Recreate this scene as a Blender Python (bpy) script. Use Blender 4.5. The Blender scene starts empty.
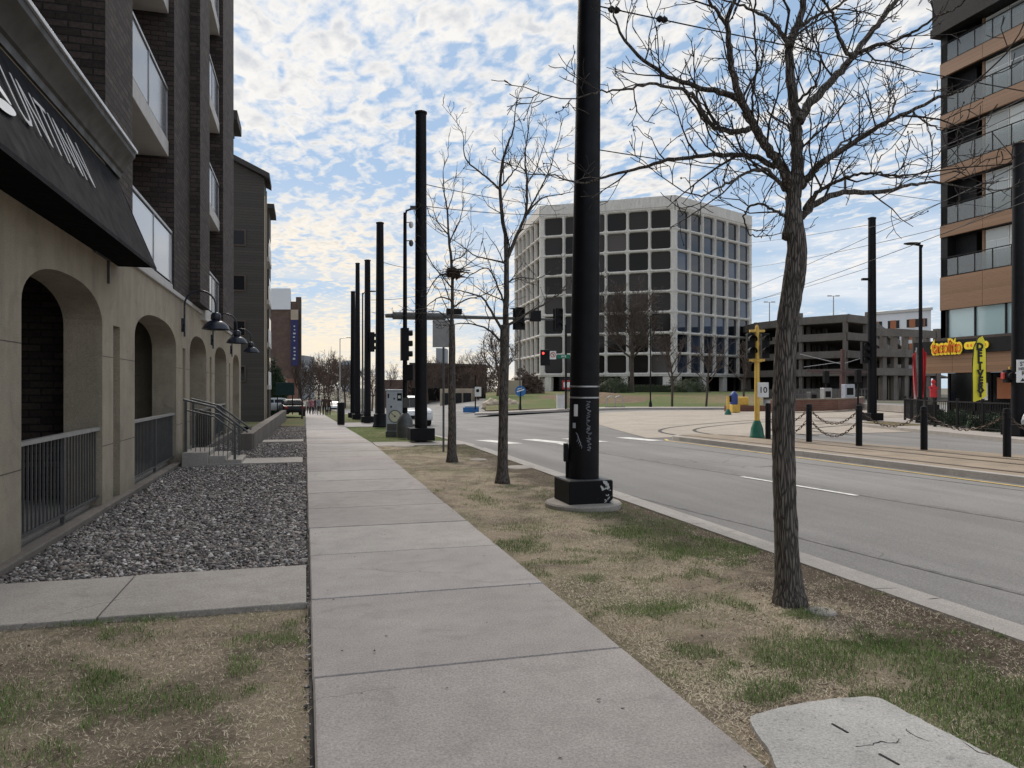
import bpy, bmesh, math, random
import numpy as np
from mathutils import Vector, Matrix, noise as mnoise
R = random.Random(7)
sc = bpy.context.scene
COL = sc.collection
PI = math.pi
# ---------------------------------------------------------------- camera model (photo -> place)
F = 750.0; CH = 1.6; YAW = math.radians(15.4); HY = 388.0
SN, CS = math.sin(YAW), math.cos(YAW)
def P(px, py, d):
    """point seen at pixel px,py at depth d metres"""
    lat = (px-512)/F*d
    return Vector((d*SN+lat*CS, d*CS-lat*SN, CH-(py-HY)/F*d))
def G(px, py, z=0.0):
    return P(px, py, (CH-z)*F/(py-HY))
def onX(px, X, z=0.0):
    """point of the vertical plane x=X in column px"""
    d = X/(SN+(px-512)/F*CS)
    return Vector((X, d*CS-(px-512)/F*d*SN, z))
def C(px, d, z=0.0):
    p = P(px, HY, d); p.z = z; return p
def sst(a, b, x):
    t = min(1, max(0, (x-a)/(b-a))); return t*t*(3-2*t)
def H(x, y):
    """the street runs downhill beyond the crossing"""
    s = -0.02*max(0.0, min(y, 130)-22.0)
    return s*(1-sst(9, 26, x))
# ---------------------------------------------------------------- materials
MATS = {}
def _nt(name):
    m = bpy.data.materials.new(name); m.use_nodes = True
    nt = m.node_tree; b = nt.nodes['Principled BSDF']
    return m, nt, b
def N(nt, t, **kw):
    n = nt.nodes.new(t)
    for k, v in kw.items():
        if k.startswith('i_'):
            n.inputs[k[2:].replace('_', ' ')].default_value = v
        else: setattr(n, k, v)
    return n
def ramp(nt, fac, stops):
    r = nt.nodes.new('ShaderNodeValToRGB')
    while len(r.color_ramp.elements) < len(stops): r.color_ramp.elements.new(0.5)
    for e, (p, c) in zip(r.color_ramp.elements, stops):
        e.position = p; e.color = (c[0], c[1], c[2], 1) if hasattr(c, '__len__') else (c, c, c, 1)
    nt.links.new(fac, r.inputs[0]); return r.outputs[0]
def mixc(nt, f, a, b, mode='MIX'):
    m = nt.nodes.new('ShaderNodeMix'); m.data_type = 'RGBA'; m.blend_type = mode
    for s, v in ((0, f), (6, a), (7, b)):
        if isinstance(v, (int, float)): m.inputs[s].default_value = v
        elif isinstance(v, tuple): m.inputs[s].default_value = (*v, 1) if len(v) == 3 else v
        else: nt.links.new(v, m.inputs[s])
    return m.outputs[2]
def math_(nt, op, a, b=None, c=None, clamp=False):
    m = nt.nodes.new('ShaderNodeMath'); m.operation = op; m.use_clamp = clamp
    for i, v in enumerate((a, b, c)):
        if v is None: continue
        if isinstance(v, (int, float)): m.inputs[i].default_value = v
        else: nt.links.new(v, m.inputs[i])
    return m.outputs[0]
def noise(nt, vec, scale, detail=4, rough=0.55, dist=0.0):
    n = nt.nodes.new('ShaderNodeTexNoise'); n.inputs['Scale'].default_value = scale
    n.inputs['Detail'].default_value = detail; n.inputs['Roughness'].default_value = rough
    n.inputs['Distortion'].default_value = dist
    if vec is not None: nt.links.new(vec, n.inputs['Vector'])
    return n.outputs[0]
def objco(nt):
    return nt.nodes.new('ShaderNodeTexCoord').outputs['Object']
def geopos(nt):
    return nt.nodes.new('ShaderNodeNewGeometry').outputs['Position']
def bump(nt, b, h, strength=0.3, dist=0.01):
    n = nt.nodes.new('ShaderNodeBump'); n.inputs['Strength'].default_value = strength
    n.inputs['Distance'].default_value = dist
    nt.links.new(h, n.inputs['Height']); nt.links.new(n.outputs[0], b.inputs['Normal'])
def wallco(nt):
    """wall coordinates (along the wall, up) in metres"""
    tc = nt.nodes.new('ShaderNodeTexCoord'); g = nt.nodes.new('ShaderNodeNewGeometry')
    s = nt.nodes.new('ShaderNodeSeparateXYZ'); nt.links.new(tc.outputs['Object'], s.inputs[0])
    q = nt.nodes.new('ShaderNodeSeparateXYZ'); nt.links.new(g.outputs['Normal'], q.inputs[0])
    f = math_(nt, 'GREATER_THAN', math_(nt, 'ABSOLUTE', q.outputs[0]), 0.6)
    u = math_(nt, 'ADD', math_(nt, 'MULTIPLY', s.outputs[1], f), math_(nt, 'MULTIPLY', s.outputs[0], math_(nt, 'SUBTRACT', 1.0, f)))
    c = nt.nodes.new('ShaderNodeCombineXYZ')
    nt.links.new(u, c.inputs[0]); nt.links.new(s.outputs[2], c.inputs[1])
    return c.outputs[0]
def mk(name, c, rough=0.6, var=0.25, scale=3.0, metal=0.0, bmp=0.0, bscale=60, spec=0.5, fine=0.0):
    """plain painted / cast surface with mottling, fine grain and bump"""
    m, nt, b = _nt(name); co = objco(nt)
    c = tuple(c)
    dark = tuple(max(0, v*(1-var)) for v in c); light = tuple(min(1, v*(1+var)) for v in c)
    n1 = noise(nt, co, scale, 6, 0.6)
    col = ramp(nt, n1, [(0.3, dark), (0.7, light)])
    if fine:
        n2 = noise(nt, co, bscale, 3, 0.7)
        col = mixc(nt, 1.0, col, ramp(nt, n2, [(0.3, 1-fine), (0.7, 1+fine)]), 'MULTIPLY')
    nt.links.new(col, b.inputs['Base Color'])
    rr = ramp(nt, noise(nt, co, scale*2.7, 4), [(0.3, max(0.02, rough-0.12)), (0.7, min(1, rough+0.12))])
    nt.links.new(rr, b.inputs['Roughness'])
    b.inputs['Metallic'].default_value = metal
    b.inputs['Specular IOR Level'].default_value = spec
    if bmp: bump(nt, b, noise(nt, co, bscale, 5, 0.65), bmp, 0.01)
    MATS[name] = m; return m
def concrete(name, c, joint=False, pit=0.5, var=0.12, flat=True, pits=False, splash=False):
    m, nt, b = _nt(name); co = geopos(nt)
    big = noise(nt, co, 0.55, 5, 0.6); mid = noise(nt, co, 4.0, 6, 0.65); fin = noise(nt, co, 75, 4, 0.85)
    col = ramp(nt, big, [(0.3, tuple(v*(1-var) for v in c)), (0.7, tuple(v*(1+var) for v in c))])
    col = mixc(nt, 1.0, col, ramp(nt, mid, [(0.25, 0.86), (0.5, 1.0), (0.75, 1.09)]), 'MULTIPLY')
    col = mixc(nt, 1.0, col, ramp(nt, fin, [(0.28, 0.55), (0.5, 1.0), (0.72, 1.4)]), 'MULTIPLY')
    # dark stains of their own shape
    st = noise(nt, co, 2.1, 3, 0.5, 1.5)
    col = mixc(nt, math_(nt, 'MULTIPLY', ramp(nt, st, [(0.60, 0.0), (0.72, 1.0)]), 0.28), col, tuple(v*0.45 for v in c))
    vo = nt.nodes.new('ShaderNodeTexVoronoi'); vo.feature = 'DISTANCE_TO_EDGE'; vo.inputs['Scale'].default_value = 0.42
    wv = nt.nodes.new('ShaderNodeVectorMath'); wv.operation = 'ADD'; wn = nt.nodes.new('ShaderNodeTexNoise'); wn.inputs['Scale'].default_value = 3.0; wn.inputs['Detail'].default_value = 5
    ws = nt.nodes.new('ShaderNodeVectorMath'); ws.operation = 'SCALE'; ws.inputs['Scale'].default_value = 0.35
    nt.links.new(co, wn.inputs['Vector']); nt.links.new(wn.outputs['Color'], ws.inputs[0]); nt.links.new(co, wv.inputs[0]); nt.links.new(ws.outputs[0], wv.inputs[1]); nt.links.new(wv.outputs[0], vo.inputs['Vector'])
    ck = math_(nt, 'MULTIPLY', math_(nt, 'LESS_THAN', vo.outputs['Distance'], 0.006 if pits else 0.0018), ramp(nt, noise(nt, co, 0.45, 2), [(0.50, 0.0), (0.55, 1.0)]))
    if flat: col = mixc(nt, math_(nt, 'MULTIPLY', ck, 0.6), col, tuple(v*0.3 for v in c))
    if pits: col = mixc(nt, ramp(nt, noise(nt, co, 34, 3, 0.5), [(0.63, 0.0), (0.67, 0.55)]), col, tuple(v*0.4 for v in c))
    if flat:
        gum = nt.nodes.new('ShaderNodeTexVoronoi'); gum.inputs['Scale'].default_value = 1.3; nt.links.new(co, gum.inputs['Vector'])
        col = mixc(nt, math_(nt, 'MULTIPLY', math_(nt, 'LESS_THAN', gum.outputs['Distance'], 0.026), 0.3), col, tuple(v*0.4 for v in c))
    else:   # rain streaks and splash dirt on upright surfaces
        mp = nt.nodes.new('ShaderNodeMapping'); nt.links.new(co, mp.inputs[0]); mp.inputs['Scale'].default_value = (1, 1, 0.12)
        col = mixc(nt, 1.0, col, ramp(nt, noise(nt, mp.outputs[0], 3.5, 5, 0.65), [(0.25, 0.82), (0.6, 1.04)]), 'MULTIPLY')
        if splash:
            q = nt.nodes.new('ShaderNodeSeparateXYZ'); nt.links.new(co, q.inputs[0])
            h = math_(nt, 'ADD', q.outputs[2], math_(nt, 'MULTIPLY', math_(nt, 'SUBTRACT', noise(nt, co, 5, 4), 0.5), 0.5))
            col = mixc(nt, ramp(nt, h, [(0.02, 0.5), (0.30, 0.0)]), col, tuple(v*0.5 for v in c))
    a = nt.nodes.new('ShaderNodeAttribute'); a.attribute_name = 'tone'
    if joint: col = mixc(nt, 1.0, col, a.outputs['Color'], 'MULTIPLY')
    nt.links.new(col, b.inputs['Base Color'])
    b.inputs['Roughness'].default_value = 0.88; b.inputs['Specular IOR Level'].default_value = 0.25
    bump(nt, b, math_(nt, 'ADD', fin, math_(nt, 'MULTIPLY', mid, 0.6)), pit, 0.004)
    MATS[name] = m; return m
def brick(name, c1, c2, mortar, bw=0.3, bh=0.1, ms=0.012, bias=0.0):
    m, nt, b = _nt(name); uv = wallco(nt)
    t = nt.nodes.new('ShaderNodeTexBrick'); nt.links.new(uv, t.inputs['Vector'])
    t.inputs['Scale'].default_value = 1.0; t.inputs['Brick Width'].default_value = bw; t.inputs['Row Height'].default_value = bh
    t.inputs['Mortar Size'].default_value = ms; t.inputs['Mortar Smooth'].default_value = 0.2; t.inputs['Bias'].default_value = bias
    t.inputs['Color1'].default_value = (*c1, 1); t.inputs['Color2'].default_value = (*c2, 1); t.inputs['Mortar'].default_value = (*mortar, 1)
    n = noise(nt, uv, 22, 5, 0.7); n2 = noise(nt, uv, 0.7, 4)
    col = mixc(nt, 1.0, t.outputs[0], ramp(nt, n, [(0.3, 0.6), (0.7, 1.35)]), 'MULTIPLY')
    col = mixc(nt, 1.0, col, ramp(nt, n2, [(0.3, 0.85), (0.7, 1.12)]), 'MULTIPLY')
    nt.links.new(col, b.inputs['Base Color']); b.inputs['Roughness'].default_value = 0.85; b.inputs['Specular IOR Level'].default_value = 0.3
    bump(nt, b, math_(nt, 'SUBTRACT', math_(nt, 'MULTIPLY', n, 0.4), t.outputs[1]), 0.7, 0.012)
    MATS[name] = m; return m
def planks(name, c1, c2, h=0.15, vertical=False, rough=0.7, gap=0.08):
    m, nt, b = _nt(name); uv = wallco(nt)
    s = nt.nodes.new('ShaderNodeSeparateXYZ'); nt.links.new(uv, s.inputs[0])
    t = math_(nt, 'DIVIDE', s.outputs[0 if vertical else 1], h)
    fr = math_(nt, 'FRACT', t); fl = math_(nt, 'FLOOR', t)
    w = nt.nodes.new('ShaderNodeTexWhiteNoise'); w.noise_dimensions = '1D'; nt.links.new(fl, w.inputs['W'])
    st = nt.nodes.new('ShaderNodeMapping'); nt.links.new(uv, st.inputs[0])
    st.inputs['Scale'].default_value = (12, 1.5, 1) if vertical else (1.5, 12, 1)
    g = noise(nt, st.outputs[0], 3, 5, 0.65)
    f = math_(nt, 'ADD', math_(nt, 'MULTIPLY', w.outputs[0], 0.5), math_(nt, 'MULTIPLY', g, 0.5))
    col = ramp(nt, f, [(0.2, c1), (0.8, c2)])
    gapf = math_(nt, 'LESS_THAN', fr, gap)
    col = mixc(nt, gapf, col, tuple(v*0.35 for v in c1))
    nt.links.new(col, b.inputs['Base Color']); b.inputs['Roughness'].default_value = rough
    bump(nt, b, fr, 0.6, 0.02)
    MATS[name] = m; return m
def glass(name, c, rough=0.05, ior=1.5, spec=0.5, wob=0.0, metal=0.0):
    m, nt, b = _nt(name); co = objco(nt)
    oi = nt.nodes.new('ShaderNodeObjectInfo')
    v = ramp(nt, oi.outputs['Random'], [(0.0, 0.35), (0.6, 1.2), (0.85, 2.2), (1.0, 4.5)])
    nt.links.new(mixc(nt, 1.0, tuple(c), v, 'MULTIPLY'), b.inputs['Base Color'])
    b.inputs['Roughness'].default_value = rough; b.inputs['IOR'].default_value = ior
    b.inputs['Specular IOR Level'].default_value = spec; b.inputs['Metallic'].default_value = metal
    if wob: bump(nt, b, noise(nt, co, 0.8, 2), wob, 0.05)
    MATS[name] = m; return m
# ---------------------------------------------------------------- mesh builder
class MB:
    def __init__(s): s.v = []; s.f = []; s.mi = []; s.cur = 0
    def add(s, vs, fs):
        o = len(s.v); s.v.extend(tuple(x) for x in vs)
        for f in fs: s.f.append(tuple(i+o for i in f)); s.mi.append(s.cur)
        return s
    def quad(s, a, b, c, d): return s.add([a, b, c, d], [(0, 1, 2, 3)])
    def box(s, a, b, bev=0.0):
        x0, y0, z0 = (min(a[i], b[i]) for i in range(3)); x1, y1, z1 = (max(a[i], b[i]) for i in range(3))
        if not bev:
            return s.add([(x0,y0,z0),(x1,y0,z0),(x1,y1,z0),(x0,y1,z0),(x0,y0,z1),(x1,y0,z1),(x1,y1,z1),(x0,y1,z1)],
                         [(0,3,2,1),(4,5,6,7),(0,1,5,4),(1,2,6,5),(2,3,7,6),(3,0,4,7)])
        e = min(bev, (x1-x0)/2.01, (y1-y0)/2.01, (z1-z0)/2.01)
        bm = bmesh.new(); bmesh.ops.create_cube(bm, size=1.0)
        for v in bm.verts: v.co = Vector(((x0+x1)/2+v.co.x*(x1-x0), (y0+y1)/2+v.co.y*(y1-y0), (z0+z1)/2+v.co.z*(z1-z0)))
        bmesh.ops.bevel(bm, geom=bm.edges[:], offset=e, segments=2, affect='EDGES', profile=0.5)
        return s.bm(bm)
    def bm(s, bm, M=None):
        bm.verts.ensure_lookup_table(); bm.verts.index_update()
        vs = [(M @ v.co) if M else v.co.copy() for v in bm.verts]
        s.add(vs, [[v.index for v in f.verts] for f in bm.faces]); bm.free(); return s
    def obox(s, c, ax, hx, ay, hy, az, hz):
        """box from centre, three axes and half sizes"""
        c = Vector(c); X = Vector(ax).normalized()*hx; Y = Vector(ay).normalized()*hy; Z = Vector(az).normalized()*hz
        vs = [c+X*i+Y*j+Z*k for k in (-1, 1) for (i, j) in ((-1,-1),(1,-1),(1,1),(-1,1))]
        return s.add(vs, [(0,3,2,1),(4,5,6,7),(0,1,5,4),(1,2,6,5),(2,3,7,6),(3,0,4,7)])
    def bar(s, a, b, w, h=None, up=(0, 0, 1)):
        a, b = Vector(a), Vector(b); d = b-a; u = Vector(up)
        if abs(d.normalized().dot(u)) > 0.98: u = Vector((1, 0, 0))
        x = d.cross(u).normalized(); z = x.cross(d).normalized()
        return s.obox((a+b)/2, d, d.length/2, x, w/2, z, (h or w)/2)
    def tube(s, pts, rads, k=8, caps=True, rough=0.0, seed=0):
        pts = [Vector(p) for p in pts]; n = len(pts)
        if not hasattr(rads, '__len__'): rads = [rads]*n
        t0 = (pts[1]-pts[0]).normalized()
        u = t0.cross(Vector((0, 0, 1)) if abs(t0.z) < 0.9 else Vector((1, 0, 0))).normalized()
        vs = []
        for i in range(n):
            t = (pts[min(i+1, n-1)]-pts[max(i-1, 0)])
            if t.length < 1e-9: t = t0
            t = t.normalized(); u = (u-t*u.dot(t))
            if u.length < 1e-6: u = t.orthogonal()
            u.normalize(); w = t.cross(u)
            for j in range(k):
                a = 2*PI*j/k; r = rads[i]
                if rough:
                    r *= 1+rough*mnoise.noise(Vector((math.cos(a)*4+seed, math.sin(a)*4, i*0.35)))+0.4*rough*mnoise.noise(Vector((math.cos(a)*9+seed, math.sin(a)*9, i*0.6)))
                vs.append(pts[i]+u*(math.cos(a)*r)+w*(math.sin(a)*r))
        fs = [(i*k+j, i*k+(j+1) % k, (i+1)*k+(j+1) % k, (i+1)*k+j) for i in range(n-1) for j in range(k)]
        if caps: fs += [tuple(range(k-1, -1, -1)), tuple((n-1)*k+j for j in range(k))]
        return s.add(vs, fs)
    def lathe(s, prof, k=24, c=(0, 0, 0), axis='z'):
        vs = []
        for (r, z) in prof:
            for j in range(k):
                a = 2*PI*j/k; x, y = r*math.cos(a), r*math.sin(a)
                vs.append((c[0]+x, c[1]+y, c[2]+z) if axis == 'z' else ((c[0]+z, c[1]+x, c[2]+y) if axis == 'x' else (c[0]+x, c[1]+z, c[2]+y)))
        n = len(prof)
        fs = [(i*k+j, i*k+(j+1) % k, (i+1)*k+(j+1) % k, (i+1)*k+j) for i in range(n-1) for j in range(k)]
        fs += [tuple(range(k-1, -1, -1)), tuple((n-1)*k+j for j in range(k))]
        return s.add(vs, fs)
    def prism(s, poly, z0, z1):
        n = len(poly)
        zf0 = z0 if callable(z0) else (lambda x, y: z0); zf1 = z1 if callable(z1) else (lambda x, y: z1)
        ar = sum(poly[i][0]*poly[(i+1) % n][1]-poly[(i+1) % n][0]*poly[i][1] for i in range(n))
        if ar < 0: poly = poly[::-1]
        vs = [(p[0], p[1], zf0(p[0], p[1])) for p in poly]+[(p[0], p[1], zf1(p[0], p[1])) for p in poly]
        return s.add(vs, [tuple(range(n-1, -1, -1)), tuple(range(n, 2*n))]+[(i, (i+1) % n, n+(i+1) % n, n+i) for i in range(n)])
    def ball(s, c, r, sub=2, sq=(1, 1, 1), jit=0.0):
        bm = bmesh.new(); bmesh.ops.create_icosphere(bm, subdivisions=sub, radius=1.0)
        for v in bm.verts:
            k = 1+jit*mnoise.noise(v.co*2.3+Vector(c))
            v.co = Vector((c[0]+v.co.x*r*sq[0]*k, c[1]+v.co.y*r*sq[1]*k, c[2]+v.co.z*r*sq[2]*k))
        return s.bm(bm)
    def build(s, name, mat, parent=None, smooth=False, mats=None):
        me = bpy.data.meshes.new(name)
        off = wloc(parent) if parent else Vector((0, 0, 0))
        vs = [(v[0]-off.x, v[1]-off.y, v[2]-off.z) for v in s.v] if parent else s.v
        me.from_pydata(vs, [], s.f)
        for m in (mats or [mat]): me.materials.append(MATS[m] if isinstance(m, str) else m)
        if mats: me.polygons.foreach_set('material_index', s.mi)
        if smooth: me.polygons.foreach_set('use_smooth', [True]*len(me.polygons))
        me.update()
        o = bpy.data.objects.new(name, me); COL.objects.link(o)
        if parent: o.parent = parent
        return o
def wloc(o):
    v = Vector((0, 0, 0))
    while o: v += o.location; o = o.parent
    return v
def autosmooth(o, ang=40):
    me = o.data; me.polygons.foreach_set('use_smooth', [True]*len(me.polygons))
    me.set_sharp_from_angle(angle=math.radians(ang)); return o
def tag(o, label=None, cat=None, group=None, kind=None):
    if label: o['label'] = label
    if cat: o['category'] = cat
    if group: o['group'] = group
    if kind: o['kind'] = kind
    return o
def thing(name, label, cat, loc, group=None, rz=0.0):
    o = bpy.data.objects.new(name, None); COL.objects.link(o); o.location = Vector(loc); o.rotation_euler = (0, 0, rz)
    o.empty_display_size = 0.1
    return tag(o, label, cat, group)
class LP:
    """builds parts in the thing's own local coordinates"""
    pass
def part(name, mb, mat, root, smooth=None, loc=None, mats=None):
    """mesh given in LOCAL coordinates of root"""
    me = bpy.data.meshes.new(name); me.from_pydata(mb.v, [], mb.f)
    for m in (mats or [mat]): me.materials.append(MATS[m] if isinstance(m, str) else m)
    if mats: me.polygons.foreach_set('material_index', mb.mi)
    o = bpy.data.objects.new(name, me); COL.objects.link(o); o.parent = root
    if loc: o.location = loc
    if smooth: autosmooth(o, smooth)
    return o
def kids(o): return [c for c in bpy.data.objects if c.parent == o]
def copy_tree(o, parent=None):
    c = o.copy(); COL.objects.link(c)
    if parent: c.parent = parent
    for ch in kids(o): copy_tree(ch, c)
    return c
def dup(o, loc, rz=None, label=None, scale=None, group=None):
    c = copy_tree(o); c.location = Vector(loc)
    if rz is not None: c.rotation_euler = (0, 0, rz)
    if label: c['label'] = label
    if group: c['group'] = group
    if scale: c.scale = (scale,)*3 if isinstance(scale, (int, float)) else scale
    return c
def structure(name, mb, mat, smooth=False, **k):
    o = mb.build(name, mat, None, smooth, **k); o['kind'] = 'structure'; return o
def text_mb(body, size, extrude=0.004, bold=0.0, bevel=0.0, align='CENTER', spacing=1.0):
    cu = bpy.data.curves.new('lettering', 'FONT'); cu.body = body; cu.size = size; cu.extrude = extrude
    cu.offset = bold; cu.align_x = align; cu.align_y = 'CENTER'; cu.space_character = spacing; cu.resolution_u = 3
    o = bpy.data.objects.new('lettering', cu); COL.objects.link(o)
    dg = bpy.context.evaluated_depsgraph_get(); dg.update()
    me = bpy.data.meshes.new_from_object(o.evaluated_get(dg))
    mb = MB(); mb.add([v.co.copy() for v in me.vertices], [tuple(p.vertices) for p in me.polygons])
    bpy.data.objects.remove(o); bpy.data.curves.remove(cu); bpy.data.meshes.remove(me)
    return mb
def xf(mb, M):
    mb.v = [tuple(M @ Vector(v)) for v in mb.v]; return mb
def frame(o, x, y):
    """matrix with local x,y axes given, z = x cross y"""
    x = Vector(x).normalized(); y = Vector(y); y = (y-x*y.dot(x)).normalized(); z = x.cross(y)
    M = Matrix((x, y, z)).transposed().to_4x4(); M.translation = Vector(o); return M
def spline(pts, n=6):
    """Catmull-Rom through points"""
    pts = [Vector(p) for p in pts]; out = []
    for i in range(len(pts)-1):
        p0 = pts[max(i-1, 0)]; p1 = pts[i]; p2 = pts[i+1]; p3 = pts[min(i+2, len(pts)-1)]
        for j in range(n):
            t = j/n
            out.append(0.5*((2*p1)+(p2-p0)*t+(2*p0-5*p1+4*p2-p3)*t*t+(3*p1-p0-3*p2+p3)*t**3))
    out.append(pts[-1]); return out
# ================================================================ world, sun, camera
def make_world():
    w = bpy.data.worlds.new('World'); sc.world = w; w.use_nodes = True
    nt = w.node_tree; nt.nodes.clear()
    out = nt.nodes.new('ShaderNodeOutputWorld'); bg = nt.nodes.new('ShaderNodeBackground')
    sky = nt.nodes.new('ShaderNodeTexSky'); sky.sky_type = 'NISHITA'; sky.sun_disc = False
    sky.sun_elevation = math.radians(SUN_EL); sky.sun_rotation = math.radians(SUN_AZ)
    sky.altitude = 250; sky.air_density = 1.0; sky.dust_density = 1.2; sky.ozone_density = 1.5
    tc = nt.nodes.new('ShaderNodeTexCoord'); s = nt.nodes.new('ShaderNodeSeparateXYZ')
    nt.links.new(tc.outputs['Generated'], s.inputs[0])
    z = math_(nt, 'MAXIMUM', s.outputs[2], 0.0)
    den = math_(nt, 'ADD', z, 0.055)
    c = nt.nodes.new('ShaderNodeCombineXYZ')
    nt.links.new(math_(nt, 'DIVIDE', s.outputs[0], den), c.inputs[0]); nt.links.new(math_(nt, 'DIVIDE', s.outputs[1], den), c.inputs[1])
    mp = nt.nodes.new('ShaderNodeMapping'); nt.links.new(c.outputs[0], mp.inputs[0])
    mp.inputs['Rotation'].default_value = (0, 0, math.radians(35)); mp.inputs['Scale'].default_value = (1.0, 0.62, 1); mp.inputs['Location'].default_value = (3.1, 1.7, 0.4)
    V = mp.outputs[0]
    def dens_at(off):
        m_ = nt.nodes.new('ShaderNodeMapping'); nt.links.new(V, m_.inputs[0]); m_.inputs['Location'].default_value = off
        w_ = m_.outputs[0]
        big = noise(nt, w_, 1.3, 4, 0.55, 0.3)        # where the sheet thins
        cell = noise(nt, w_, 13.0, 2, 0.45, 0.6)      # mackerel cells
        fine = noise(nt, w_, 34.0, 5, 0.62, 0.4)
        return math_(nt, 'ADD', math_(nt, 'MULTIPLY', big, 0.66), math_(nt, 'ADD', math_(nt, 'MULTIPLY', cell, 0.74), math_(nt, 'MULTIPLY', fine, 0.34)))
    thin = math_(nt, 'MULTIPLY', ramp(nt, z, [(0.10, 0.9), (0.27, 0.8), (0.40, 0.25)]), 0.085)
    dr = nt.nodes.new('ShaderNodeVectorMath'); dr.operation = 'DOT_PRODUCT'; nt.links.new(tc.outputs['Generated'], dr.inputs[0]); dr.inputs[1].default_value = (0.66, 0.75, 0.0)
    clear = math_(nt, 'MULTIPLY', ramp(nt, dr.outputs['Value'], [(0.84, 0.0), (0.95, 1.0)]), ramp(nt, z, [(0.06, 1.0), (0.20, 1.0), (0.30, 0.0)]))
    thin = math_(nt, 'ADD', thin, math_(nt, 'MULTIPLY', clear, 0.13))
    dens = math_(nt, 'SUBTRACT', dens_at((0, 0, 0)), thin)
    dens2 = math_(nt, 'SUBTRACT', dens_at((0.035, -0.045, 0)), thin)
    mask = ramp(nt, dens, [(0.715, 0.0), (0.795, 0.45), (0.90, 1.0)])
    core = math_(nt, 'MULTIPLY', math_(nt, 'MULTIPLY_ADD', math_(nt, 'SUBTRACT', dens, dens2), 3.0, 0.16, clamp=True), ramp(nt, dens, [(0.80, 0.0), (0.98, 1.0)]))
    # warm light low in the sky towards the sun
    sd = Vector((math.sin(math.radians(SUN_AZ)), math.cos(math.radians(SUN_AZ)), 0))
    dt = nt.nodes.new('ShaderNodeVectorMath'); dt.operation = 'DOT_PRODUCT'
    nt.links.new(tc.outputs['Generated'], dt.inputs[0]); dt.inputs[1].default_value = (-0.10, 0.99, 0.0)
    toward = math_(nt, 'POWER', math_(nt, 'MAXIMUM', dt.outputs['Value'], 0.0), 6.0)
    low = ramp(nt, z, [(0.0, 1.0), (0.12, 0.75), (0.32, 0.0)])
    warm = math_(nt, 'MULTIPLY', toward, low, clamp=True)
    K = CLOUD
    white = (8.8*K, 8.6*K, 8.3*K); grey = (6.1*K, 6.3*K, 6.7*K)
    cl = mixc(nt, core, white, grey)
    # cloud undersides brighten / vary
    cl = mixc(nt, math_(nt, 'MULTIPLY', warm, 0.8), cl, (9.8*K, 8.2*K, 5.7*K))
    skyc = mixc(nt, 1.0, sky.outputs[0], (SKYK, SKYK, SKYK*1.05), 'MULTIPLY')
    skyc = mixc(nt, 0.75, skyc, (2.9*K, 4.6*K, 6.9*K))
    skyc = mixc(nt, math_(nt, 'MULTIPLY', ramp(nt, z, [(0.0, 0.75), (0.30, 0.15)]), 1.0), skyc, (6.0*K, 7.0*K, 8.0*K))
    col = mixc(nt, mask, skyc, cl)
    # long low bars of cloud close to the horizon
    m2 = nt.nodes.new('ShaderNodeMapping'); nt.links.new(tc.outputs['Generated'], m2.inputs[0]); m2.inputs['Scale'].default_value = (2.2, 2.2, 16)
    bar = noise(nt, m2.outputs[0], 1.6, 5, 0.55, 0.3)
    barm = math_(nt, 'MULTIPLY', ramp(nt, bar, [(0.42, 0.0), (0.6, 1.0)]), ramp(nt, z, [(0.02, 0.9), (0.10, 0.75), (0.26, 0.0)]))
    barc = mixc(nt, warm, (8.4*K, 8.6*K, 9.0*K), (9.6*K, 8.1*K, 5.8*K))
    col = mixc(nt, barm, col, barc)
    nt.links.new(col, bg.inputs[0]); bg.inputs[1].default_value = 0.1
    nt.links.new(bg.outputs[0], out.inputs[0])
    try: w.cycles.sampling_method = 'MANUAL'; w.cycles.sample_map_resolution = 512
    except Exception: pass
SUN_EL = 44.0; SUN_AZ = -12.0; CLOUD = 0.63; SKYK = 0.6
make_world()
su = bpy.data.lights.new('sun', 'SUN'); su.energy = 2.0; su.angle = math.radians(40); su.color = (1.0, 0.92, 0.82)
so = bpy.data.objects.new('sun', su); COL.objects.link(so)
_sd = Vector((math.sin(math.radians(SUN_AZ))*math.cos(math.radians(SUN_EL)), math.cos(math.radians(SUN_AZ))*math.cos(math.radians(SUN_EL)), math.sin(math.radians(SUN_EL))))
so.rotation_euler = _sd.to_track_quat('Z', 'Y').to_euler(); so.location = (0, 0, 60)
cam = bpy.data.cameras.new('camera'); co_ = bpy.data.objects.new('camera', cam); COL.objects.link(co_)
co_.location = (0, 0, CH); co_.rotation_euler = (PI/2, 0, -YAW)
cam.sensor_width = 36; cam.lens = 36*F/1024; cam.shift_y = (HY-384)/1024; cam.clip_end = 6000; cam.clip_start = 0.05
sc.camera = co_
sc.view_settings.view_transform = 'Standard'; sc.view_settings.look = 'None'; sc.view_settings.exposure = 0.80; sc.view_settings.gamma = 1
sc.render.engine = 'CYCLES'; sc.cycles.use_denoising = True
sc.cycles.max_bounces = 6; sc.cycles.transparent_max_bounces = 6
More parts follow.
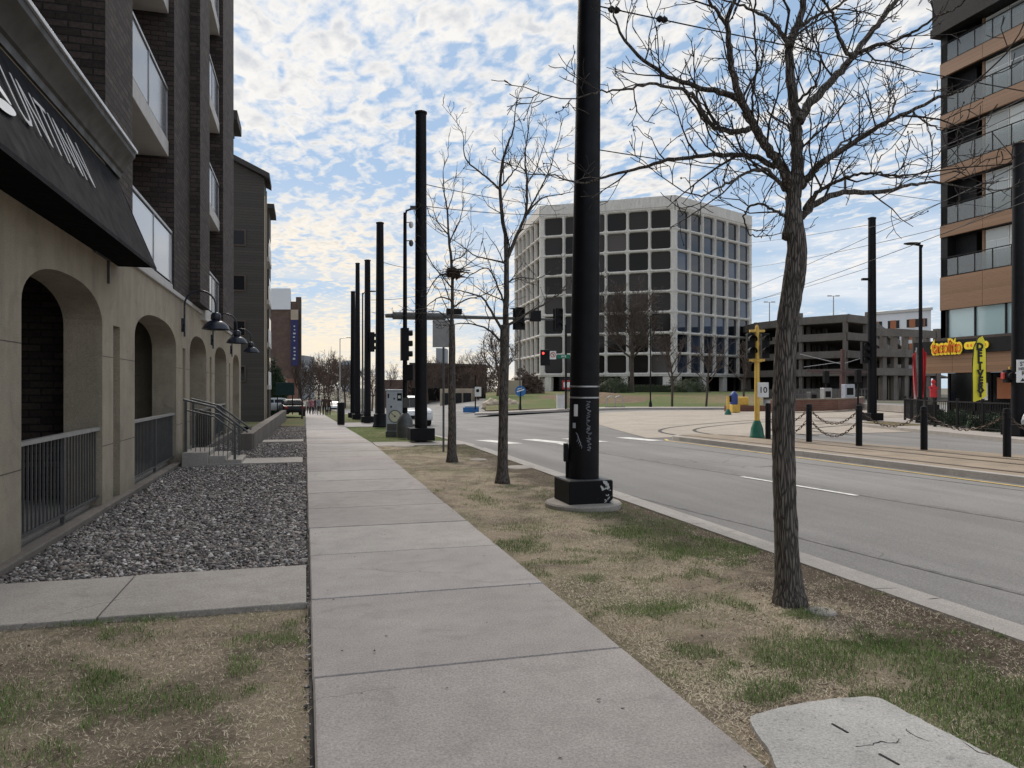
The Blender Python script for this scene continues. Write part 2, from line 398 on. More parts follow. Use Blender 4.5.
# ================================================================ materials
concrete('sidewalk', (0.38, 0.35, 0.335), joint=True)
concrete('path', (0.36, 0.33, 0.30))
concrete('kerb', (0.36, 0.335, 0.31), pit=0.6)
concrete('slab', (0.50, 0.485, 0.46), pit=0.9, var=0.25, pits=True)
concrete('cross', (0.36, 0.315, 0.265))
concrete('stucco', (0.35, 0.305, 0.235), pit=0.35, var=0.08, flat=False, splash=True)
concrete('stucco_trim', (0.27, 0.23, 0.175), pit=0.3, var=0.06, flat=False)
concrete('precast', (0.66, 0.625, 0.575), pit=0.3, var=0.07, flat=False)
concrete('ramp_concrete', (0.17, 0.15, 0.132), pit=0.3, var=0.15, flat=False)
concrete('footing', (0.33, 0.30, 0.27), pit=0.9)
def asphalt():
    m, nt, b = _nt('asphalt'); co = geopos(nt)
    mp = nt.nodes.new('ShaderNodeMapping'); nt.links.new(co, mp.inputs[0]); mp.inputs['Scale'].default_value = (1.0, 0.06, 1); mp.inputs['Rotation'].default_value = (0, 0, math.radians(5))
    lane = noise(nt, mp.outputs[0], 0.9, 4, 0.6)
    big = noise(nt, co, 0.35, 5, 0.6); fin = noise(nt, co, 60, 4, 0.9)
    col = ramp(nt, big, [(0.3, (0.185, 0.178, 0.173)), (0.7, (0.228, 0.220, 0.213))])
    col = mixc(nt, 1.0, col, ramp(nt, lane, [(0.3, 0.74), (0.7, 1.16)]), 'MULTIPLY')
    col = mixc(nt, 1.0, col, ramp(nt, fin, [(0.28, 0.45), (0.5, 1.0), (0.75, 1.6)]), 'MULTIPLY')
    # sealed cracks
    v = nt.nodes.new('ShaderNodeTexVoronoi'); v.feature = 'DISTANCE_TO_EDGE'; v.inputs['Scale'].default_value = 0.22
    d = nt.nodes.new('ShaderNodeVectorMath'); d.operation = 'ADD'
    nn = nt.nodes.new('ShaderNodeTexNoise'); nn.inputs['Scale'].default_value = 0.8; nt.links.new(co, nn.inputs['Vector'])
    nt.links.new(co, d.inputs[0]); nt.links.new(nn.outputs['Color'], d.inputs[1]); nt.links.new(d.outputs[0], v.inputs['Vector'])
    cr = math_(nt, 'MULTIPLY', math_(nt, 'LESS_THAN', v.outputs['Distance'], 0.0022), ramp(nt, noise(nt, co, .3, 2), [(.5, 0.0), (.56, 1.0)]))
    col = mixc(nt, math_(nt, 'MULTIPLY', cr, 0.55), col, (0.05, 0.047, 0.045))
    pt = noise(nt, co, 0.13, 2, 0.4, 0.6)
    col = mixc(nt, ramp(nt, pt, [(0.62, 0.0), (0.64, 0.22)]), col, (0.14, 0.135, 0.13))
    nt.links.new(col, b.inputs['Base Color']); b.inputs['Roughness'].default_value = 0.85; b.inputs['Specular IOR Level'].default_value = 0.3
    bump(nt, b, fin, 0.6, 0.006); MATS['asphalt'] = m
asphalt()
def soil(name, tan, green, brown, gscale=0.5, gt=(0.5, 0.62), kerbx=None):
    m, nt, b = _nt(name); co = geopos(nt)
    n1 = noise(nt, co, gscale, 4, 0.6); n2 = noise(nt, co, 45, 5, 0.75); n3 = noise(nt, co, 1.4, 4, 0.6, 0.8)
    mp = nt.nodes.new('ShaderNodeMapping'); nt.links.new(co, mp.inputs[0]); mp.inputs['Scale'].default_value = (1, 1, 0.1)
    st = noise(nt, mp.outputs[0], 110, 3, 0.8, 2.5)
    col = mixc(nt, ramp(nt, n3, [(0.42, 0.0), (0.62, 1.0)]), tan, brown)
    col = mixc(nt, ramp(nt, n1, [(gt[0], 0.0), (gt[1], 0.8)]), col, green)
    if kerbx:
        q = nt.nodes.new('ShaderNodeSeparateXYZ'); nt.links.new(co, q.inputs[0])
        kx = math_(nt, 'ADD', q.outputs[0], math_(nt, 'MULTIPLY', math_(nt, 'SUBTRACT', noise(nt, co, 1.8, 5, 0.65), 0.5), 2.2))
        col = mixc(nt, ramp(nt, math_(nt, 'DIVIDE', kx, 5.0), [(kerbx/5-.03, 0.0), (kerbx/5+.06, 0.85)]), col, (0.125, 0.098, 0.075))
    col = mixc(nt, 1.0, col, ramp(nt, st, [(0.25, 0.35), (0.5, 1.0), (0.72, 1.7)]), 'MULTIPLY')
    col = mixc(nt, 1.0, col, ramp(nt, n2, [(0.3, 0.7), (0.7, 1.25)]), 'MULTIPLY')
    nt.links.new(col, b.inputs['Base Color']); b.inputs['Roughness'].default_value = 0.95; b.inputs['Specular IOR Level'].default_value = 0.1
    bump(nt, b, math_(nt, 'ADD', st, n2), 0.9, 0.02); MATS[name] = m
soil('verge_green', (0.20, 0.185, 0.09), (0.10, 0.14, 0.045), (0.16, 0.15, 0.08), 0.5, (0.3, 0.5))
soil('verge', (0.48, 0.395, 0.29), (0.19, 0.20, 0.10), (0.27, 0.22, 0.165), 0.6, (0.50, 0.68), 3.55)
soil('far_lawn', (0.19, 0.165, 0.09), (0.085, 0.125, 0.04), (0.16, 0.12, 0.08), 0.05, (0.40, 0.55))
soil('earth', (0.20, 0.18, 0.15), (0.10, 0.11, 0.06), (0.16, 0.14, 0.12), 0.05, (0.5, 0.6))
soil('gravel_bed', (0.10, 0.095, 0.09), (0.07, 0.066, 0.063), (0.12, 0.105, 0.095), 3)
def blade(name, a, b_, c):
    m, nt, b = _nt(name); at = nt.nodes.new('ShaderNodeAttribute'); at.attribute_name = 'tone'
    nt.links.new(ramp(nt, at.outputs['Fac'], [(0.0, a), (0.5, b_), (1.0, c)] if a else STONE_STOPS), b.inputs['Base Color'])
    b.inputs['Roughness'].default_value = 0.7; b.inputs['Specular IOR Level'].default_value = 0.2
    MATS[name] = m
blade('dry_blade', (0.29, 0.23, 0.165), (0.60, 0.50, 0.37), (0.80, 0.70, 0.54))
blade('green_blade', (0.062, 0.108, 0.022), (0.13, 0.215, 0.05), (0.27, 0.345, 0.13))
STONE_STOPS = [(0.0, (.045, .042, .042)), (.18, (.16, .145, .14)), (.3, (.085, .08, .082)), (.42, (.24, .20, .175)), (.52, (.19, .18, .178)), (.66, (.44, .385, .35)), (.8, (.42, .405, .395)), (1.0, (.85, .81, .77))]
blade('stone', None, None, None)
brick('dark_brick', (0.042, 0.032, 0.029), (0.092, 0.070, 0.063), (0.032, 0.028, 0.026), 0.3, 0.1)
brick('tower_brick', (0.12, 0.075, 0.06), (0.15, 0.10, 0.08), (0.10, 0.08, 0.07), 0.4, 0.14)
brick('red_brick', (0.20, 0.085, 0.06), (0.25, 0.12, 0.085), (0.2, 0.17, 0.15), 0.4, 0.14)
planks('siding', (0.05, 0.044, 0.038), (0.068, 0.06, 0.052), 0.18)
planks('wood_panel', (0.215, 0.12, 0.064), (0.295, 0.172, 0.10), 0.22, rough=0.5, gap=0.05)
mk('black_paint', (0.007, 0.007, 0.009), 0.5, 0.3, 2.5, bmp=0.08, bscale=90, spec=0.18)
mk('black_flat', (0.011, 0.011, 0.012), 0.6, 0.3, 4, spec=0.2)
mk('rail_grey', (0.10, 0.10, 0.10), 0.45, 0.2, 5, metal=0.3)
mk('rail_light', (0.42, 0.42, 0.42), 0.4, 0.15, 5, metal=0.6)
mk('steel', (0.45, 0.46, 0.47), 0.35, 0.2, 4, metal=0.8)
mk('rust_rail', (0.085, 0.06, 0.045), 0.5, 0.3, 8, metal=0.4)
mk('tram_tan', (0.26, 0.205, 0.15), 0.85, 0.22, 1.4, bmp=0.4, bscale=120, fine=0.25)
mk('white_paint', (0.72, 0.72, 0.70), 0.6, 0.12, 2, fine=0.1)
mk('road_white', (0.62, 0.61, 0.58), 0.7, 0.25, 5, fine=0.3, bscale=30)
mk('road_yellow', (0.50, 0.36, 0.12), 0.7, 0.25, 5, fine=0.35, bscale=30)
mk('awning_cloth', (0.013, 0.013, 0.016), 0.9, 0.15, 2, bmp=0.15, bscale=300, spec=0.12)
mk('cornice_paint', (0.036, 0.031, 0.025), 0.5, 0.15, 1.5)
mk('cap_metal', (0.62, 0.62, 0.62), 0.4, 0.08, 2, metal=0.4)
mk('fascia', (0.50, 0.48, 0.46), 0.6, 0.08, 2)
mk('lamp_navy', (0.012, 0.015, 0.028), 0.3, 0.2, 6)
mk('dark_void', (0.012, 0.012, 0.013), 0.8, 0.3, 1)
mk('yellow_paint', (0.72, 0.46, 0.09), 0.45, 0.15, 4)
mk('sign_yellow', (0.95, 0.70, 0.03), 0.5, 0.05, 2)
mk('flag_yellow', (0.92, 0.82, 0.06), 0.7, 0.06, 2)
mk('sign_orange', (0.78, 0.17, 0.01), 0.5, 0.05, 2)
mk('green_base', (0.01, 0.12, 0.075), 0.45, 0.2, 6)
mk('sign_green', (0.0, 0.16, 0.09), 0.5, 0.05, 2)
mk('blue_paint', (0.03, 0.06, 0.24), 0.5, 0.15, 3)
mk('sign_blue', (0.03, 0.16, 0.42), 0.5, 0.08, 3)
mk('banner_navy', (0.02, 0.022, 0.10), 0.7, 0.1, 3)
mk('red_cloth', (0.55, 0.03, 0.04), 0.75, 0.15, 4)
mk('red_paint', (0.45, 0.04, 0.035), 0.5, 0.2, 3)
mk('maroon_steel', (0.085, 0.035, 0.03), 0.5, 0.2, 3)
mk('letter_black', (0.01, 0.01, 0.01), 0.6, 0.05, 3)
mk('letter_white', (0.82, 0.82, 0.82), 0.6, 0.04, 3)
mk('cabinet_paint', (0.50, 0.54, 0.60), 0.45, 0.12, 6, metal=0.2)
mk('cabinet_disc', (0.66, 0.63, 0.48), 0.6, 0.1, 8)
mk('car_white', (0.72, 0.72, 0.72), 0.18, 0.03, 1, spec=0.8)
mk('car_silver', (0.42, 0.43, 0.44), 0.22, 0.05, 1, metal=0.6)
mk('car_dark', (0.014, 0.015, 0.018), 0.35, 0.1, 1, spec=0.3)
mk('rubber', (0.014, 0.014, 0.014), 0.8, 0.2, 8)
mk('rim_alloy', (0.45, 0.45, 0.46), 0.35, 0.1, 8, metal=0.8)
mk('lens_red', (0.35, 0.01, 0.01), 0.2, 0.05, 3)
mk('lens_clear', (0.7, 0.7, 0.68), 0.1, 0.05, 3)
mk('skin', (0.45, 0.29, 0.22), 0.55, 0.05, 6)
mk('hair', (0.03, 0.02, 0.015), 0.6, 0.2, 20)
for n_, c_ in (('coat_dark', (0.02, 0.02, 0.025)), ('coat_brown', (0.07, 0.04, 0.03)), ('coat_pink', (0.35, 0.13, 0.16)), ('coat_grey', (0.25, 0.25, 0.27)), ('trousers', (0.018, 0.02, 0.03))): mk(n_, c_, 0.85, 0.15, 8)
mk('white_wall', (0.70, 0.72, 0.75), 0.7, 0.04, 0.3)
mk('orange_panel', (0.34, 0.12, 0.05), 0.6, 0.1, 1)
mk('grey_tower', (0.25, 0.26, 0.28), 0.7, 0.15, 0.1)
mk('roof_dark', (0.05, 0.046, 0.043), 0.8, 0.2, 1)
mk('tan_wall', (0.40, 0.33, 0.25), 0.8, 0.15, 0.4)
mk('brown_wall', (0.085, 0.062, 0.05), 0.8, 0.2, 0.5)
mk('evergreen', (0.022, 0.045, 0.018), 0.8, 0.4, 2)
mk('hedge_leaf', (0.035, 0.045, 0.018), 0.8, 0.4, 3)
mk('nest_twig', (0.05, 0.035, 0.025), 0.9, 0.3, 20)
mk('dead_leaf', (0.06, 0.035, 0.02), 0.9, 0.3, 20)
glass('office_glass', (0.020, 0.0175, 0.016), 0.06, 1.5, 0.2, 0.02)
glass('office_glass_sky', (0.014, 0.021, 0.034), 0.05, 1.62, 0.5, 0.02)  # right face panes: blue of the reflected sky put into the base colour
glass('dark_glass', (0.012, 0.013, 0.015), 0.08, 1.45, 0.35)
glass('flat_glass', (0.085, 0.115, 0.12), 0.06, 1.8, 0.7, 0.03)
glass('balcony_glass', (0.17, 0.175, 0.19), 0.15, 1.5, 0.5)
def bark(name, a, b_, sc_=1.0):
    m, nt, b = _nt(name); co = objco(nt)
    mp = nt.nodes.new('ShaderNodeMapping'); nt.links.new(co, mp.inputs[0]); mp.inputs['Scale'].default_value = (1, 1, 0.11)
    v = nt.nodes.new('ShaderNodeTexVoronoi'); v.feature = 'DISTANCE_TO_EDGE'; v.inputs['Scale'].default_value = 62*sc_
    d = nt.nodes.new('ShaderNodeVectorMath'); d.operation = 'ADD'; nn = nt.nodes.new('ShaderNodeTexNoise'); nn.inputs['Scale'].default_value = 14*sc_
    sm = nt.nodes.new('ShaderNodeVectorMath'); sm.operation = 'SCALE'; sm.inputs['Scale'].default_value = 0.05
    nt.links.new(mp.outputs[0], nn.inputs['Vector']); nt.links.new(nn.outputs['Color'], sm.inputs[0])
    nt.links.new(mp.outputs[0], d.inputs[0]); nt.links.new(sm.outputs[0], d.inputs[1]); nt.links.new(d.outputs[0], v.inputs['Vector'])
    n = noise(nt, mp.outputs[0], 30*sc_, 6, 0.7)
    h = math_(nt, 'ADD', math_(nt, 'MULTIPLY', ramp(nt, v.outputs['Distance'], [(0.0, 0.0), (0.22, 1.0)]), 0.7), math_(nt, 'MULTIPLY', n, 0.6))
    nt.links.new(ramp(nt, h, [(0.25, a), (1.0, b_)]), b.inputs['Base Color']); b.inputs['Roughness'].default_value = 0.92; b.inputs['Specular IOR Level'].default_value = 0.15
    bump(nt, b, h, 1.0, 0.012); MATS[name] = m
bark('bark', (0.036, 0.031, 0.028), (0.19, 0.168, 0.15))
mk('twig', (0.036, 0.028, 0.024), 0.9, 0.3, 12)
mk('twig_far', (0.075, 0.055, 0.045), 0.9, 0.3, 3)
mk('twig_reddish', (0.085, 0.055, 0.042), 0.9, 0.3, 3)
mk('tar', (0.15, 0.143, 0.137), 0.8, 0.35, 5, fine=0.3, bscale=40)
mk('board_teal', (0.008, 0.035, 0.035), 0.6, 0.2, 3)
mk('letter_grey', (0.60, 0.60, 0.61), 0.7, 0.05, 3)
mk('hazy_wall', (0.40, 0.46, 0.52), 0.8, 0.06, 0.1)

def clear_glass(name, tint, diff, f):
    m = bpy.data.materials.new(name); m.use_nodes = True; nt = m.node_tree; b = nt.nodes['Principled BSDF']
    b.inputs['Base Color'].default_value = (*diff, 1); b.inputs['Roughness'].default_value = 0.06; b.inputs['IOR'].default_value = 1.6
    t = nt.nodes.new('ShaderNodeBsdfTransparent'); t.inputs[0].default_value = (*tint, 1); mx = nt.nodes.new('ShaderNodeMixShader'); mx.inputs[0].default_value = f
    nt.links.new(t.outputs[0], mx.inputs[1]); nt.links.new(b.outputs[0], mx.inputs[2]); nt.links.new(mx.outputs[0], nt.nodes['Material Output'].inputs[0]); MATS[name] = m
clear_glass('clear_glass', (0.85, 0.9, 0.9), (0.32, 0.34, 0.35), 0.42)
glass('curtain_glass', (0.46, 0.49, 0.48), 0.06, 1.6, 0.6, 0.02)
mk('shade_black', (0.006, 0.006, 0.007), 0.95, 0.2, 3, spec=0.05)  # near-black that stands in for the shade inside the awning
mk('tar_dark', (0.035, 0.033, 0.031), 0.8, 0.3, 6)
soil('mulch', (0.20, 0.145, 0.10), (0.15, 0.125, 0.065), (0.13, 0.092, 0.068), 0.15, (0.5, 0.62))
# ================================================================ ground
def frange(a, b, s):
    n = max(1, int(round((b-a)/s))); return [a+(b-a)*i/n for i in range(n+1)]
def strip(fx0, fx1, ys, z, nx=1, depth=0.0, jit=0.0, zf=None):
    mb = MB(); f0 = fx0 if callable(fx0) else (lambda y: fx0); f1 = fx1 if callable(fx1) else (lambda y: fx1)
    vs = []
    for y in ys:
        for i in range(nx+1):
            x = f0(y)+(f1(y)-f0(y))*i/nx
            zz = H(x, y)+z+(zf(x, y) if zf else 0)
            if jit: zz += jit*(mnoise.noise(Vector((x*1.7, y*1.7, 0)))+0.5*mnoise.noise(Vector((x*6, y*6, 3))))
            vs.append((x, y, zz))
    w = nx+1; fs = [(j*w+i, j*w+i+1, (j+1)*w+i+1, (j+1)*w+i) for j in range(len(ys)-1) for i in range(nx)]
    mb.add(vs, fs)
    if depth:
        n = len(ys); o = len(vs)
        ring = [i for i in range(w)]+[j*w+nx for j in range(1, n)]+[(n-1)*w+i for i in range(nx-1, -1, -1)]+[j*w for j in range(n-2, 0, -1)]
        lo = [(vs[k][0], vs[k][1], vs[k][2]-depth) for k in ring]
        up = [vs[k] for k in ring]; m = len(ring)
        mb.add(up+lo, [(i, m+i, m+(i+1) % m, (i+1) % m) for i in range(m)])
    return mb
xs = [-2500, -700, -200, -80, -40, -20, -10, -5]+frange(0, 30, 1)+[40, 60, 90, 140, 300, 800, 2500]
ys = [-300, -60, -20, 0, 10]+frange(22, 130, 3)+[160, 250, 500, 1000, 3000]
g = MB(); w_ = len(xs)
g.add([(x, y, H(x, y)-0.26) for y in ys for x in xs], [(j*w_+i, j*w_+i+1, (j+1)*w_+i+1, (j+1)*w_+i) for j in range(len(ys)-1) for i in range(w_-1)])
structure('ground', g, 'earth', True)
ysr = frange(-12, 140, 1.0)
structure('road', strip(4.5, 64, ysr, -0.13, 90), 'asphalt', True)
# sidewalk of separate cast slabs
sw = MB(); tones = []
jy = [-2.1, -0.4, 1.2, 2.75, 4.28, 5.87, 7.42, 8.88, 10.3]
while jy[-1] < 130: jy.append(jy[-1]+1.53+R.uniform(-0.03, 0.03))
for a, b in zip(jy[:-1], jy[1:]):
    n0 = len(sw.f); dz = R.uniform(-0.003, 0.003); e = 0.0075
    x0, x1 = 0.035+R.uniform(-.006, .006), 1.885+R.uniform(-.006, .006)
    c = 0.010
    top = [(x0+c, a+e+c), (x1-c, a+e+c), (x1-c, b-e-c), (x0+c, b-e-c)]; lip = [(x0, a+e), (x1, a+e), (x1, b-e), (x0, b-e)]
    vs = [(x, y, H(x, y)+dz) for x, y in top]+[(x, y, H(x, y)+dz-0.012) for x, y in lip]+[(x, y, H(x, y)-0.16) for x, y in lip]
    sw.add(vs, [(0, 1, 2, 3)]+[(4+i, 4+(i+1) % 4, (i+1) % 4, i) for i in range(4)]+[(8+i, 8+(i+1) % 4, 4+(i+1) % 4, 4+i) for i in range(4)])
    t = R.uniform(0.90, 1.06); tones += [(t, t*R.uniform(.985, 1.01), t*R.uniform(.97, 1.02))]*(len(sw.f)-n0)
o = structure('sidewalk', sw, 'sidewalk')
def facetone(o, tones):
    at = o.data.attributes.new('tone', 'FLOAT_COLOR', 'FACE')
    at.data.foreach_set('color', [c for t in tones for c in (*t, 1.0)])
facetone(o, tones)
structure('sidewalk_bed', strip(-0.06, 1.93, frange(-3, 130, 2), -0.06, 1), 'dark_void')
# path to the building, two slabs, and the two further paths
pm = MB()
for x0, x1 in ((-14, -3.8), (-3.78, -1.405), (-1.39, 0.006)):
    pm.box((x0, 5.78, -0.12), (x1, 7.0, 0.006+R.uniform(-.004, .004)), 0.008)
structure('front_path', pm, 'path')
pm = MB(); pm.box((-2.4, 16.75, -0.12), (-0.06, 17.95, 0.012), 0.008); structure('steps_path', pm, 'path')
pm = MB(); pm.box((-1.25, 23.6, -0.12), (-0.06, 24.5, -0.01), 0.008); structure('side_path', pm, 'path')
structure('front_lawn', strip(-14, 0.018, frange(-3, 5.8, 0.12), -0.035, 110, 0, 0.018), 'verge', True)
structure('gravel_bed', strip(-2.6, 0.02, frange(7.0, 41, 0.25), -0.045, 12, 0, 0.012), 'gravel_bed', True)
structure('left_lawn', strip(-9, -0.06, frange(41, 100, 2), -0.02, 6, 0, 0.02), 'far_lawn', True)
structure('verge', strip(1.89, 4.42, frange(-3, 20.9, 0.1), -0.02, 26, 0, 0.02), 'verge', True)
structure('green_verge', strip(1.89, 4.42, frange(20.9, 37.8, 0.3), -0.02, 12, 0, 0.02), 'verge_green', True)
structure('far_verge', strip(1.89, 4.42, frange(46, 125, 2), -0.02, 3), 'far_lawn', True)
pm = MB(); pm.box((1.9, 20.9, -0.12), (4.4, 22.4, 0.004), 0.008); structure('verge_path', pm, 'path')
structure('corner_apron', strip(1.89, 4.42, frange(37.8, 46, 1), 0.0, 3), 'sidewalk')
facetone(bpy.data.objects['corner_apron'], [(1, 1, 1)]*len(bpy.data.objects['corner_apron'].data.polygons))
# kerb and gutter, cast in 3 m lengths
kb = MB(); gm = MB(); y = -4.0
while y < 128:
    n = 1
    for (a, b) in ((y+0.005, y+2.99),):
        kb.add([(4.38, a, H(4.4, a)+0.0), (4.585, a, H(4.4, a)-0.010), (4.615, a, H(4.4, a)-0.03), (4.64, a, H(4.4, a)-0.14), (4.38, a, H(4.4, a)-.2),
                (4.38, b, H(4.4, b)+0.0), (4.585, b, H(4.4, b)-0.010), (4.615, b, H(4.4, b)-0.03), (4.64, b, H(4.4, b)-0.14), (4.38, b, H(4.4, b)-.2)],
               [(0, 1, 6, 5), (1, 2, 7, 6), (2, 3, 8, 7), (4, 0, 5, 9), (0, 4, 3, 2, 1), (5, 6, 7, 8, 9)])
        gm.add([(4.58, a, H(4.6, a)-0.125), (5.02, a, H(5.0, a)-0.122), (5.02, b, H(5, b)-0.122), (4.58, b, H(4.6, b)-0.125)], [(0, 1, 2, 3)])
    y += 3.0
structure('kerb', kb, 'kerb'); structure('gutter', gm, 'kerb')
# tram bed on the far side of the roadway
fr = lambda y: 12.38+(10.5-y)*0.052
bk = lambda y: 16.5+(14-y)*0.234
ysb = frange(-12, 22.2, 1.0)+[22.7, 23.1, 23.45, 23.7]
nose = lambda y: max(0.0, (y-22.0)/1.75)
f2 = lambda y: fr(y)+(0.9*nose(y)**2.5)
b2 = lambda y: bk(y)-(0.9*nose(y)**2.5)
structure('tram_bed', strip(lambda y: f2(y)+.22, b2, ysb, 0.0, 4, 0.16), 'tram_tan')
structure('tram_kerb', strip(f2, lambda y: f2(y)+0.215, ysb, 0.004, 1, 0.16), 'kerb')
rl = MB()
for off in (0.62, 2.06, 3.0):
    for w0, w1 in ((0.0, 0.13),):
        s = strip(lambda y: fr(y)+off, lambda y: fr(y)+off+0.13, frange(-12, 23.2, 1.2), 0.006); rl.add(s.v, s.f)
structure('tram_rails', rl, 'rust_rail')
structure('crossing_concrete', strip(lambda y: 11.6+(y-24.2)*0.262, lambda y: 46, frange(24.2, 52, 0.8), -0.118, 46), 'cross', True)
# rails curving off to the right across the junction
rl = MB()
cx, cy = G(770, 423.5, -.13).x, 0
def arc_rail(p0, p1, p2, p3, off):
    pts = []
    for i in range(41):
        t = i/40; a = (1-t)**3; b = 3*t*(1-t)**2; c = 3*t*t*(1-t); d = t**3
        pts.append(Vector((p0[0]*a+p1[0]*b+p2[0]*c+p3[0]*d, p0[1]*a+p1[1]*b+p2[1]*c+p3[1]*d, 0)))
    vs = []
    for i, p in enumerate(pts):
        tn = (pts[min(i+1, 40)]-pts[max(i-1, 0)]).normalized(); n = Vector((tn.y, -tn.x, 0))
        for e in (off-0.075, off+0.075):
            q = p+n*e; vs.append((q.x, q.y, H(q.x, q.y)-0.109))
    rl.add(vs, [(2*i, 2*i+1, 2*i+3, 2*i+2) for i in range(40)])
q0 = (13.3, 23.4); q1 = (13.6, 33); q2 = (19, 36.5); q3 = (48, 40)
for off in (0.0, 1.44, 4.6, 6.04): arc_rail(q0, q1, q2, q3, off)
structure('curved_rails', rl, 'tar_dark')
# painted markings
def pts_strip(pp, w, z=-0.121):
    mb = MB()
    vs = []
    for i, p in enumerate(pp):
        t = (Vector(pp[min(i+1, len(pp)-1)])-Vector(pp[max(i-1, 0)])).normalized(); n = Vector((t.y, -t.x))
        for e in (-w/2, w/2):
            x, y = p[0]+n.x*e, p[1]+n.y*e; vs.append((x, y, H(x, y)+z))
    return mb.add(vs, [(2*i, 2*i+1, 2*i+3, 2*i+2) for i in range(len(pp)-1)])
def along(a, b, n): return [tuple(a[k]+(b[k]-a[k])*i/n for k in (0, 1)) for i in range(n+1)]
yl = pts_strip([(f2(y)-0.32, y) for y in frange(-12, 23.4, 1.0)], 0.11); structure('yellow_line', yl, 'road_yellow')
ld = MB()
a, b = G(742, 477, -.13), G(857, 496, -.13)
d = (b-a)
for k in (0, 1, -1, -2):
    if k > 0: continue
    p, q = a-d*k*3.2*-1*(-1), b-d*k*3.2*-1*(-1)
    s = pts_strip(along(p, q, 4), 0.11); ld.add(s.v, s.f)
structure('lane_line', ld, 'road_white')
sm_ = MB()
for o_, w_s in ((0.02, .16), (-3.35, .07), (3.1, .06)):
    pp = []
    for y_ in frange(-10, 23, .6):
        xx = b.x+(a.x-b.x)*(y_-b.y)/(a.y-b.y)+o_+.03*mnoise.noise(Vector((y_*.7, o_, 0))); pp.append((xx+(.14 if o_ == .02 else 0), y_))
    q_ = pts_strip(pp, w_s, -0.1255); sm_.add(q_.v, q_.f)
structure('road_seam', sm_, 'tar')
cwk = MB()
for px0, py0, px1, py1 in ((481, 439, 512, 443), (521, 437, 556, 441.6), (558, 436.0, 590, 440), (597, 433, 630, 437)):
    a, b = G(px0, py0, -.16), G(px1, py1, -.14); a.y, b.y = 25.0, 22.5
    s = pts_strip(along(a, b, 5), 0.55); cwk.add(s.v, s.f)
for px0, py0, px1, py1 in ((800, 433, 846, 428), (560, 443, 568, 445)):
    a, b = G(px0, py0, -.13), G(px1, py1, -.13); s = pts_strip(along(a, b, 5), 0.35); cwk.add(s.v, s.f)
structure('crosswalk', cwk, 'road_white')
# far roadway lines
fl = MB()
for X in (8.3,):
    for y0 in frange(50, 110, 12): s = pts_strip(along((X-.1*(y0-50)/12, y0), (X-.1*(y0-50)/12-.03, y0+3), 2), 0.12); fl.add(s.v, s.f)
structure('far_lane_line', fl, 'road_white')
# pavement in front of the corner restaurant
structure('corner_pavement', strip(lambda y: 21.4+(y-18)*0.25, 62, frange(-12, 31, 1)+[32, 33], 0.0, 12, 0.14), 'path')
structure('corner_grass', strip(lambda y: 24.3+(y-27.5)*.25, lambda y: 26.2+(y-27.5)*.25, frange(26.2, 29.6, .4), 0.006, 6), 'far_lawn')
# lawn and pavement in front of the office block
def cs(l, d): return (d*SN+l*CS, d*CS-l*SN)
def lawn_z(l, d):
    h = 0.95*sst(63, 108, d)*sst(-8, 0, l+0.02*d)
    h += 0.75*math.exp(-((l-9.5)/4.2)**2-((d-80)/8)**2)
    return h
lm = MB(); ds = frange(62.5, 175, 2.5); nl = 40
vs = []
for d in ds:
    for i in range(nl+1):
        l = -0.035*d+(0.335+0.035)*d*i/nl; x, y = cs(l, d); vs.append((x, y, H(x, y)*0.5+0.02+lawn_z(l, d)))
lm.add(vs, [(j*(nl+1)+i, j*(nl+1)+i+1, (j+1)*(nl+1)+i+1, (j+1)*(nl+1)+i) for j in range(len(ds)-1) for i in range(nl)])
structure('office_lawn', lm, 'far_lawn', True)
mb_ = MB(); vs = [(*cs(9.0, 82), H(*cs(9.0, 82))*.5+.06+lawn_z(9.0, 82))]; nr = 6
for r_ in range(1, nr+1):
    for k_ in range(36):
        a_ = 2*PI*k_/36; rr_ = r_/nr*(1+.12*math.sin(a_*3+1)+.08*math.sin(a_*5)); l_, d_ = 9.0+6.3*rr_*math.cos(a_), 82+14*rr_*math.sin(a_); x_, y_ = cs(l_, d_)
        vs.append((x_, y_, H(x_, y_)*.5+(.07 if r_ < nr else .0)+lawn_z(l_, d_)))
mb_.add(vs, [(0, 1+k_, 1+(k_+1) % 36) for k_ in range(36)]+[(1+(r_-1)*36+k_, 1+r_*36+k_, 1+r_*36+(k_+1) % 36, 1+(r_-1)*36+(k_+1) % 36) for r_ in range(1, nr) for k_ in range(36)])
structure('planting_mound', mb_, 'mulch', True)
lm = MB(); vs = []; nl = 30
for d, zz in ((59.8, -0.13), (59.85, 0.02), (62.55, 0.035)):
    for i in range(nl+1):
        l = -3+(22+3)*i/nl; x, y = cs(l, d); vs.append((x, y, H(x, y)*0.7+zz))
lm.add(vs, [(j*(nl+1)+i, j*(nl+1)+i+1, (j+1)*(nl+1)+i+1, (j+1)*(nl+1)+i) for j in range(2) for i in range(nl)])
structure('far_pavement', lm, 'path')
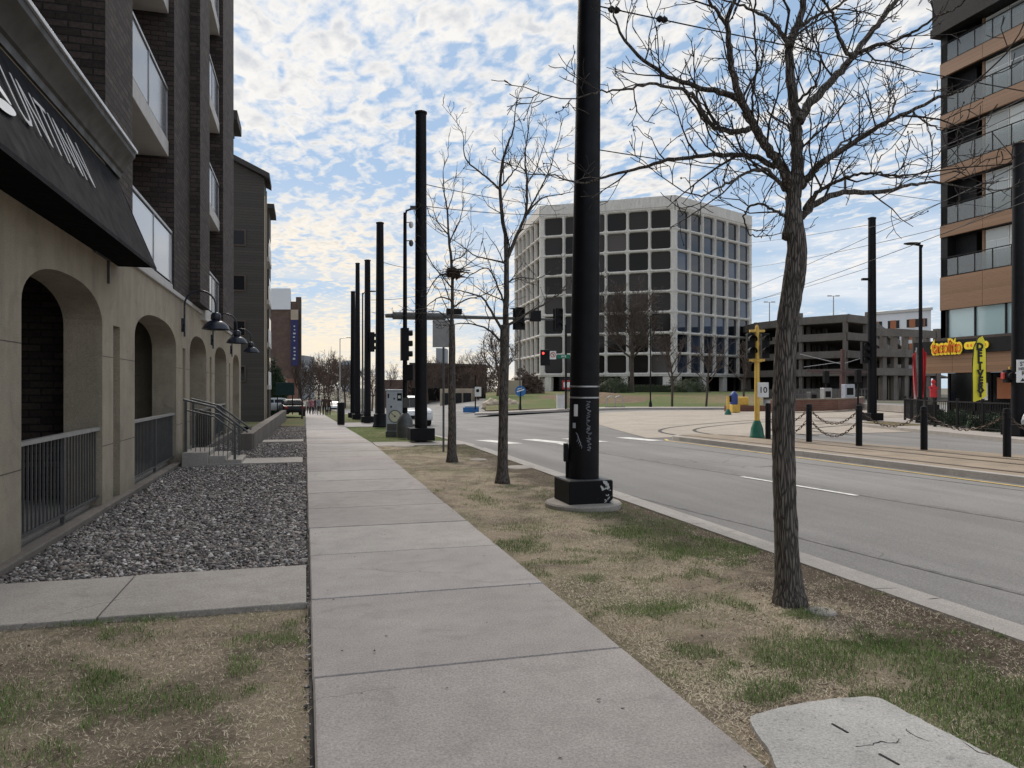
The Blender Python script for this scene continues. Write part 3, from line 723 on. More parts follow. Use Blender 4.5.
# worn concrete utility slab let into the verge
pd = MB(); pts = [G(750, 722), G(757, 716), G(800, 706), G(852, 699), G(876, 700), G(900, 711), G(1012, 768), G(1060, 795), G(830, 815), G(768, 752)]
pl = [(p.x, p.y) for p in pts]; pl = [(v.x, v.y) for v in spline([Vector((a, b, 0)) for a, b in pl]+[Vector((*pl[0], 0))], 4)][:-1]
pl = [(a_+.012*mnoise.noise(Vector((a_*9, b_*9, 0)))+.006*mnoise.noise(Vector((a_*31, b_*31, 5))), b_+.012*mnoise.noise(Vector((a_*9, b_*9, 7)))) for (a0_, b0_), (a1_, b1_) in zip(pl, pl[1:]+pl[:1]) for a_, b_ in [(a0_+(a1_-a0_)*k_/5, b0_+(b1_-b0_)*k_/5) for k_ in range(5)]]
pd.prism(pl, -0.12, 0.012)
o = structure('utility_slab', pd, 'slab'); PADPOLY = pl
sl = MB()
for a, b in (((888, 722+0), (902, 733)), ((880, 738), (900, 736)), ((952-0, 760), (930, 752))): 
    pass
for (ax, ay), (bx, by) in (((832, 724), (848, 733)), ((879, 754), (899, 765))):
    a, b = G(ax, ay, .012), G(bx, by, .012); sl.bar(a+Vector((0, 0, .0)), b, 0.012, 0.006)
structure('slab_slots', sl, 'dark_void')
ck = MB(); rr = random.Random(31)
for pp in ([(855, 747), (872, 745), (880, 742), (893, 743), (900, 739)], [(905, 728), (915, 736), (928, 741)], [(962, 741), (978, 752), (990, 755)]):
    q_ = spline([G(a_, b_, .0125) for a_, b_ in pp], 5); q_ = [v+Vector((rr.gauss(0, .003), rr.gauss(0, .003), 0)) for v in q_]
    ck.tube(q_, [.0005]+[rr.uniform(.001, .0035) for _ in q_[1:-1]]+[.0005], 4)
structure('slab_cracks', ck, 'tar_dark')

# ---------------------------------------------------------------- loose ground cover (numpy meshes)
rng = np.random.default_rng(5)
def mesh_np(name, V, Fi, mat, tone, per):
    me = bpy.data.meshes.new(name); nf = len(Fi)
    me.vertices.add(len(V)); me.vertices.foreach_set('co', V.astype(np.float32).ravel())
    me.loops.add(nf*3); me.loops.foreach_set('vertex_index', Fi.astype(np.int32).ravel())
    me.polygons.add(nf); me.polygons.foreach_set('loop_start', np.arange(0, nf*3, 3, dtype=np.int32))
    at = me.attributes.new('tone', 'FLOAT', 'POINT'); at.data.foreach_set('value', np.repeat(tone, per).astype(np.float32))
    me.materials.append(MATS[mat]); me.update(calc_edges=True); me.validate()
    o = bpy.data.objects.new(name, me); COL.objects.link(o); o['kind'] = 'stuff'; return o
def vnoise(x, y, s, seed):
    """vectorised value noise"""
    r = np.random.default_rng(seed).random((64, 64)); fx, fy = x*s, y*s
    ix, iy = np.floor(fx).astype(int), np.floor(fy).astype(int); tx, ty = fx-ix, fy-iy
    tx = tx*tx*(3-2*tx); ty = ty*ty*(3-2*ty); g_ = lambda a, b: r[a % 64, b % 64]
    return (g_(ix, iy)*(1-tx)+g_(ix+1, iy)*tx)*(1-ty)+(g_(ix, iy+1)*(1-tx)+g_(ix+1, iy+1)*tx)*ty
GREEN = [(860, 655, .75, .50), (770, 690, .22, .14), (930, 700, .7, .35), (990, 690, .6, .5), (590, 577, .22, .2), (650, 607, .3, .2), (700, 650, .2, .2), (640, 530, .9, .6), (690, 545, .8, .5), (540, 525, .6, .5), (520, 545, .35, .4), (1000, 750, .6, .4), (480, 495, .3, .8), (560, 500, .6, 1.2)]
GP = [(*G(px, py)[:2], a, b) for px, py, a, b in GREEN]
GP += [(-2.2, 4.6, 1.0, .9), (-1.7, 3.9, .8, .8), (-1.9, 3.2, .8, .8), (-1.0, 4.4, .35, .4), (-0.9, 3.2, .5, .5), (-2.0, 2.6, 1.0, .6), (3.2, 19.6, 1.6, 1.5)]
def green_at(x, y):
    m = np.zeros_like(x)
    for cx_, cy_, a, b in GP:
        m = np.maximum(m, np.exp(-((x-cx_)/a)**2-((y-cy_)/b)**2))
    n = 0.55*vnoise(x, y, 2.3, 11)+0.45*vnoise(x, y, 7.0, 12)
    far = np.clip((y-22)/3, 0, 1)*(x > 0)
    n2 = .5*vnoise(x, y, 1.7, 14)+.3*vnoise(x, y, 4.5, 15)+.2*vnoise(x, y, 13.0, 16)
    f = np.maximum(m, far*.9)+(n2-.5)*1.5
    kerb = .35*np.exp(-((x-3.95)/.35)**2)*(y > 6.3)
    tuft = np.clip((.6*vnoise(x, y, 2.6, 17)+.4*vnoise(x, y, 8.0, 18)-.60)*5, 0, .8)
    return np.clip(np.maximum(np.clip((f+kerb-.34)*2.2, 0, 1.05), tuft)*(0.45+1.0*n), 0, 1.3)
def blades(name, x, y, L, W, lean, mat, z0=-0.025):
    n = len(x); a = rng.uniform(0, 2*PI, n); zb = np.array([H(float(p), float(q)) for p, q in zip(x, y)]) if y.max() > 22 else np.zeros(n)
    zb = zb+z0; th = rng.uniform(lean[0], lean[1], n); l = rng.uniform(L[0], L[1], n); w = rng.uniform(W[0], W[1], n)
    dx, dy = np.cos(a), np.sin(a); px, py = -dy*w, dx*w
    h = l*np.sin(th); r = l*np.cos(th); up = rng.uniform(0.0, 0.014, n)
    b0 = np.stack([x-px, y-py, zb+up], 1); b1 = np.stack([x+px, y+py, zb+up], 1)
    m0 = np.stack([x+dx*r*.45-px*.8, y+dy*r*.45-py*.8, zb+up+h*.62], 1); m1 = np.stack([x+dx*r*.45+px*.8, y+dy*r*.45+py*.8, zb+up+h*.62], 1)
    t = np.stack([x+dx*r, y+dy*r, zb+up+h], 1)
    V = np.stack([b0, b1, m0, m1, t], 1).reshape(-1, 3); k = np.arange(n)[:, None]*5
    Fi = np.concatenate([k+np.array([[0, 1, 3]]), k+np.array([[0, 3, 2]]), k+np.array([[2, 3, 4]])], 1).reshape(-1, 3)
    tone = np.clip(0.5+0.25*rng.standard_normal(n)+0.5*(vnoise(x, y, 3, 21)-0.5), 0, 1)
    return mesh_np(name, V, Fi, mat, tone, 5)
def field(areas):
    X, Y = [], []
    for x0, x1, y0, y1, dn in areas:
        n = int((x1-x0)*(y1-y0)*dn); X.append(rng.uniform(x0, x1, n)); Y.append(rng.uniform(y0, y1, n))
    return np.concatenate(X), np.concatenate(Y)
def inpad(x, y):
    c = np.zeros(len(x), bool); n = len(PADPOLY)
    for i in range(n):
        (xa, ya), (xb, yb) = PADPOLY[i], PADPOLY[(i+1) % n]
        c ^= ((ya > y) != (yb > y)) & (x < (xb-xa)*(y-ya)/((yb-ya) or 1e-9)+xa)
    return c
PADX0, PADX1, PADY1 = 2.0, 2.9, 4.05
def sel(x, y, m): return x[m], y[m]
AR = [(1.86, 4.39, 2.0, 5, 14000), (1.86, 4.39, 5, 8, 8500), (1.87, 4.39, 8, 12, 4500), (1.88, 4.40, 12, 20.8, 1600), (1.88, 4.42, 22.5, 37, 500), (-3.4, 0.015, 2.2, 5.77, 13000)]
x, y = field(AR); gr = green_at(x, y)
kx_ = x+(vnoise(x, y, 1.8, 41)-.5)*1.2+(vnoise(x, y, 6, 42)-.5)*.5
dirt = 1-.72*np.clip((kx_-3.45)/.35, 0, 1)*(y < 20)
edge = np.clip((x-1.88)/.12, 0.2, 1)*np.where(x < 0, np.clip((5.76-y)/.10, .3, 1), 1)
pad = ~inpad(x, y)
keep = (rng.random(len(x)) < np.clip(1.15-gr*0.8, 0.25, 1)*dirt*edge*np.clip(0.45+vnoise(x, y, 3.1, 33), 0, 1)) & pad
blades('dry_grass', *sel(x, y, keep), (.012, .040), (.0009, .0017), (.02, .5), 'dry_blade')
keep = (rng.random(len(x)) < np.clip((gr-0.12)*.85, 0.008, 1)) & pad
blades('green_grass', *sel(x, y, keep), (.018, .045), (.001, .0018), (.4, 1.4), 'green_blade')
# gravel
def stones(name, areas, size, z0):
    bm = bmesh.new(); bmesh.ops.create_icosphere(bm, subdivisions=1, radius=1.0)
    bv = np.array([v.co[:] for v in bm.verts]); bf = np.array([[v.index for v in f.verts] for f in bm.faces]); bm.free()
    x, y = field(areas); n = len(x)
    s = np.exp(rng.normal(0, 0.28, n))*size
    jit = 1+0.28*rng.standard_normal((n, len(bv), 1)); V = bv[None]*jit*np.stack([s*rng.uniform(.8, 1.5, n), s*rng.uniform(.7, 1.1, n), s*rng.uniform(.45, .8, n)], 1)[:, None, :]
    a = rng.uniform(0, 2*PI, n); b = rng.normal(0, .35, n); ca, sa, cb, sb = np.cos(a), np.sin(a), np.cos(b), np.sin(b)
    Y1 = V[:, :, 1]*cb[:, None]-V[:, :, 2]*sb[:, None]; Z1 = V[:, :, 1]*sb[:, None]+V[:, :, 2]*cb[:, None]
    X2 = V[:, :, 0]*ca[:, None]-Y1*sa[:, None]; Y2 = V[:, :, 0]*sa[:, None]+Y1*ca[:, None]
    zz = np.array([H(p, q) for p, q in zip(x, y)])+z0+rng.uniform(-.01, .018, n)
    V = np.stack([X2+x[:, None], Y2+y[:, None], Z1+zz[:, None]], 2).reshape(-1, 3)
    Fi = (bf[None]+np.arange(n)[:, None, None]*len(bv)).reshape(-1, 3)
    tone = np.clip(rng.beta(1.3, 1.7, n)*.92+0.2*(rng.random(n) < .05), 0, 1)
    return mesh_np(name, V, Fi, 'stone', tone, len(bv))
stones('gravel', [(-2.5, -0.0, 7.02, 9.5, 3000), (-2.5, -0.0, 9.5, 12.5, 2100), (-2.5, -.0, 12.5, 16.7, 1300), (-2.4, -.0, 18, 23.5, 700), (-1.2, -.0, 24.6, 40, 240), (-2.5, -1.65, 23, 50, 60)], 0.0155, -0.032)
stones('joint_grit', [(0.0, 0.03, 2.5, 7, 900)], 0.008, -0.025)
# leaf crumbs and bits lying on the verge
x, y = field([(1.95, 4.35, 2, 9, 22), (-3, -.1, 2, 5.7, 16), (3.0, 4.38, 3, 8, 90)])
blades('leaf_litter', x, y, (.012, .035), (.005, .012), (.0, .3), 'dry_blade', -0.01)
bpy.data.objects['leaf_litter'].data.materials[0] = MATS['dead_leaf']
# fallen crumbs on the slabs
x, y = field([(.05, 1.88, 2.5, 9, 3)]); blades('pavement_litter', x, y, (.01, .03), (.004, .009), (.0, .2), 'dry_blade', -0.001)
bpy.data.objects['pavement_litter'].data.materials[0] = MATS['dead_leaf']
# ================================================================ brick apartment building on the left
BX = -2.6
apt = thing('apartment_building', 'dark brick apartment building with tan stucco arcade and black awning beside the gravel', 'building', (BX, 16, 0))
OPEN = [(8.1, 11.05), (13.0, 16.95), (18.85, 21.9), (23.85, 27.3), (29.6, 32.4)]
SPR, RISE, TOPZ = 2.43, 0.46, 3.5
w = MB()
def arch_z(y, a, b):
    t = abs((y-(a+b)/2)/((b-a)/2)); return SPR+RISE*(max(0.0, 1-t**2.4))**(1/2.0)
TH = 0.46
for a, b in OPEN:
    n = 22; ysn = [a+(b-a)*(0.5-0.5*math.cos(PI*i/n)) for i in range(n+1)]
    for i in range(n):
        y0, y1 = ysn[i], ysn[i+1]; z0, z1 = arch_z(y0, a, b), arch_z(y1, a, b)
        w.quad((BX, y0, z0), (BX, y1, z1), (BX, y1, TOPZ), (BX, y0, TOPZ))
        w.quad((BX-TH, y1, z1), (BX-TH, y0, z0), (BX-TH, y0, TOPZ), (BX-TH, y1, TOPZ))
        w.quad((BX, y1, z1), (BX, y0, z0), (BX-TH, y0, z0), (BX-TH, y1, z1))
SL = [11.83, 18.0, 22.85, 28.4]
edges = [(0.0, 8.1)]+[(OPEN[i][1], OPEN[i+1][0]) for i in range(4)]+[(32.4, 33.2)]
for a, b in edges:
    s_ = [c for c in SL if a < c < b]
    if s_:
        c = s_[0]; e = 0.2
        w.box((BX-TH, a, 0), (BX, c-e, TOPZ)); w.box((BX-TH, c+e, 0), (BX, b, TOPZ)); w.box((BX-TH, c-e, 0), (BX-0.30, c+e, TOPZ)); w.box((BX-.3, c-e, SPR+.05), (BX, c+e, TOPZ))
    else: w.box((BX-TH, a, 0), (BX, b, TOPZ))
w.build('arcade_wall', 'stucco', apt)
# scored joints of the stucco
jt = MB()
for z in (0.82, 2.02):
    for a, b in edges:
        for p, q in ([(a, b)] if not [c for c in SL if a < c < b] else [(a, [c for c in SL if a < c < b][0]-.2), ([c for c in SL if a < c < b][0]+.2, b)]):
            jt.box((BX-.001, p+.004, z), (BX+.002, q-.004, z+.010))
jt.build('stucco_joint', 'brown_wall', apt)
up = MB(); up.box((BX-TH, 0.0, TOPZ+.002), (BX, 11.87, 4.66)); up.build('shopfront_wall', 'stucco', apt)
# ledge over the arcade
lg = MB(); lg.box((BX-.3, 11.9, TOPZ+.003), (BX+0.05, 33.2, TOPZ+.09), 0.01); lg.build('ledge', 'fascia', apt)
pl = MB(); pl.box((BX-.1, 0, -0.2), (BX+.085, 17.0, 0.045), 0.015); pl.box((BX-.1, 18.6, -0.5), (BX+.085, 33.2, 0.045), 0.015); pl.build('plinth', 'ramp_concrete', apt)
# porch behind the arches
pb = MB(); pb.box((-4.5, 0, -.1), (-4.4, 33, 3.45)); pb.build('porch_wall', 'dark_brick', apt)
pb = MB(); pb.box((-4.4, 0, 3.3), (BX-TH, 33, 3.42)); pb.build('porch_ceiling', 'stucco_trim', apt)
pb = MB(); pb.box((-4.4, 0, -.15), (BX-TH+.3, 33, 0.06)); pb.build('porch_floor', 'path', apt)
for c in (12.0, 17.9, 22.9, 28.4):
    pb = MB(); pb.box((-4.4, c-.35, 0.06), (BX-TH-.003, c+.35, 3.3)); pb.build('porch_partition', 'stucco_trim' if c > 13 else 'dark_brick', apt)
for y0, y1 in ((7.6, 9.2), (9.9, 11.3), (13.2, 15.0), (15.3, 17.0), (19.2, 21.2), (24.2, 26.2)):
    wn = MB(); wn.box((-4.4, y0, .25), (-4.34, y1, 2.75)); p_ = wn.build('porch_window', 'flat_glass', apt)
    fm = MB()
    for a, b in ((y0-.07, y0), (y1, y1+.07), ((y0+y1)/2-.03, (y0+y1)/2+.03)): fm.box((-4.4, a, .18), (-4.31, b, 2.82))
    fm.box((-4.4, y0-.07, 2.75), (-4.31, y1+.07, 2.82)); fm.box((-4.4, y0-.07, 1.95), (-4.315, y1+.07, 2.0)); fm.build('window_frame', 'black_paint', p_)
# arch railings
for a, b in OPEN[:2]+OPEN[3:4]:
    rm = MB(); zt = 1.06; X = BX-.06
    n = int((b-a)/.115)
    for i in range(1, n): y = a+(b-a)*i/n; rm.bar((X, y, .16), (X, y, zt-.02), .016)
    rm.bar((X, a, .16), (X, b, .16), .04, .03)
    rm.bar((X, (a+b)/2, .06), (X, (a+b)/2, zt), .045, .045)
    r_ = rm.build('railing', 'rail_grey', apt)
    tp = MB(); tp.bar((X, a+.002, zt), (X, b-.002, zt), .07, .045); tp.build('top_rail', 'rail_light', r_)
# brick floors above
TZ = 17.5
bw_ = MB()
FR = [(0, 7.0, BX), (11.2, 12.86, BX), (16.7, 18.9, BX), (18.9, 20.7, BX+.22), (24.0, 27.4, BX+.22)]
for a, b, X in FR:
    z0 = 4.9 if b < 11.9 else TOPZ+.1
    bw_.box((-9, a, z0) if a != 11.2 else (-9, a, TOPZ+.1), (X, b, TZ))
bw_.box((-9, 7.0, 4.9), (-3.5, 11.2, TZ)); bw_.box((-9, 12.86, 3.4), (-4.0, 16.7, TZ)); bw_.box((-9, 20.7, 3.4), (-3.8, 24, TZ))
bw_.box((-12, 27.4, TOPZ+.1), (BX-.3, 33.2, 12.0))
bw_.build('brick_wall', 'dark_brick', apt)
ev = MB(); ev.box((-12, 27.41, 12.003), (BX-.25, 33.3, 12.2), .02); ev.box((-12, 31.5, 12.203), (BX+.0, 33.6, 12.6), .02); ev.build('eave', 'roof_dark', apt)
# balconies
def balcony(y0, y1, X, z, first):
    b = MB(); dep = 1.3
    b.box((X-dep, y0+.01, z-.32), (X, y1-.01, z), .01)
    o = b.build('balcony', 'fascia' if not first else 'fascia', apt)
    g_ = MB(); n = 2
    for i in range(n): 
        p, q = y0+.03+(y1-y0-.06)*i/n, y0+.03+(y1-y0-.06)*(i+1)/n
        g_.box((X-.045, p+.025, z+.06), (X-.03, q-.025, z+1.0))
    g_.build('balcony_glass', 'balcony_glass', o)
    r = MB(); r.bar((X-.037, y0+.01, z+1.06), (X-.037, y1-.01, z+1.06), .06, .05)
    for i in range(n+1): y = y0+.03+(y1-y0-.06)*i/n; r.bar((X-.037, y, z), (X-.037, y, z+1.04), .04, .04)
    r.build('balcony_rail', 'rail_light', o)
    d = MB(); xb = -4.0 if y0 < 18 else -3.8
    d.box((xb, y0+.5, z+.05), (xb+.05, y1-.8, z+2.2)); dd = d.build('balcony_door', 'dark_glass', apt)
    f = MB()
    for y in (y0+.44, (y0+y1)/2-.15, y1-.8): f.box((xb, y, z+.03), (xb+.08, y+.06, z+2.26))
    f.box((xb, y0+.44, z+2.2), (xb+.08, y1-.74, z+2.26)); f.build('door_frame', 'black_paint', dd)
for k in range(5):
    z = 3.72+2.93*k
    if k == 0: balcony(12.88, 16.68, BX-.02, z, True)
    else: balcony(12.88, 16.68, BX-.10, z, False)
    balcony(20.72, 23.98, BX+.12, z-.05, False)
# cornice with metal cap
prof = [(BX, 4.62), (BX+.03, 4.62), (BX+.04, 4.70), (BX+.07, 4.72), (BX+.10, 4.80), (BX+.17, 4.88), (BX+.215, 4.93), (BX+.225, 5.0), (BX, 5.0)]
cn = MB(); n = len(prof); y0, y1 = 0.0, 11.95
cn.add([(x, y0, z) for x, z in prof]+[(x, y1, z) for x, z in prof], [(i, (i+1) % n, n+(i+1) % n, n+i) for i in range(n)]+[tuple(range(n-1, -1, -1)), tuple(range(n, 2*n))])
for yy in (5.6, 8.8): pass
o = cn.build('cornice', 'cornice_paint', apt); autosmooth(o, 25)
cp = MB(); cp.box((BX-.02, 0, 5.003), (BX+.25, 11.98, 5.05), .006); cp.build('cornice_cap', 'cap_metal', apt)
# awning
aw = MB(); y0, y1 = 0.0, 11.85; top = (BX+.004, 4.60); bot = (BX+.52, 3.34)
n = 12; ysa = [y0+(y1-y0)*i/n for i in range(n+1)]
vs = []
for y in ysa:
    for t in (0, .5, 1):
        sag = -.012*math.sin(PI*t); vs.append((top[0]+(bot[0]-top[0])*t+sag, y, top[1]+(bot[1]-top[1])*t))
aw.add(vs, [(i*3+j, i*3+j+1, (i+1)*3+j+1, (i+1)*3+j) for i in range(n) for j in range(2)])
aw.add([(top[0], y1, top[1]), (bot[0], y1, bot[1]), (top[0], y1, bot[1]+.0)], [(0, 1, 2)])
aw.add([(bot[0], y0, bot[1]), (bot[0]+.004, y0, bot[1]-.05), (bot[0]+.004, y1, bot[1]-.05), (bot[0], y1, bot[1])], [(0, 1, 2, 3)])
awo = aw.build('awning', 'awning_cloth', apt)
sf = MB(); sf.box((BX+.003, 0, 3.352), (bot[0]-.012, 11.83, 3.362)); sf.build('awning_shade_panel', 'shade_black', awo)  # panel added across the open underside, its black imitating the shade there
fm = MB()
for y in (2, 4.2, 6.4, 8.6, 10.2, 11.7):
    fm.bar((BX+.02, y, 4.4), (bot[0]-.10, y, 3.37), .025)
fm.bar((BX+.02, 11.3, 3.35), (BX+.02, 11.3, 3.02), .03); fm.bar((BX+.02, 10.6, 3.34), (BX+.02, 11.3, 3.34), .02)
fm.build('awning_frame', 'rail_grey', awo)
# white lettering painted on the awning slope
dn = Vector((bot[0]-top[0], 0, bot[1]-top[1])).normalized()
tx = text_mb('UNTINN', 0.80, 0.002, -0.012, align='LEFT', spacing=1.02)
xw = max(v[0] for v in tx.v); xf(tx, Matrix.Diagonal((2.3/xw, 1, 1, 1)))
M = frame(Vector((BX+.004+.516*.43, 7.08, 4.6-1.26*.43)), (0, 1, 0), -dn)
xf(tx, M @ Matrix.Translation((0, 0, 0.012)))
tx.build('awning_lettering', 'letter_grey', awo)
lf = MB()
for (u, v, L, wd, ang) in ((6.66, -.02, .28, .06, -.5), (6.66, -.26, .28, .06, .2)):
    pts = [(L*math.cos(a_)*(1), wd*math.sin(a_)) for a_ in [2*PI*i/20 for i in range(20)]]
    ca, sa = math.cos(ang), math.sin(ang)
    lf.add([tuple(frame(Vector((BX+.004+.516*.46, u, 4.6-1.26*.46)), (0, 1, 0), -dn) @ Vector((ca*p-sa*q, v+sa*p+ca*q, .016))) for p, q in pts], [tuple(range(20))])
lf.build('awning_emblem', 'letter_white', awo)
# gooseneck lamps on the arcade wall
def gooseneck(y, label):
    t = thing('wall_lamp', label, 'wall lamp', (BX, y, 2.7), 'gooseneck lamps on the arcade wall')
    a = MB(); pts = [(0.06, 0, 0.02), (0.06, 0, .62)]+[(0.06+.32-.32*math.cos(u), 0, .70+.33*math.sin(u)) for u in [PI*i/14 for i in range(15)]]+[(.70, 0, .62), (.70, 0, .50)]
    a.tube(pts, .02, 8); part('arm', a, 'lamp_navy', t, 60)
    m = MB(); m.box((0.0, -.035, .12), (.04, .035, .42), .01); m.bar((0, 0, .2), (.06, 0, .2), .03); m.bar((0, 0, .36), (.06, 0, .36), .03); part('wall_plate', m, 'lamp_navy', t, 40)
    s = MB(); s.lathe([(.05, .56), (.085, .545), (.105, .50), (.11, .42), (.09, .385), (.13, .375), (.19, .34), (.25, .28), (.285, .21), (.295, .19), (.285, .185), (.27, .2), (.2, .29), (.1, .35)], 28, (.70, 0, 0)); part('lamp_shade', s, 'lamp_navy', t, 50)
    b = MB(); b.ball((.70, 0, .28), .055, 2); part('bulb', b, 'letter_white', t, 60)
gooseneck(17.65, 'dark gooseneck lamp on the stucco wall, the largest and nearest of three')
gooseneck(22.9, 'dark gooseneck lamp on the stucco wall, the middle one of three')
gooseneck(28.6, 'dark gooseneck lamp on the stucco wall, the smallest and farthest of three')
# steps up to the arcade with hand rails
st = thing('entrance_steps', 'short concrete steps beside the arcade wall', 'steps', (-1.9, 17.4, 0))
for i, (x0, x1, zt) in enumerate(((-2.45, -1.95, .27), (-1.95, -1.62, .18), (-1.62, -1.3, .09))):
    m = MB(); m.box((x0+1.9, -.62+(0 if i else -.15), -.1), (x1+1.9, .62, zt), .012); part('step', m, 'path', st)
def handrail(y, label):
    t = thing('handrail', label, 'handrail', (-1.9, y, 0), 'hand rails of the entrance steps')
    r = MB(); r.tube([(-.55, 0, 1.36), (-.1, 0, 1.24), (.05, 0, 1.20), (.68, 0, .70), (.72, 0, .66)], .022, 8); r.tube([(-.5, 0, 1.14), (-.1, 0, 1.04), (.05, 0, 1.0), (.5, 0, .64)], .016, 8); part('rail', r, 'rail_grey', t, 50)
    for x, zt in ((-.5, 1.34), (.46, .88)):
        p = MB(); p.bar((x, 0, .0), (x, 0, zt), .05, .05); part('post', p, 'rail_grey', t)
    b = MB()
    for i in range(9):
        x = -.4+.09*i; zt = 1.02 if x < 0 else 1.0-(x)*.8; b.bar((x, 0, .3-.25*(i/8)), (x, 0, zt), .014)
    part('baluster', b, 'rail_grey', t)
handrail(16.85, 'near metal hand rail sloping down the entrance steps'); handrail(17.95, 'far metal hand rail sloping down the entrance steps')
fn = thing('porch_guardrail', 'black guard rail standing between arches behind the steps', 'guard rail', (-2.45, 19.0, 0))
b = MB()
for i in range(16): b.bar((0, -.2+.18*i, .1), (0, -.2+.18*i, 1.05), .016)
part('baluster', b, 'black_paint', fn); b = MB(); b.bar((0, -.3, 1.07), (0, 2.6, 1.07), .06, .04); part('top_rail', b, 'rail_grey', fn)
# low wall of the ramp
rw = MB()
rw.box((-1.62, 20.6, -.3), (-1.32, 21.0, .42), .02)
pts = [(-1.47, y) for y in frange(20.8, 56, 2)]
vs = []
for x, y in pts:
    for dx, zz in ((-.15, -.4), (-.15, .40), (.15, .40), (.15, -.4)): vs.append((x+dx, y, H(x, y)*.55+zz))
n = len(pts); rw.add(vs, [(i*4+j, i*4+j+1, (i+1)*4+j+1, (i+1)*4+j) for i in range(n-1) for j in range(3)]+[(0, 3, 2, 1), (n*4-4, n*4-3, n*4-2, n*4-1)])
o = rw.build('ramp_wall', 'ramp_concrete'); tag(o, 'low concrete ramp wall running along the gravel bed', 'low wall')
# ================================================================ sided building beyond
sb = thing('sided_building', 'brown clapboard building with pitched eaves beyond the brick apartments', 'building', (-2.65, 52.6, -.6))
m = MB(); m.box((-9, 0, -.3), (0, 2.6, 16.2)); m.add([(0, 0, 16.2), (-9, 0, 16.2), (-9, 0, 20.6), (0, 2.6, 16.2), (-9, 2.6, 16.2), (-9, 2.6, 20.6)], [(0, 1, 2), (3, 5, 4)]); m.box((-9, 2.61, -.3), (-.9, 6.4, 16)); m.box((-9, 6.41, -.3), (0, 10, 15.6))
m.box((-9, 10.01, -.3), (-1.2, 20, 13.6)); part('wall', m, 'siding', sb)
m = MB(); m.box((-9, 6.1, 15.603), (.4, 10.3, 15.95)); m.add([(.35, -.4, 16.45), (-9.2, -.4, 20.95), (-9.2, 2.9, 20.95), (.35, 2.9, 16.45), (.35, -.4, 16.1), (-9.2, -.4, 20.6), (-9.2, 2.9, 20.6), (.35, 2.9, 16.1)], [(0, 1, 2, 3), (4, 7, 6, 5), (0, 4, 5, 1), (3, 2, 6, 7), (0, 3, 7, 4)])
m.box((-9, 10.25, 13.603), (-.9, 20.3, 13.9)); part('roof', m, 'roof_dark', sb)
m = MB(); m.box((.003, 0, -.3), (.06, .35, 15)); m.box((.003, 2.2, -.3), (.06, 2.59, 15.9)); part('corner_trim', m, 'tan_wall', sb)
for k in range(4):
    z = 2.6+3.0*k
    for x in (-1.7, -6):
        f = MB(); f.box((x-.55, -.06, z), (x+.55, .0, z+1.1)); fr_ = part('window', f, 'brown_wall', sb); g_ = MB(); g_.box((x-.45, -.075, z+.1), (x+.45, -.06, z+1.0)); part('pane', g_, 'dark_glass', fr_)
    b = MB(); b.box((-.85, 2.63, z-.5), (.2, 6.38, z-.2)); bo = part('balcony', b, 'fascia', sb)
    b = MB(); b.box((.14, 2.63, z-.2), (.18, 6.38, z+.75)); part('balcony_panel', b, 'white_paint', bo)
    for y0, X_ in ((3.0, -.9), (6.8, 0)):
        g_ = MB(); g_.box((X_, y0, z-.1), (X_+.02, y0+2.8, z+1.9)); part('balcony_window', g_, 'dark_glass', sb)
# ================================================================ trees
def wander(p, d, L, r0, r1, n, rr, curl=0.22, up=0.10):
    pts = [Vector(p)]; rad = [r0]; d = Vector(d).normalized()
    for i in range(n):
        d = (d+Vector((rr.gauss(0, curl), rr.gauss(0, curl), rr.gauss(0, curl)+up))).normalized()
        pts.append(pts[-1]+d*(L/n)); rad.append(r0+(r1-r0)*(i+1)/n)
    return pts, rad
def side_dir(t, rr, a0=.5, a1=1.1):
    t = t.normalized(); u = t.orthogonal().normalized(); w = t.cross(u); a = rr.uniform(0, 2*PI); b = rr.uniform(a0, a1)
    return t*math.cos(b)+(u*math.cos(a)+w*math.sin(a))*math.sin(b)
def twigs(mb, pts, rad, rr, lv, step, Ls, rmin, k=4, start=0.15, up=.07, tip=None, curl=.22):
    """side shoots along a limb; lv levels deep"""
    acc = 0; tot = sum((pts[i+1]-pts[i]).length for i in range(len(pts)-1)) or 1; run = 0; nxt = tot*start
    for i in range(len(pts)-1):
        seg = pts[i+1]-pts[i]; l = seg.length
        while nxt < run+l:
            f = (nxt-run)/l; p = pts[i]+seg*f; r = rad[i]+(rad[i+1]-rad[i])*f
            frac = nxt/tot; L = Ls*(1.15-0.65*frac)*rr.uniform(.55, 1.3); r0 = max(rmin*1.15, min(r*.6, L*.013+rmin*.6))
            d = side_dir(seg, rr); d.z += .15; n = 4 if lv > 1 else 3
            pp, ra = wander(p, d, L, r0, rmin, n, rr, curl, up)
            mb.tube(pp, ra, k if lv > 1 else 3, False)
            if lv > 1: twigs(mb, pp, ra, rr, lv-1, step*.72, Ls*.50, rmin, k, .2, up, tip, curl)
            elif tip and rr.random() < tip: mb.ball(pp[-1], rmin*2.2, 1, (1, 1, 1.5))
            nxt += step*rr.uniform(.6, 1.5)
        run += l
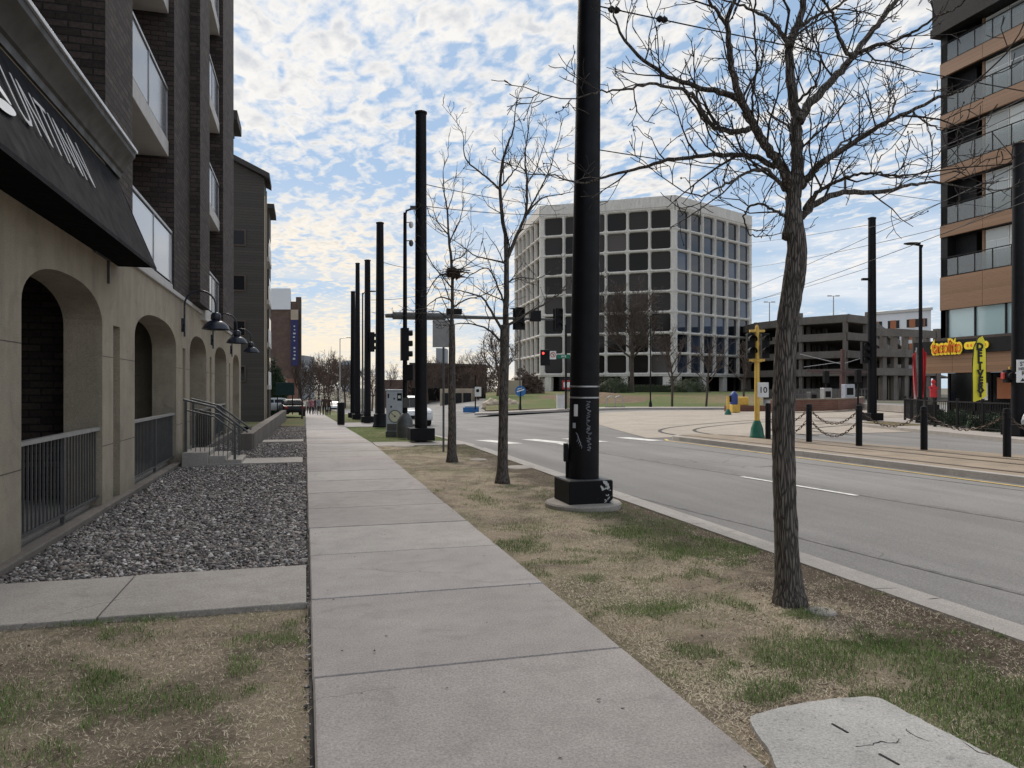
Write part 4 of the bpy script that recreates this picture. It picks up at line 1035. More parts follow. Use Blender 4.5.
def traced_tree(name, label, base, trunk, limbs, d0, seed, sc_px, rmin, step, Ls, lv=3, tip=.35, twig='twig', barkm='bark', org=(0, 0), flare=1.55, tk=30):
    """trunk / limbs given as (px, py, width px) seen from the road, limbs with a slope in depth"""
    rr = random.Random(seed)
    t = thing(name, label, 'tree', base)
    def pos(x, y, dd): return P(x*sc_px+org[0], y*sc_px+org[1], d0+dd)
    tm = MB(); cm = MB()
    tp = [P(x, y, d0) for x, y, w in trunk]; tr = [w/2*d0/F for x, y, w in trunk]
    sp = spline(tp, 8); n = len(sp)
    rads = [tr[min(int(i/8), len(tr)-1)]+(tr[min(int(i/8)+1, len(tr)-1)]-tr[min(int(i/8), len(tr)-1)])*((i % 8)/8) for i in range(n)]
    for i in range(n):
        h = (sp[i].z-base[2]); rads[i] *= 1+(flare-1)*math.exp(-max(h, 0)/.12)
    sp[0].z = base[2]-.06
    tm.tube(sp, rads, tk, True, rough=0.10, seed=seed)
    for (pl, w0, w1, slope) in limbs:
        q = []; L = len(pl)
        for i, (x, y) in enumerate(pl): q.append(pos(x, y, slope*(i/(L-1))**1.2))
        s = spline(q, 6)
        # small natural kinks
        for i in range(1, len(s)): s[i] += Vector((rr.gauss(0, 1), rr.gauss(0, 1), rr.gauss(0, 1)))*(.0055 if d0 < 8 else .004)
        n = len(s); ra = [max(rmin, (w0+(w1-w0)*(i/(n-1))**.8)/2*d0/F) for i in range(n)]
        tm.tube(s, ra, 9 if w0 > 6 else 6, True, rough=.06, seed=seed)
        twigs(cm, s, ra, rr, lv, step, Ls, rmin, 4, .08, .10, tip)
        e = s[-1]-s[-3]; pp, r2 = wander(s[-1], e, Ls*1.1, ra[-1], rmin, 5, rr, .22, .06); cm.tube(pp, r2, 4, False); twigs(cm, pp, r2, rr, 2, step*.7, Ls*.5, rmin, 4, .1, .1, tip)
    for m, nm, mt in ((tm, 'trunk', barkm), (cm, 'crown', twig)):
        o = m.build(nm, mt, t, True)
    return t
K = 340/1004
MAIN = [([(562, 700), (570, 600), (580, 530), (585, 450), (575, 330), (562, 230), (560, 140), (595, 40), (612, -70), (600, -240)], 15, 4, .1),
 ([(572, 600), (560, 540), (525, 480), (470, 400), (430, 325), (400, 240), (380, 130), (376, 60), (395, 0), (420, -110)], 11, 2.5, -.5),
 ([(378, 90), (350, 40), (322, 5), (300, -60)], 4, 2, -.5),
 ([(440, 340), (400, 288), (320, 265), (200, 225), (100, 150), (50, 70), (40, 30)], 7, 1.4, .55),
 ([(440, 380), (390, 390), (330, 370), (285, 295), (250, 268), (150, 250), (70, 262), (-20, 275)], 5.5, 1.2, -.7),
 ([(520, 495), (450, 462), (350, 458), (220, 470), (100, 500), (0, 527), (-40, 540), (-170, 515)], 5.5, 1.2, .5),
 ([(545, 560), (500, 510), (450, 505), (400, 530), (340, 560), (290, 580)], 4.5, 1.2, -.6),
 ([(548, 640), (500, 612), (450, 604), (425, 640), (440, 690), (470, 700)], 3, 1, .6),
 ([(588, 360), (620, 305), (700, 220), (760, 150), (830, 60), (880, 0), (925, -50), (1000, -170)], 9, 2.5, .6),
 ([(745, 170), (705, 110), (690, 50), (660, 0), (640, -70)], 4.5, 1.5, -.3),
 ([(760, 155), (830, 132), (900, 108), (980, 60), (1060, 20)], 4, 1.3, -.5),
 ([(592, 550), (630, 505), (680, 468), (780, 400), (870, 350), (1000, 290), (1090, 262)], 8, 1.6, -.5),
 ([(590, 640), (650, 592), (740, 570), (850, 565), (920, 545), (1000, 540), (1080, 555)], 7, 1.3, .5),
 ([(605, 620), (640, 570), (690, 538), (730, 522), (800, 510), (880, 520), (950, 510)], 4.5, 1.2, -.8),
 ([(560, 135), (520, 75), (470, 40), (400, 10), (330, -10)], 5, 1.3, .6),
 ([(566, 135), (600, 70), (680, 30), (760, -20), (860, -90)], 4, 1.5, .5),
 ([(455, 370), (450, 300), (462, 200), (458, 100), (460, 0), (455, -90)], 2.4, 1.3, -.8),
 ([(580, 440), (560, 380), (500, 330), (480, 260), (490, 190)], 2.6, 1.2, .9),
 ([(585, 300), (640, 240), (650, 170), (640, 120)], 2.6, 1.2, -.9),
 ([(250, 268), (290, 330), (350, 440)], 3, 1.4, .4),
 ([(690, 460), (720, 420), (790, 390), (850, 400)], 2.6, 1.1, .8),
 ([(850, 360), (870, 300), (862, 270)], 2.2, 1.0, .3), ([(920, 325), (960, 360), (1010, 385)], 2.2, 1.0, .3)]
b = G(790, 602)
traced_tree('bare_tree', 'bare street tree with thick furrowed trunk on the near grass verge, the largest tree', (b.x, b.y, 0),
    [(790, 602, 23), (787.5, 560, 22.5), (785, 500, 22), (783.5, 440, 21.5), (784, 380, 21), (788, 320, 20.5), (794, 280, 20.5), (797, 250, 19), (794, 222, 17.5), (793, 205, 14)],
    [(l, a*1.15, c*1.1, s) for l, a, c, s in MAIN], b.y*CS+b.x*SN, 3, K, .0027, .20, .58, 3, .16, org=(600, 0))
k2 = 150/524
T2 = [([(265, 800), (268, 560), (262, 470), (245, 330), (256, 200), (290, 110), (296, 60)], 8, 1.5, .2), ([(262, 570), (300, 480), (335, 390), (338, 280), (333, 200), (348, 60)], 6, 1.2, .5),
 ([(246, 315), (205, 275), (140, 225), (118, 180), (118, 130)], 3, 1, -.5), ([(262, 720), (240, 660), (205, 590), (160, 600), (110, 640)], 3, 1, .6), ([(268, 570), (225, 560), (160, 545), (100, 500)], 3, 1, -.7),
 ([(268, 790), (340, 745), (420, 700), (470, 665), (540, 640)], 4, 1, .5), ([(335, 400), (370, 340), (415, 250), (440, 160)], 3, 1, -.5), ([(320, 430), (380, 350), (450, 330), (510, 320)], 2.5, 1, .7),
 ([(262, 820), (215, 740), (180, 690), (120, 670), (70, 660)], 4, 1, -.6), ([(335, 300), (370, 240), (410, 120)], 2, .9, .5), ([(250, 300), (300, 240), (330, 190)], 2.4, .9, -.4), ([(265, 640), (310, 620), (370, 625), (420, 600)], 2.5, .9, .8),
 ([(262, 860), (200, 800), (120, 780), (60, 790)], 3.5, 1, .8)]
b = G(502.5, 482); d2 = b.x*SN+b.y*CS
traced_tree('bare_tree', 'slender bare tree on the verge between the black pole and the tree with the nest', (b.x, b.y, 0),
    [(502.5, 482, 11), (503, 440, 10), (504, 380, 9.5), (505, 325, 9.5)], [(l, a*.8, c*.7, q) for l, a, c, q in T2], d2, 5, k2, .0034, .24, .62, 2, .15, org=(430, 100), tk=12)
T3 = [([(76, 800), (78, 600), (65, 480), (60, 380), (48, 310), (46, 240)], 5, 1, .3), ([(78, 620), (40, 610), (10, 640), (-20, 700)], 2.4, .9, .5), ([(76, 600), (110, 590), (150, 560)], 2.4, .9, -.5), ([(64, 470), (30, 430), (10, 380)], 2, .8, .4),
 ([(66, 500), (100, 430), (115, 380)], 2, .8, -.6), ([(76, 730), (120, 700), (190, 680), (230, 650)], 2.6, .9, .7), ([(76, 700), (30, 690), (-20, 730)], 2.4, .9, -.7), ([(60, 390), (80, 330), (85, 280)], 1.6, .8, .5), ([(78, 560), (120, 540), (140, 480)], 2, .8, .6), ([(76, 780), (30, 740), (-30, 745)], 2.4, .9, .2), ([(78, 660), (0, 560), (-20, 500)], 2, .8, -.3)]
b = G(452, 461); d3 = b.x*SN+b.y*CS
traced_tree('bare_tree', 'thin bare street tree carrying a dark bird nest beside the sign post', (b.x, b.y, 0),
    [(452, 461, 9), (452, 420, 8), (452, 370, 7), (452, 325, 6)], [(l, a*.8, c*.7, q) for l, a, c, q in T3], d3, 9, k2, .0038, .36, .7, 2, .15, org=(430, 100), tk=10)
nm = MB(); c = P(453.5, 273, d3); rr = random.Random(4)
for i in range(130):
    a = rr.uniform(0, 2*PI); z = rr.uniform(-.11, .11); r = .17*math.sqrt(max(.05, 1-(z/.16)**2)); p = c+Vector((math.cos(a)*r, math.sin(a)*r, z)); q = p+Vector((rr.gauss(0, .12), rr.gauss(0, .12), rr.gauss(0, .04))); nm.bar(p, q, .012)
nm.ball(c, .14, 2, (1.1, 1.1, .8), .3)
o = nm.build('bird_nest', 'nest_twig'); tag(o, 'dark twig bird nest high in the thin bare tree', 'nest')
# background trees: grown once, copied
def grown_tree(name, label, loc, Ht, seed, spread=.5, twig='twig_far', dens=1.0, rmin=.012, group=None, r0=.12, levels=3):
    rr = random.Random(seed); t = thing(name, label, 'tree', loc, group)
    tm = MB(); cm = MB(); th = Ht*.28
    pts, ra = wander((0, 0, -.2), (0, 0, 1), th+.2, r0, r0*.8, 4, rr, .04, .2); tm.tube(pts, ra, 8, True)
    ld, lr = wander(pts[-1], (rr.gauss(0, .08), rr.gauss(0, .08), 1), Ht*.62, r0*.75, rmin, 9, rr, .09, .12); tm.tube(ld, lr, 6, True); twigs(cm, ld, lr, rr, 2, .55/dens, Ht*.16, rmin, 3, .2, .15)
    n = int(8*dens)+3
    for i in range(n):
        f = i/n; p = ld[int(f*6)]; a = i*2.4+rr.uniform(-.4, .4); e = rr.uniform(.5, 1.0)
        d = Vector((math.cos(a)*spread*1.6, math.sin(a)*spread*1.6, e)); L = Ht*(.48-.26*f)*rr.uniform(.8, 1.2)
        lp, l2 = wander(p, d, L, r0*(.5-.25*f), rmin, 7, rr, .14, .14); tm.tube(lp, l2, 5, True); twigs(cm, lp, l2, rr, levels-1, .42/dens, Ht*.17, rmin, 3, .2, .12)
    part('trunk', tm, twig, t, 60); part('crown', cm, twig, t); return t
# ================================================================ overhead-line poles
def catenary_pole(px, d, zb, Ht, label, rb=.2, rt=.15, kind='box', group='tall black tram line poles'):
    p = C(px, d, zb); t = thing('catenary_pole', label, 'pole', p, group)
    s = MB(); s.tube([(0, 0, .0), (0, 0, Ht*.5), (0, 0, Ht)], [rb, (rb+rt)/2, rt], 20); part('shaft', s, 'black_paint', t, 40)
    c = MB(); c.lathe([(rt+.02, Ht-.02), (rt+.025, Ht+.03), (rt*.6, Ht+.07)], 20); part('cap', c, 'black_flat', t, 40)
    if kind == 'box':
        b = MB(); b.box((-.36, -.36, .03), (.36, .36, .40), .012); part('base_box', b, 'black_paint', t)
    else:
        b = MB(); b.lathe([(.34, 0), (.36, .05), (.33, .12), (.30, .2), (rb+.06, .55), (rb+.05, .62), (rb, .66)], 16); part('base_cover', b, 'black_paint', t, 40)
    return t
p = G(583, 505); dm = p.x*SN+p.y*CS
t = thing('catenary_pole', 'thick black tram pole with chipped base box on a round concrete footing', 'pole', p, 'tall black tram line poles', 0)
def skew(z): return .0125*z*Vector((CS, -SN, 0))
s = MB(); zs = [0, 2, 4, 6, 8, 9.8]; s.tube([skew(z)+Vector((0, 0, z)) for z in zs], [.215-.0085*z for z in zs], 40); part('shaft', s, 'black_paint', t, 40)
def chipped():
    m, nt, b = _nt('chipped_paint'); co = objco(nt); n = noise(nt, co, 7, 5, .6); g_ = nt.nodes.new('ShaderNodeNewGeometry'); q = nt.nodes.new('ShaderNodeSeparateXYZ'); nt.links.new(co, q.inputs[0])
    f = math_(nt, 'GREATER_THAN', math_(nt, 'ADD', n, math_(nt, 'MULTIPLY', q.outputs[0], .55)), .68)
    nt.links.new(mixc(nt, f, (.008, .008, .009), (.55, .55, .54)), b.inputs['Base Color']); b.inputs['Roughness'].default_value = .55; b.inputs['Specular IOR Level'].default_value = .15; bump(nt, b, n, .2, .01); MATS['chipped_paint'] = m
chipped()
rzb = 0
b = MB(); b.box((-.31, -.31, .06), (.31, .31, .36), .008); part('base_box', b, 'chipped_paint', t)
b = MB(); b.box((-.30, -.30, .362), (.30, .30, .372), .003); part('base_plate', b, 'rail_grey', t)
b = MB(); b.lathe([(.52, -.1), (.52, .035), (.50, .055), (.3, .06)], 40); part('footing', b, 'footing', t, 40)
b = MB()
for z in (1.47, 1.62): b.lathe([(.2145-.0085*z+.0, z-.011), (.2175-.0085*z+.003, z-.009), (.2175-.0085*z+.003, z+.009), (.2145-.0085*z, z+.011)], 40, (skew(z).x, skew(z).y, 0))
part('steel_band', b, 'steel', t, 40)
cdir = Vector((-SN, -CS, 0)); rdir = Vector((CS, -SN, 0))
b = MB(); a = rdir*-1
b.obox(a*.235+Vector((0, 0, .72)), rdir, .03, cdir, .07, (0, 0, 1), .12); b.bar(a*.22+Vector((0, 0, .6)), a*.22+Vector((0, 0, .36)), .03); part('junction_box', b, 'black_flat', t)
def wrap(r, ang, z): # point on the shaft surface, ang from camera side
    v = cdir*math.cos(ang)+rdir*math.sin(ang); return skew(z)+v*(r-.0085*z+.002)+Vector((0, 0, z))
def decal(name, a0, a1, z0, z1, mat, n=6):
    m = MB(); vs = []
    for i in range(n+1):
        a = a0+(a1-a0)*i/n
        for z in (z0, z1): vs.append(wrap(.2165, a, z))
    m.add(vs, [(2*i, 2*i+2, 2*i+3, 2*i+1) for i in range(n)]); return part(name, m, mat, t)
decal('sticker', -.82, -.52, 1.22, 1.38, 'letter_white'); decal('sticker', -.9, -.66, 1.06, 1.13, 'cabinet_paint')
gr = MB(); rr = random.Random(12); z = 1.42
while z > .78:   # scratched tag running down the shaft
    a = .18+rr.uniform(-.06, .06)+.12*(1.42-z); pp = [(a-.12, z), (a+.14, z-.012+rr.uniform(-.02, .02)), (a-.10, z-.035), (a+.10, z-.05+rr.uniform(-.03, .02))]
    ps = spline([wrap(.2165, u, v) for u, v in pp], 4); gr.tube(ps, .0028, 3, False); z -= .052+rr.uniform(0, .02)
for k in range(4): gr.tube(spline([wrap(.2165, -.62+.09*k, 1.0-.05*k), wrap(.2165, -.45+.08*k, .94-.04*k), wrap(.2165, -.55+.1*k, .88-.03*k)], 5), .0026, 3, False)
part('scratched_tag', gr, 'cabinet_paint', t)
catenary_pole(421, 22.3, 0.02, 9.75, 'tall black tram pole standing behind the sign post, second from the front', .19, .16)
catenary_pole(380, 35.7, H(3.4, 34)-.02, 9.7, 'tall black tram pole beside the painted signal cabinet, holding the traffic signal mast', .24, .17, 'cover')
catenary_pole(367.5, 42.7, H(3.4, 41)-.02, 9.25, 'tall black tram pole next beyond the signal mast pole', .2, .16)
catenary_pole(357.6, 50.9, H(3.4, 49)-.02, 10.6, 'slim tall black tram pole, the second from the far end of the row', .2, .14)
catenary_pole(353, 56.5, H(3.4, 54)-.02, 9.5, 'black tram pole at the far end of the row', .2, .16)
catenary_pole(872, 36.3, 0.0, 9.8, 'tall black tram pole on the corner pavement across the road', .22, .17)
catenary_pole(1018.5, 25.0, 0.0, 9.7, 'tall black tram pole by the restaurant carrying the white stop sign', .22, .17)
# ================================================================ traffic signals, lamps and signs on the near side
def signal_mb(mb, c, right, face, w=.36, h=1.05, dp=.22):
    """three lamp housing with hoods; face = direction the lamps look"""
    c = Vector(c); mb.obox(c, right, w/2, face, dp/2, (0, 0, 1), h/2)
    f = Vector(face).normalized(); rt = Vector(right).normalized()
    for k in (-1, 0, 1):
        o = c+Vector((0, 0, k*h/3.1)); vs = []; nn = 10
        for (dd, rr_) in ((dp/2, w*.36), (dp/2+.13, w*.38)):
            for i in range(nn+1):
                a = PI*(-.15+1.3*i/nn); vs.append(o+f*dd+rt*(math.cos(a)*rr_)+Vector((0, 0, math.sin(a)*rr_)))
        mb.add(vs, [(i, i+1, nn+2+i, nn+1+i) for i in range(nn)])
# street lamp with signal beside the cabinet
p = C(405, 24.6, 0.0); t = thing('street_lamp', 'dark street lamp with cobra head, camera and traffic signal beside the painted cabinet', 'street lamp', p)
b = MB(); b.lathe([(.27, -.02), (.28, .3), (.25, .55), (.17, .7), (.1, .78)], 16); part('base', b, 'rail_grey', t, 40)
s = MB(); s.tube([(0, 0, .7), (0, 0, 7.35)], [.085, .055], 12); part('pole', s, 'black_paint', t, 40)
a = MB(); a.tube([rdir*0+Vector((0, 0, 7.2)), rdir*.05+Vector((0, 0, 7.42)), rdir*.28+Vector((0, 0, 7.5))], .035, 8); part('arm', a, 'black_paint', t, 40)
l = MB(); l.obox(rdir*.42+Vector((0, 0, 7.51)), rdir, .24, cdir, .1, (0, 0, 1), .045); part('luminaire', l, 'rail_grey', t)
for zz in (6.95, 6.35):
    c = MB(); c.bar((0, 0, zz+.08), rdir*.2+Vector((0, 0, zz+.08)), .03); c.lathe([(.04, zz+.1), (.07, zz+.05), (.075, zz-.02), (.05, zz-.09), (.01, zz-.11)], 12, (rdir.x*.2, rdir.y*.2, 0)); part('camera', c, 'white_paint' if zz > 6.5 else 'rail_grey', t, 50)
s = MB(); signal_mb(s, rdir*.02-cdir*-.22+Vector((0, 0, 3.02)), (0, 1, 0), (1, 0, 0), .34, 1.05, .24); s.bar((0, 0, 2.6), cdir*.2+Vector((0, 0, 2.6)), .04); s.bar((0, 0, 3.4), cdir*.2+Vector((0, 0, 3.4)), .04); part('traffic_signal', s, 'black_flat', t)
s = MB(); s.obox(rdir*.12+cdir*.1+Vector((0, 0, 2.1)), rdir, .17, cdir, .12, (0, 0, 1), .26); s.bar((0, 0, 2.2), rdir*.1+Vector((0, 0, 2.2)), .05); part('pedestrian_signal', s, 'black_flat', t)
s = MB(); s.obox(rdir*.06+cdir*.1+Vector((0, 0, 1.12)), rdir, .1, cdir, .06, (0, 0, 1), .16); part('push_button', s, 'rail_grey', t)
# mast arm on the third pole
pz = C(380, 35.7, 0); my = 5.05
t = thing('signal_mast', 'horizontal mast arm over the road with dark traffic signals and a camera', 'traffic signal', (pz.x+.25, pz.y, my))
m = MB(); L = 8.7; m.tube([(0, 0, 0), (.45, 0, .02), (3, 0, .03), (L, 0, .02)], [.10, .12, .10, .05], 12); part('arm', m, 'rail_grey', t, 40)
m = MB(); m.tube([(.35, 0, .02), (2.9, 0, .03)], .19, 14); part('sleeve', m, 'rail_grey', t, 40)
for x, w_, h_ in ((6.62, .62, 1.08), (8.68, .5, 1.15)):
    s = MB(); signal_mb(s, (x, -.12, .02), (1, 0, 0), (0, -1, 0), .4, 1.1); s.box((x-w_/2, .0, -h_/2), (x+w_/2, .02, h_/2)); part('traffic_signal', s, 'black_flat', t)
s = MB(); s.box((7.2, -.15, -.1), (7.75, .1, .45), .02); part('detector', s, 'black_flat', t)
s = MB(); s.box((2.95, -.16, .14), (3.7, .12, .42), .02); part('detector', s, 'black_flat', t)
# traffic head on the fourth pole
p = C(372.3, 42.4, 3.7); t = thing('traffic_signal', 'black three lamp traffic signal hung on a tram pole beyond the mast arm', 'traffic signal', p)
s = MB(); signal_mb(s, (0, 0, .5), (0, -1, 0), (1, 0, 0), .36, 1.1); part('housing', s, 'black_flat', t); s = MB(); s.bar((-.25, 0, .2), (0, 0, .2), .05); s.bar((-.25, 0, .8), (0, 0, .8), .05); part('bracket', s, 'black_flat', t)
# second far lamp
def cobra(px, d, zb, Ht, label, arm=1.0, dirv=None, mat='black_paint', r=.08, headw=.13, extra=None):
    p = C(px, d, zb); t = thing('street_lamp', label, 'street lamp', p); dv = Vector(dirv or (CS, -SN, 0)).normalized()
    s = MB(); s.tube([(0, 0, 0), (0, 0, Ht)], [r, r*.65], 10); part('pole', s, mat, t, 40)
    b = MB(); b.lathe([(r*2.2, 0), (r*2.2, .25), (r*1.4, .5), (r, .6)], 12); part('base', b, mat, t, 40)
    a = MB(); a.tube([(0, 0, Ht-.15), dv*.1+Vector((0, 0, Ht+.02)), dv*arm+Vector((0, 0, Ht+.12))], r*.5, 8); part('arm', a, mat, t, 40)
    l = MB(); q = dv.cross(Vector((0, 0, 1)))
    vs = []
    for u, w_, h_ in ((-.3, .3, .5), (-.1, .9, 1), (.25, 1, 1), (.42, .5, .5)):
        c = dv*(arm+u)+Vector((0, 0, Ht+.12))
        for a_ in range(8): vs.append(c+q*(headw*w_*math.cos(a_*PI/4))+Vector((0, 0, .065*h_*math.sin(a_*PI/4))))
    l.add(vs, [(i*8+j, i*8+(j+1) % 8, i*8+8+(j+1) % 8, i*8+8+j) for i in range(3) for j in range(8)]+[tuple(range(7, -1, -1)), tuple(range(24, 32))]); part('luminaire', l, mat, t, 50); return t
cobra(362.6, 53, H(4, 51), 8.9, 'thin dark street lamp standing among the far tram poles', .55, None, 'rail_grey')
cobra(340, 85, -1.2, 8.4, 'pale thin street lamp over the far sidewalk beside the bin', 1.0, None, 'rail_light', .07)
cobra(920.5, 34.4, 0, 8.1, 'dark street lamp standing on the corner pavement left of the restaurant', -.45, None, 'black_paint', .10, .2)
cobra(650.5, 62, .0, 7.6, 'slim dark street lamp in front of the office block lawn', .4, None, 'black_flat', .06)
cobra(520, 62.4, -.2, 8.3, 'slim lamp on the far corner left of the office block, above the blue sign', -.6, None, 'rail_grey', .06)
# signal cabinet with painted wheel
p = C(396, 26.2, 0.0); t = thing('signal_cabinet', 'pale blue-grey signal cabinet painted with a yellow wheel beside the sidewalk', 'cabinet', p, None, -YAW)
m = MB(); m.box((-.30, -.25, .1), (.30, .25, 1.50), .015); part('body', m, 'cabinet_paint', t)
m = MB(); m.box((-.33, -.28, 1.502), (.33, .28, 1.55), .012); part('lid', m, 'cabinet_paint', t)
m = MB(); m.box((-.32, -.27, -.1), (.32, .27, .1), .01); m.box((-.27, -.2515, .12), (.27, -.2515-.004, .36)); part('plinth', m, 'rail_grey', t)
m = MB(); m.lathe([(.0, -.254), (.19, -.254), (.19, -.2515)], 32, (.0, 0, .62), 'y'); part('painted_wheel', m, 'cabinet_disc', t)
m = MB(); R_ = [(.215, -.2545), (.215, -.2515), (.19, -.2515), (.19, -.2555)]
for i in range(32):
    a0, a1 = 2*PI*i/32, 2*PI*(i+1)/32; m.quad((.19*math.cos(a0), -.2555, .62+.19*math.sin(a0)), (.222*math.cos(a0), -.2555, .62+.222*math.sin(a0)), (.222*math.cos(a1), -.2555, .62+.222*math.sin(a1)), (.19*math.cos(a1), -.2555, .62+.19*math.sin(a1)))
m.bar((-.0, -.257, .62), (-.13, -.257, .74), .018, .002, (0, 1, 0)); m.lathe([(0, -.2575), (.035, -.2575), (.035, -.255)], 12, (0, 0, .62), 'y'); part('wheel_rim', m, 'rail_grey', t)
m = MB(); m.box((.08, -.2535, 1.16), (.24, -.2515, 1.42)); m.box((-.05, -.2535, 1.2), (0, -.2515, 1.26)); m.box((-.16, -.2535, .92), (-.1, -.2515, .98)); m.box((-.25, -.2535, 1.25), (-.2, -.2515, 1.4)); part('dark_sticker', m, 'black_flat', t)
m = MB(); m.box((.11, -.2555, 1.24), (.2, -.2537, 1.34)); part('pale_sticker', m, 'white_paint', t)
# sign post (back of the sign)
p = C(443.5, 18.8, 0.0); t = thing('sign_post', 'thin metal post showing the plain grey back of a large sign', 'road sign', p, None, -YAW)
m = MB(); m.box((-.025, -.02, 0), (.025, .02, 3.4)); part('post', m, 'rail_grey', t)
m = MB(); m.box((-.27, -.035, 2.62), (.27, -.022, 3.30), .004); part('sign_panel', m, 'rail_light', t)
# litter bin
p = C(341, 39, H(2.2, 38)); t = thing('litter_bin', 'black round litter bin at the far end of the near sidewalk', 'bin', p)
m = MB(); m.lathe([(.18, 0), (.19, .05), (.19, 1.05), (.2, 1.06), (.2, 1.12)], 20); part('body', m, 'black_paint', t, 40); m = MB(); m.lathe([(.2, 1.122), (.19, 1.17), (.08, 1.2), (.02, 1.2)], 20); part('lid', m, 'black_flat', t, 40)
# round covers set into the verge
for px, py, r, lb in ((520, 466.5, .33, 'round concrete cover set in the dry grass behind the slender tree'), (404, 445.5, .3, 'small pale cover set in green grass near the second tram pole'), (822, 610, .10, 'grey stone lying in the grass at the foot of the largest tree'), (478, 459, .2, 'small round cover in the verge beside the thin tree')):
    p = G(px, py); m = MB(); m.lathe([(r, -.05), (r, -.012), (r*.9, -.002), (.02, .0)], 28)
    t = thing('ground_cover', lb, 'ground cover', p); part('disc', m, 'footing', t, 40)
# ================================================================ bollards and chains on the tram bed
BOL = [(768, 438, 404), (809, 441, 407), (859, 445, 408), (924, 449, 404), (1007, 456, 402)]
names = ['black bollard beside the yellow signal post', 'second black bollard from the yellow signal post', 'black bollard in front of the tram pole across the road', 'black bollard in front of the restaurant flag', 'black bollard nearest the silver car']
bps = []
for (px, py, pt), nm_ in zip(BOL, names):
    p = G(px, py+.8, 0.0); h = 1.12; bps.append(p)
    if nm_ == names[0]:
        t = thing('bollard', nm_, 'bollard', p, 'chained bollards along the tram bed'); m = MB(); m.lathe([(.085, -.02), (.085, 1.08), (.075, 1.12), (.03, 1.13)], 16); part('post', m, 'black_paint', t, 40)
        m = MB(); m.lathe([(.0855, .98), (.0935, .985), (.0935, 1.03), (.0855, 1.035)], 16); part('collar', m, 'black_flat', t, 40); b0 = t
    else: dup(b0, p, 0, nm_)
last = G(1075, 463, 0); bps.append(last); dup(b0, last, 0, 'black bollard beyond the picture edge by the silver car')
def chain(p, q, z0, sag, label):
    m = MB(); n = max(8, int((q-p).length/.085)); pr = None
    pts = [p.lerp(q, i/n)+Vector((0, 0, z0-sag*4*(i/n)*(1-i/n))) for i in range(n+1)]
    for i in range(n):
        a, b = pts[i], pts[i+1]; tn = (b-a).normalized(); u = tn.cross(Vector((0, 0, 1))).normalized(); 
        if i % 2: u = tn.cross(u)
        c = (a+b)/2; L = (b-a).length*.68; W = .03; ring = [c+tn*(L*math.cos(x))+u*(W*math.sin(x)) for x in [2*PI*k/8 for k in range(8)]]
        m.tube(ring+[ring[0]], .011, 4, False)
    o = m.build('chain', 'rust_rail'); tag(o, label, 'chain', 'chains between the bollards')
pos_n = ['behind the largest tree', 'right of the largest tree', 'in front of the corner grass', 'in front of the restaurant', 'beside the silver car']
for i in range(5):
    for k, (z0, sg) in enumerate(((1.0, .42), (.72, .5))):
        if k and i > 1: continue
        chain(bps[i], bps[i+1], z0, sg, ('upper' if k == 0 else 'lower')+' hanging bollard chain '+pos_n[i] if i < 2 else 'hanging bollard chain '+pos_n[i])
# yellow tram signal post
p = G(757, 437.5, 0); t = thing('tram_signal', 'yellow signal post with green base and a white speed sign reading 10', 'tram signal', p, None, -YAW)
m = MB(); m.lathe([(.24, 0), (.24, .04), (.22, .07), (.19, .3), (.12, .5), (.1, .55)], 16); part('base', m, 'green_base', t, 40)
m = MB(); m.tube([(0, 0, .5), (0, 0, 3.52)], [.085, .07], 14); m.lathe([(.14, 2.44), (.16, 2.46), (.16, 2.5), (.1, 2.53)], 14); part('post', m, 'yellow_paint', t, 40)
m = MB(); m.box((-.24, -.06, 2.46), (.24, .06, 2.54), .01); m.box((-.24, -.06, 3.4), (.24, .06, 3.48), .01); m.lathe([(.05, 3.5), (.06, 3.56), (.03, 3.64)], 10); part('bracket', m, 'yellow_paint', t)
for x, c in ((-.21, 0), (.26, 1)):
    s = MB(); s.box((x-.12, -.1, 2.56), (x+.12, .12, 3.36), .02)
    for k in range(2):
        z = 2.78+.38*k; vs = []
        for dd in (0, .22):
            for i in range(11): a = PI*(-.15+1.3*i/10); vs.append((x+.13*math.cos(a), -.1-dd, z+.13*math.sin(a)))
        s.add(vs, [(i, i+1, 12+i, 11+i) for i in range(10)])
    part('signal_head', s, 'black_flat', t)
m = MB(); m.box((-.02, -.115, 1.3), (.34, -.10, 1.78), .006); sg = part('sign_plate', m, 'white_paint', t)
tx = text_mb('10', .27, .002, .004); xf(tx, Matrix.Translation((.16, -.119, 1.53)) @ Matrix.Rotation(PI/2, 4, 'X')); part('sign_number', tx, 'letter_black', sg)
# small yellow post, blue bin and yellow barrier farther off
p = G(728, 414.5, -.1); t = thing('marker_post', 'short yellow post with green base in front of the office lawn', 'marker post', p); m = MB(); m.lathe([(.22, 0), (.2, .12), (.09, .34)], 12); part('base', m, 'green_base', t, 40); m = MB(); m.tube([(0, 0, .3), (0, 0, 1.15)], .09, 12); part('post', m, 'yellow_paint', t, 40); m = MB(); m.box((.1, -.08, .8), (.22, .08, 1.2), .01); part('box', m, 'black_flat', t)
p = G(734, 412.5, -.1); t = thing('blue_drum', 'blue drum on a yellow block beside the short yellow post', 'drum', p); m = MB(); m.box((-.3, -.3, 0), (.3, .3, .55), .02); part('block', m, 'yellow_paint', t); m = MB(); m.lathe([(.25, .56), (.27, .7), (.27, 1.2), (.22, 1.3), (.1, 1.45), (.02, 1.48)], 14); part('drum', m, 'blue_paint', t, 40)
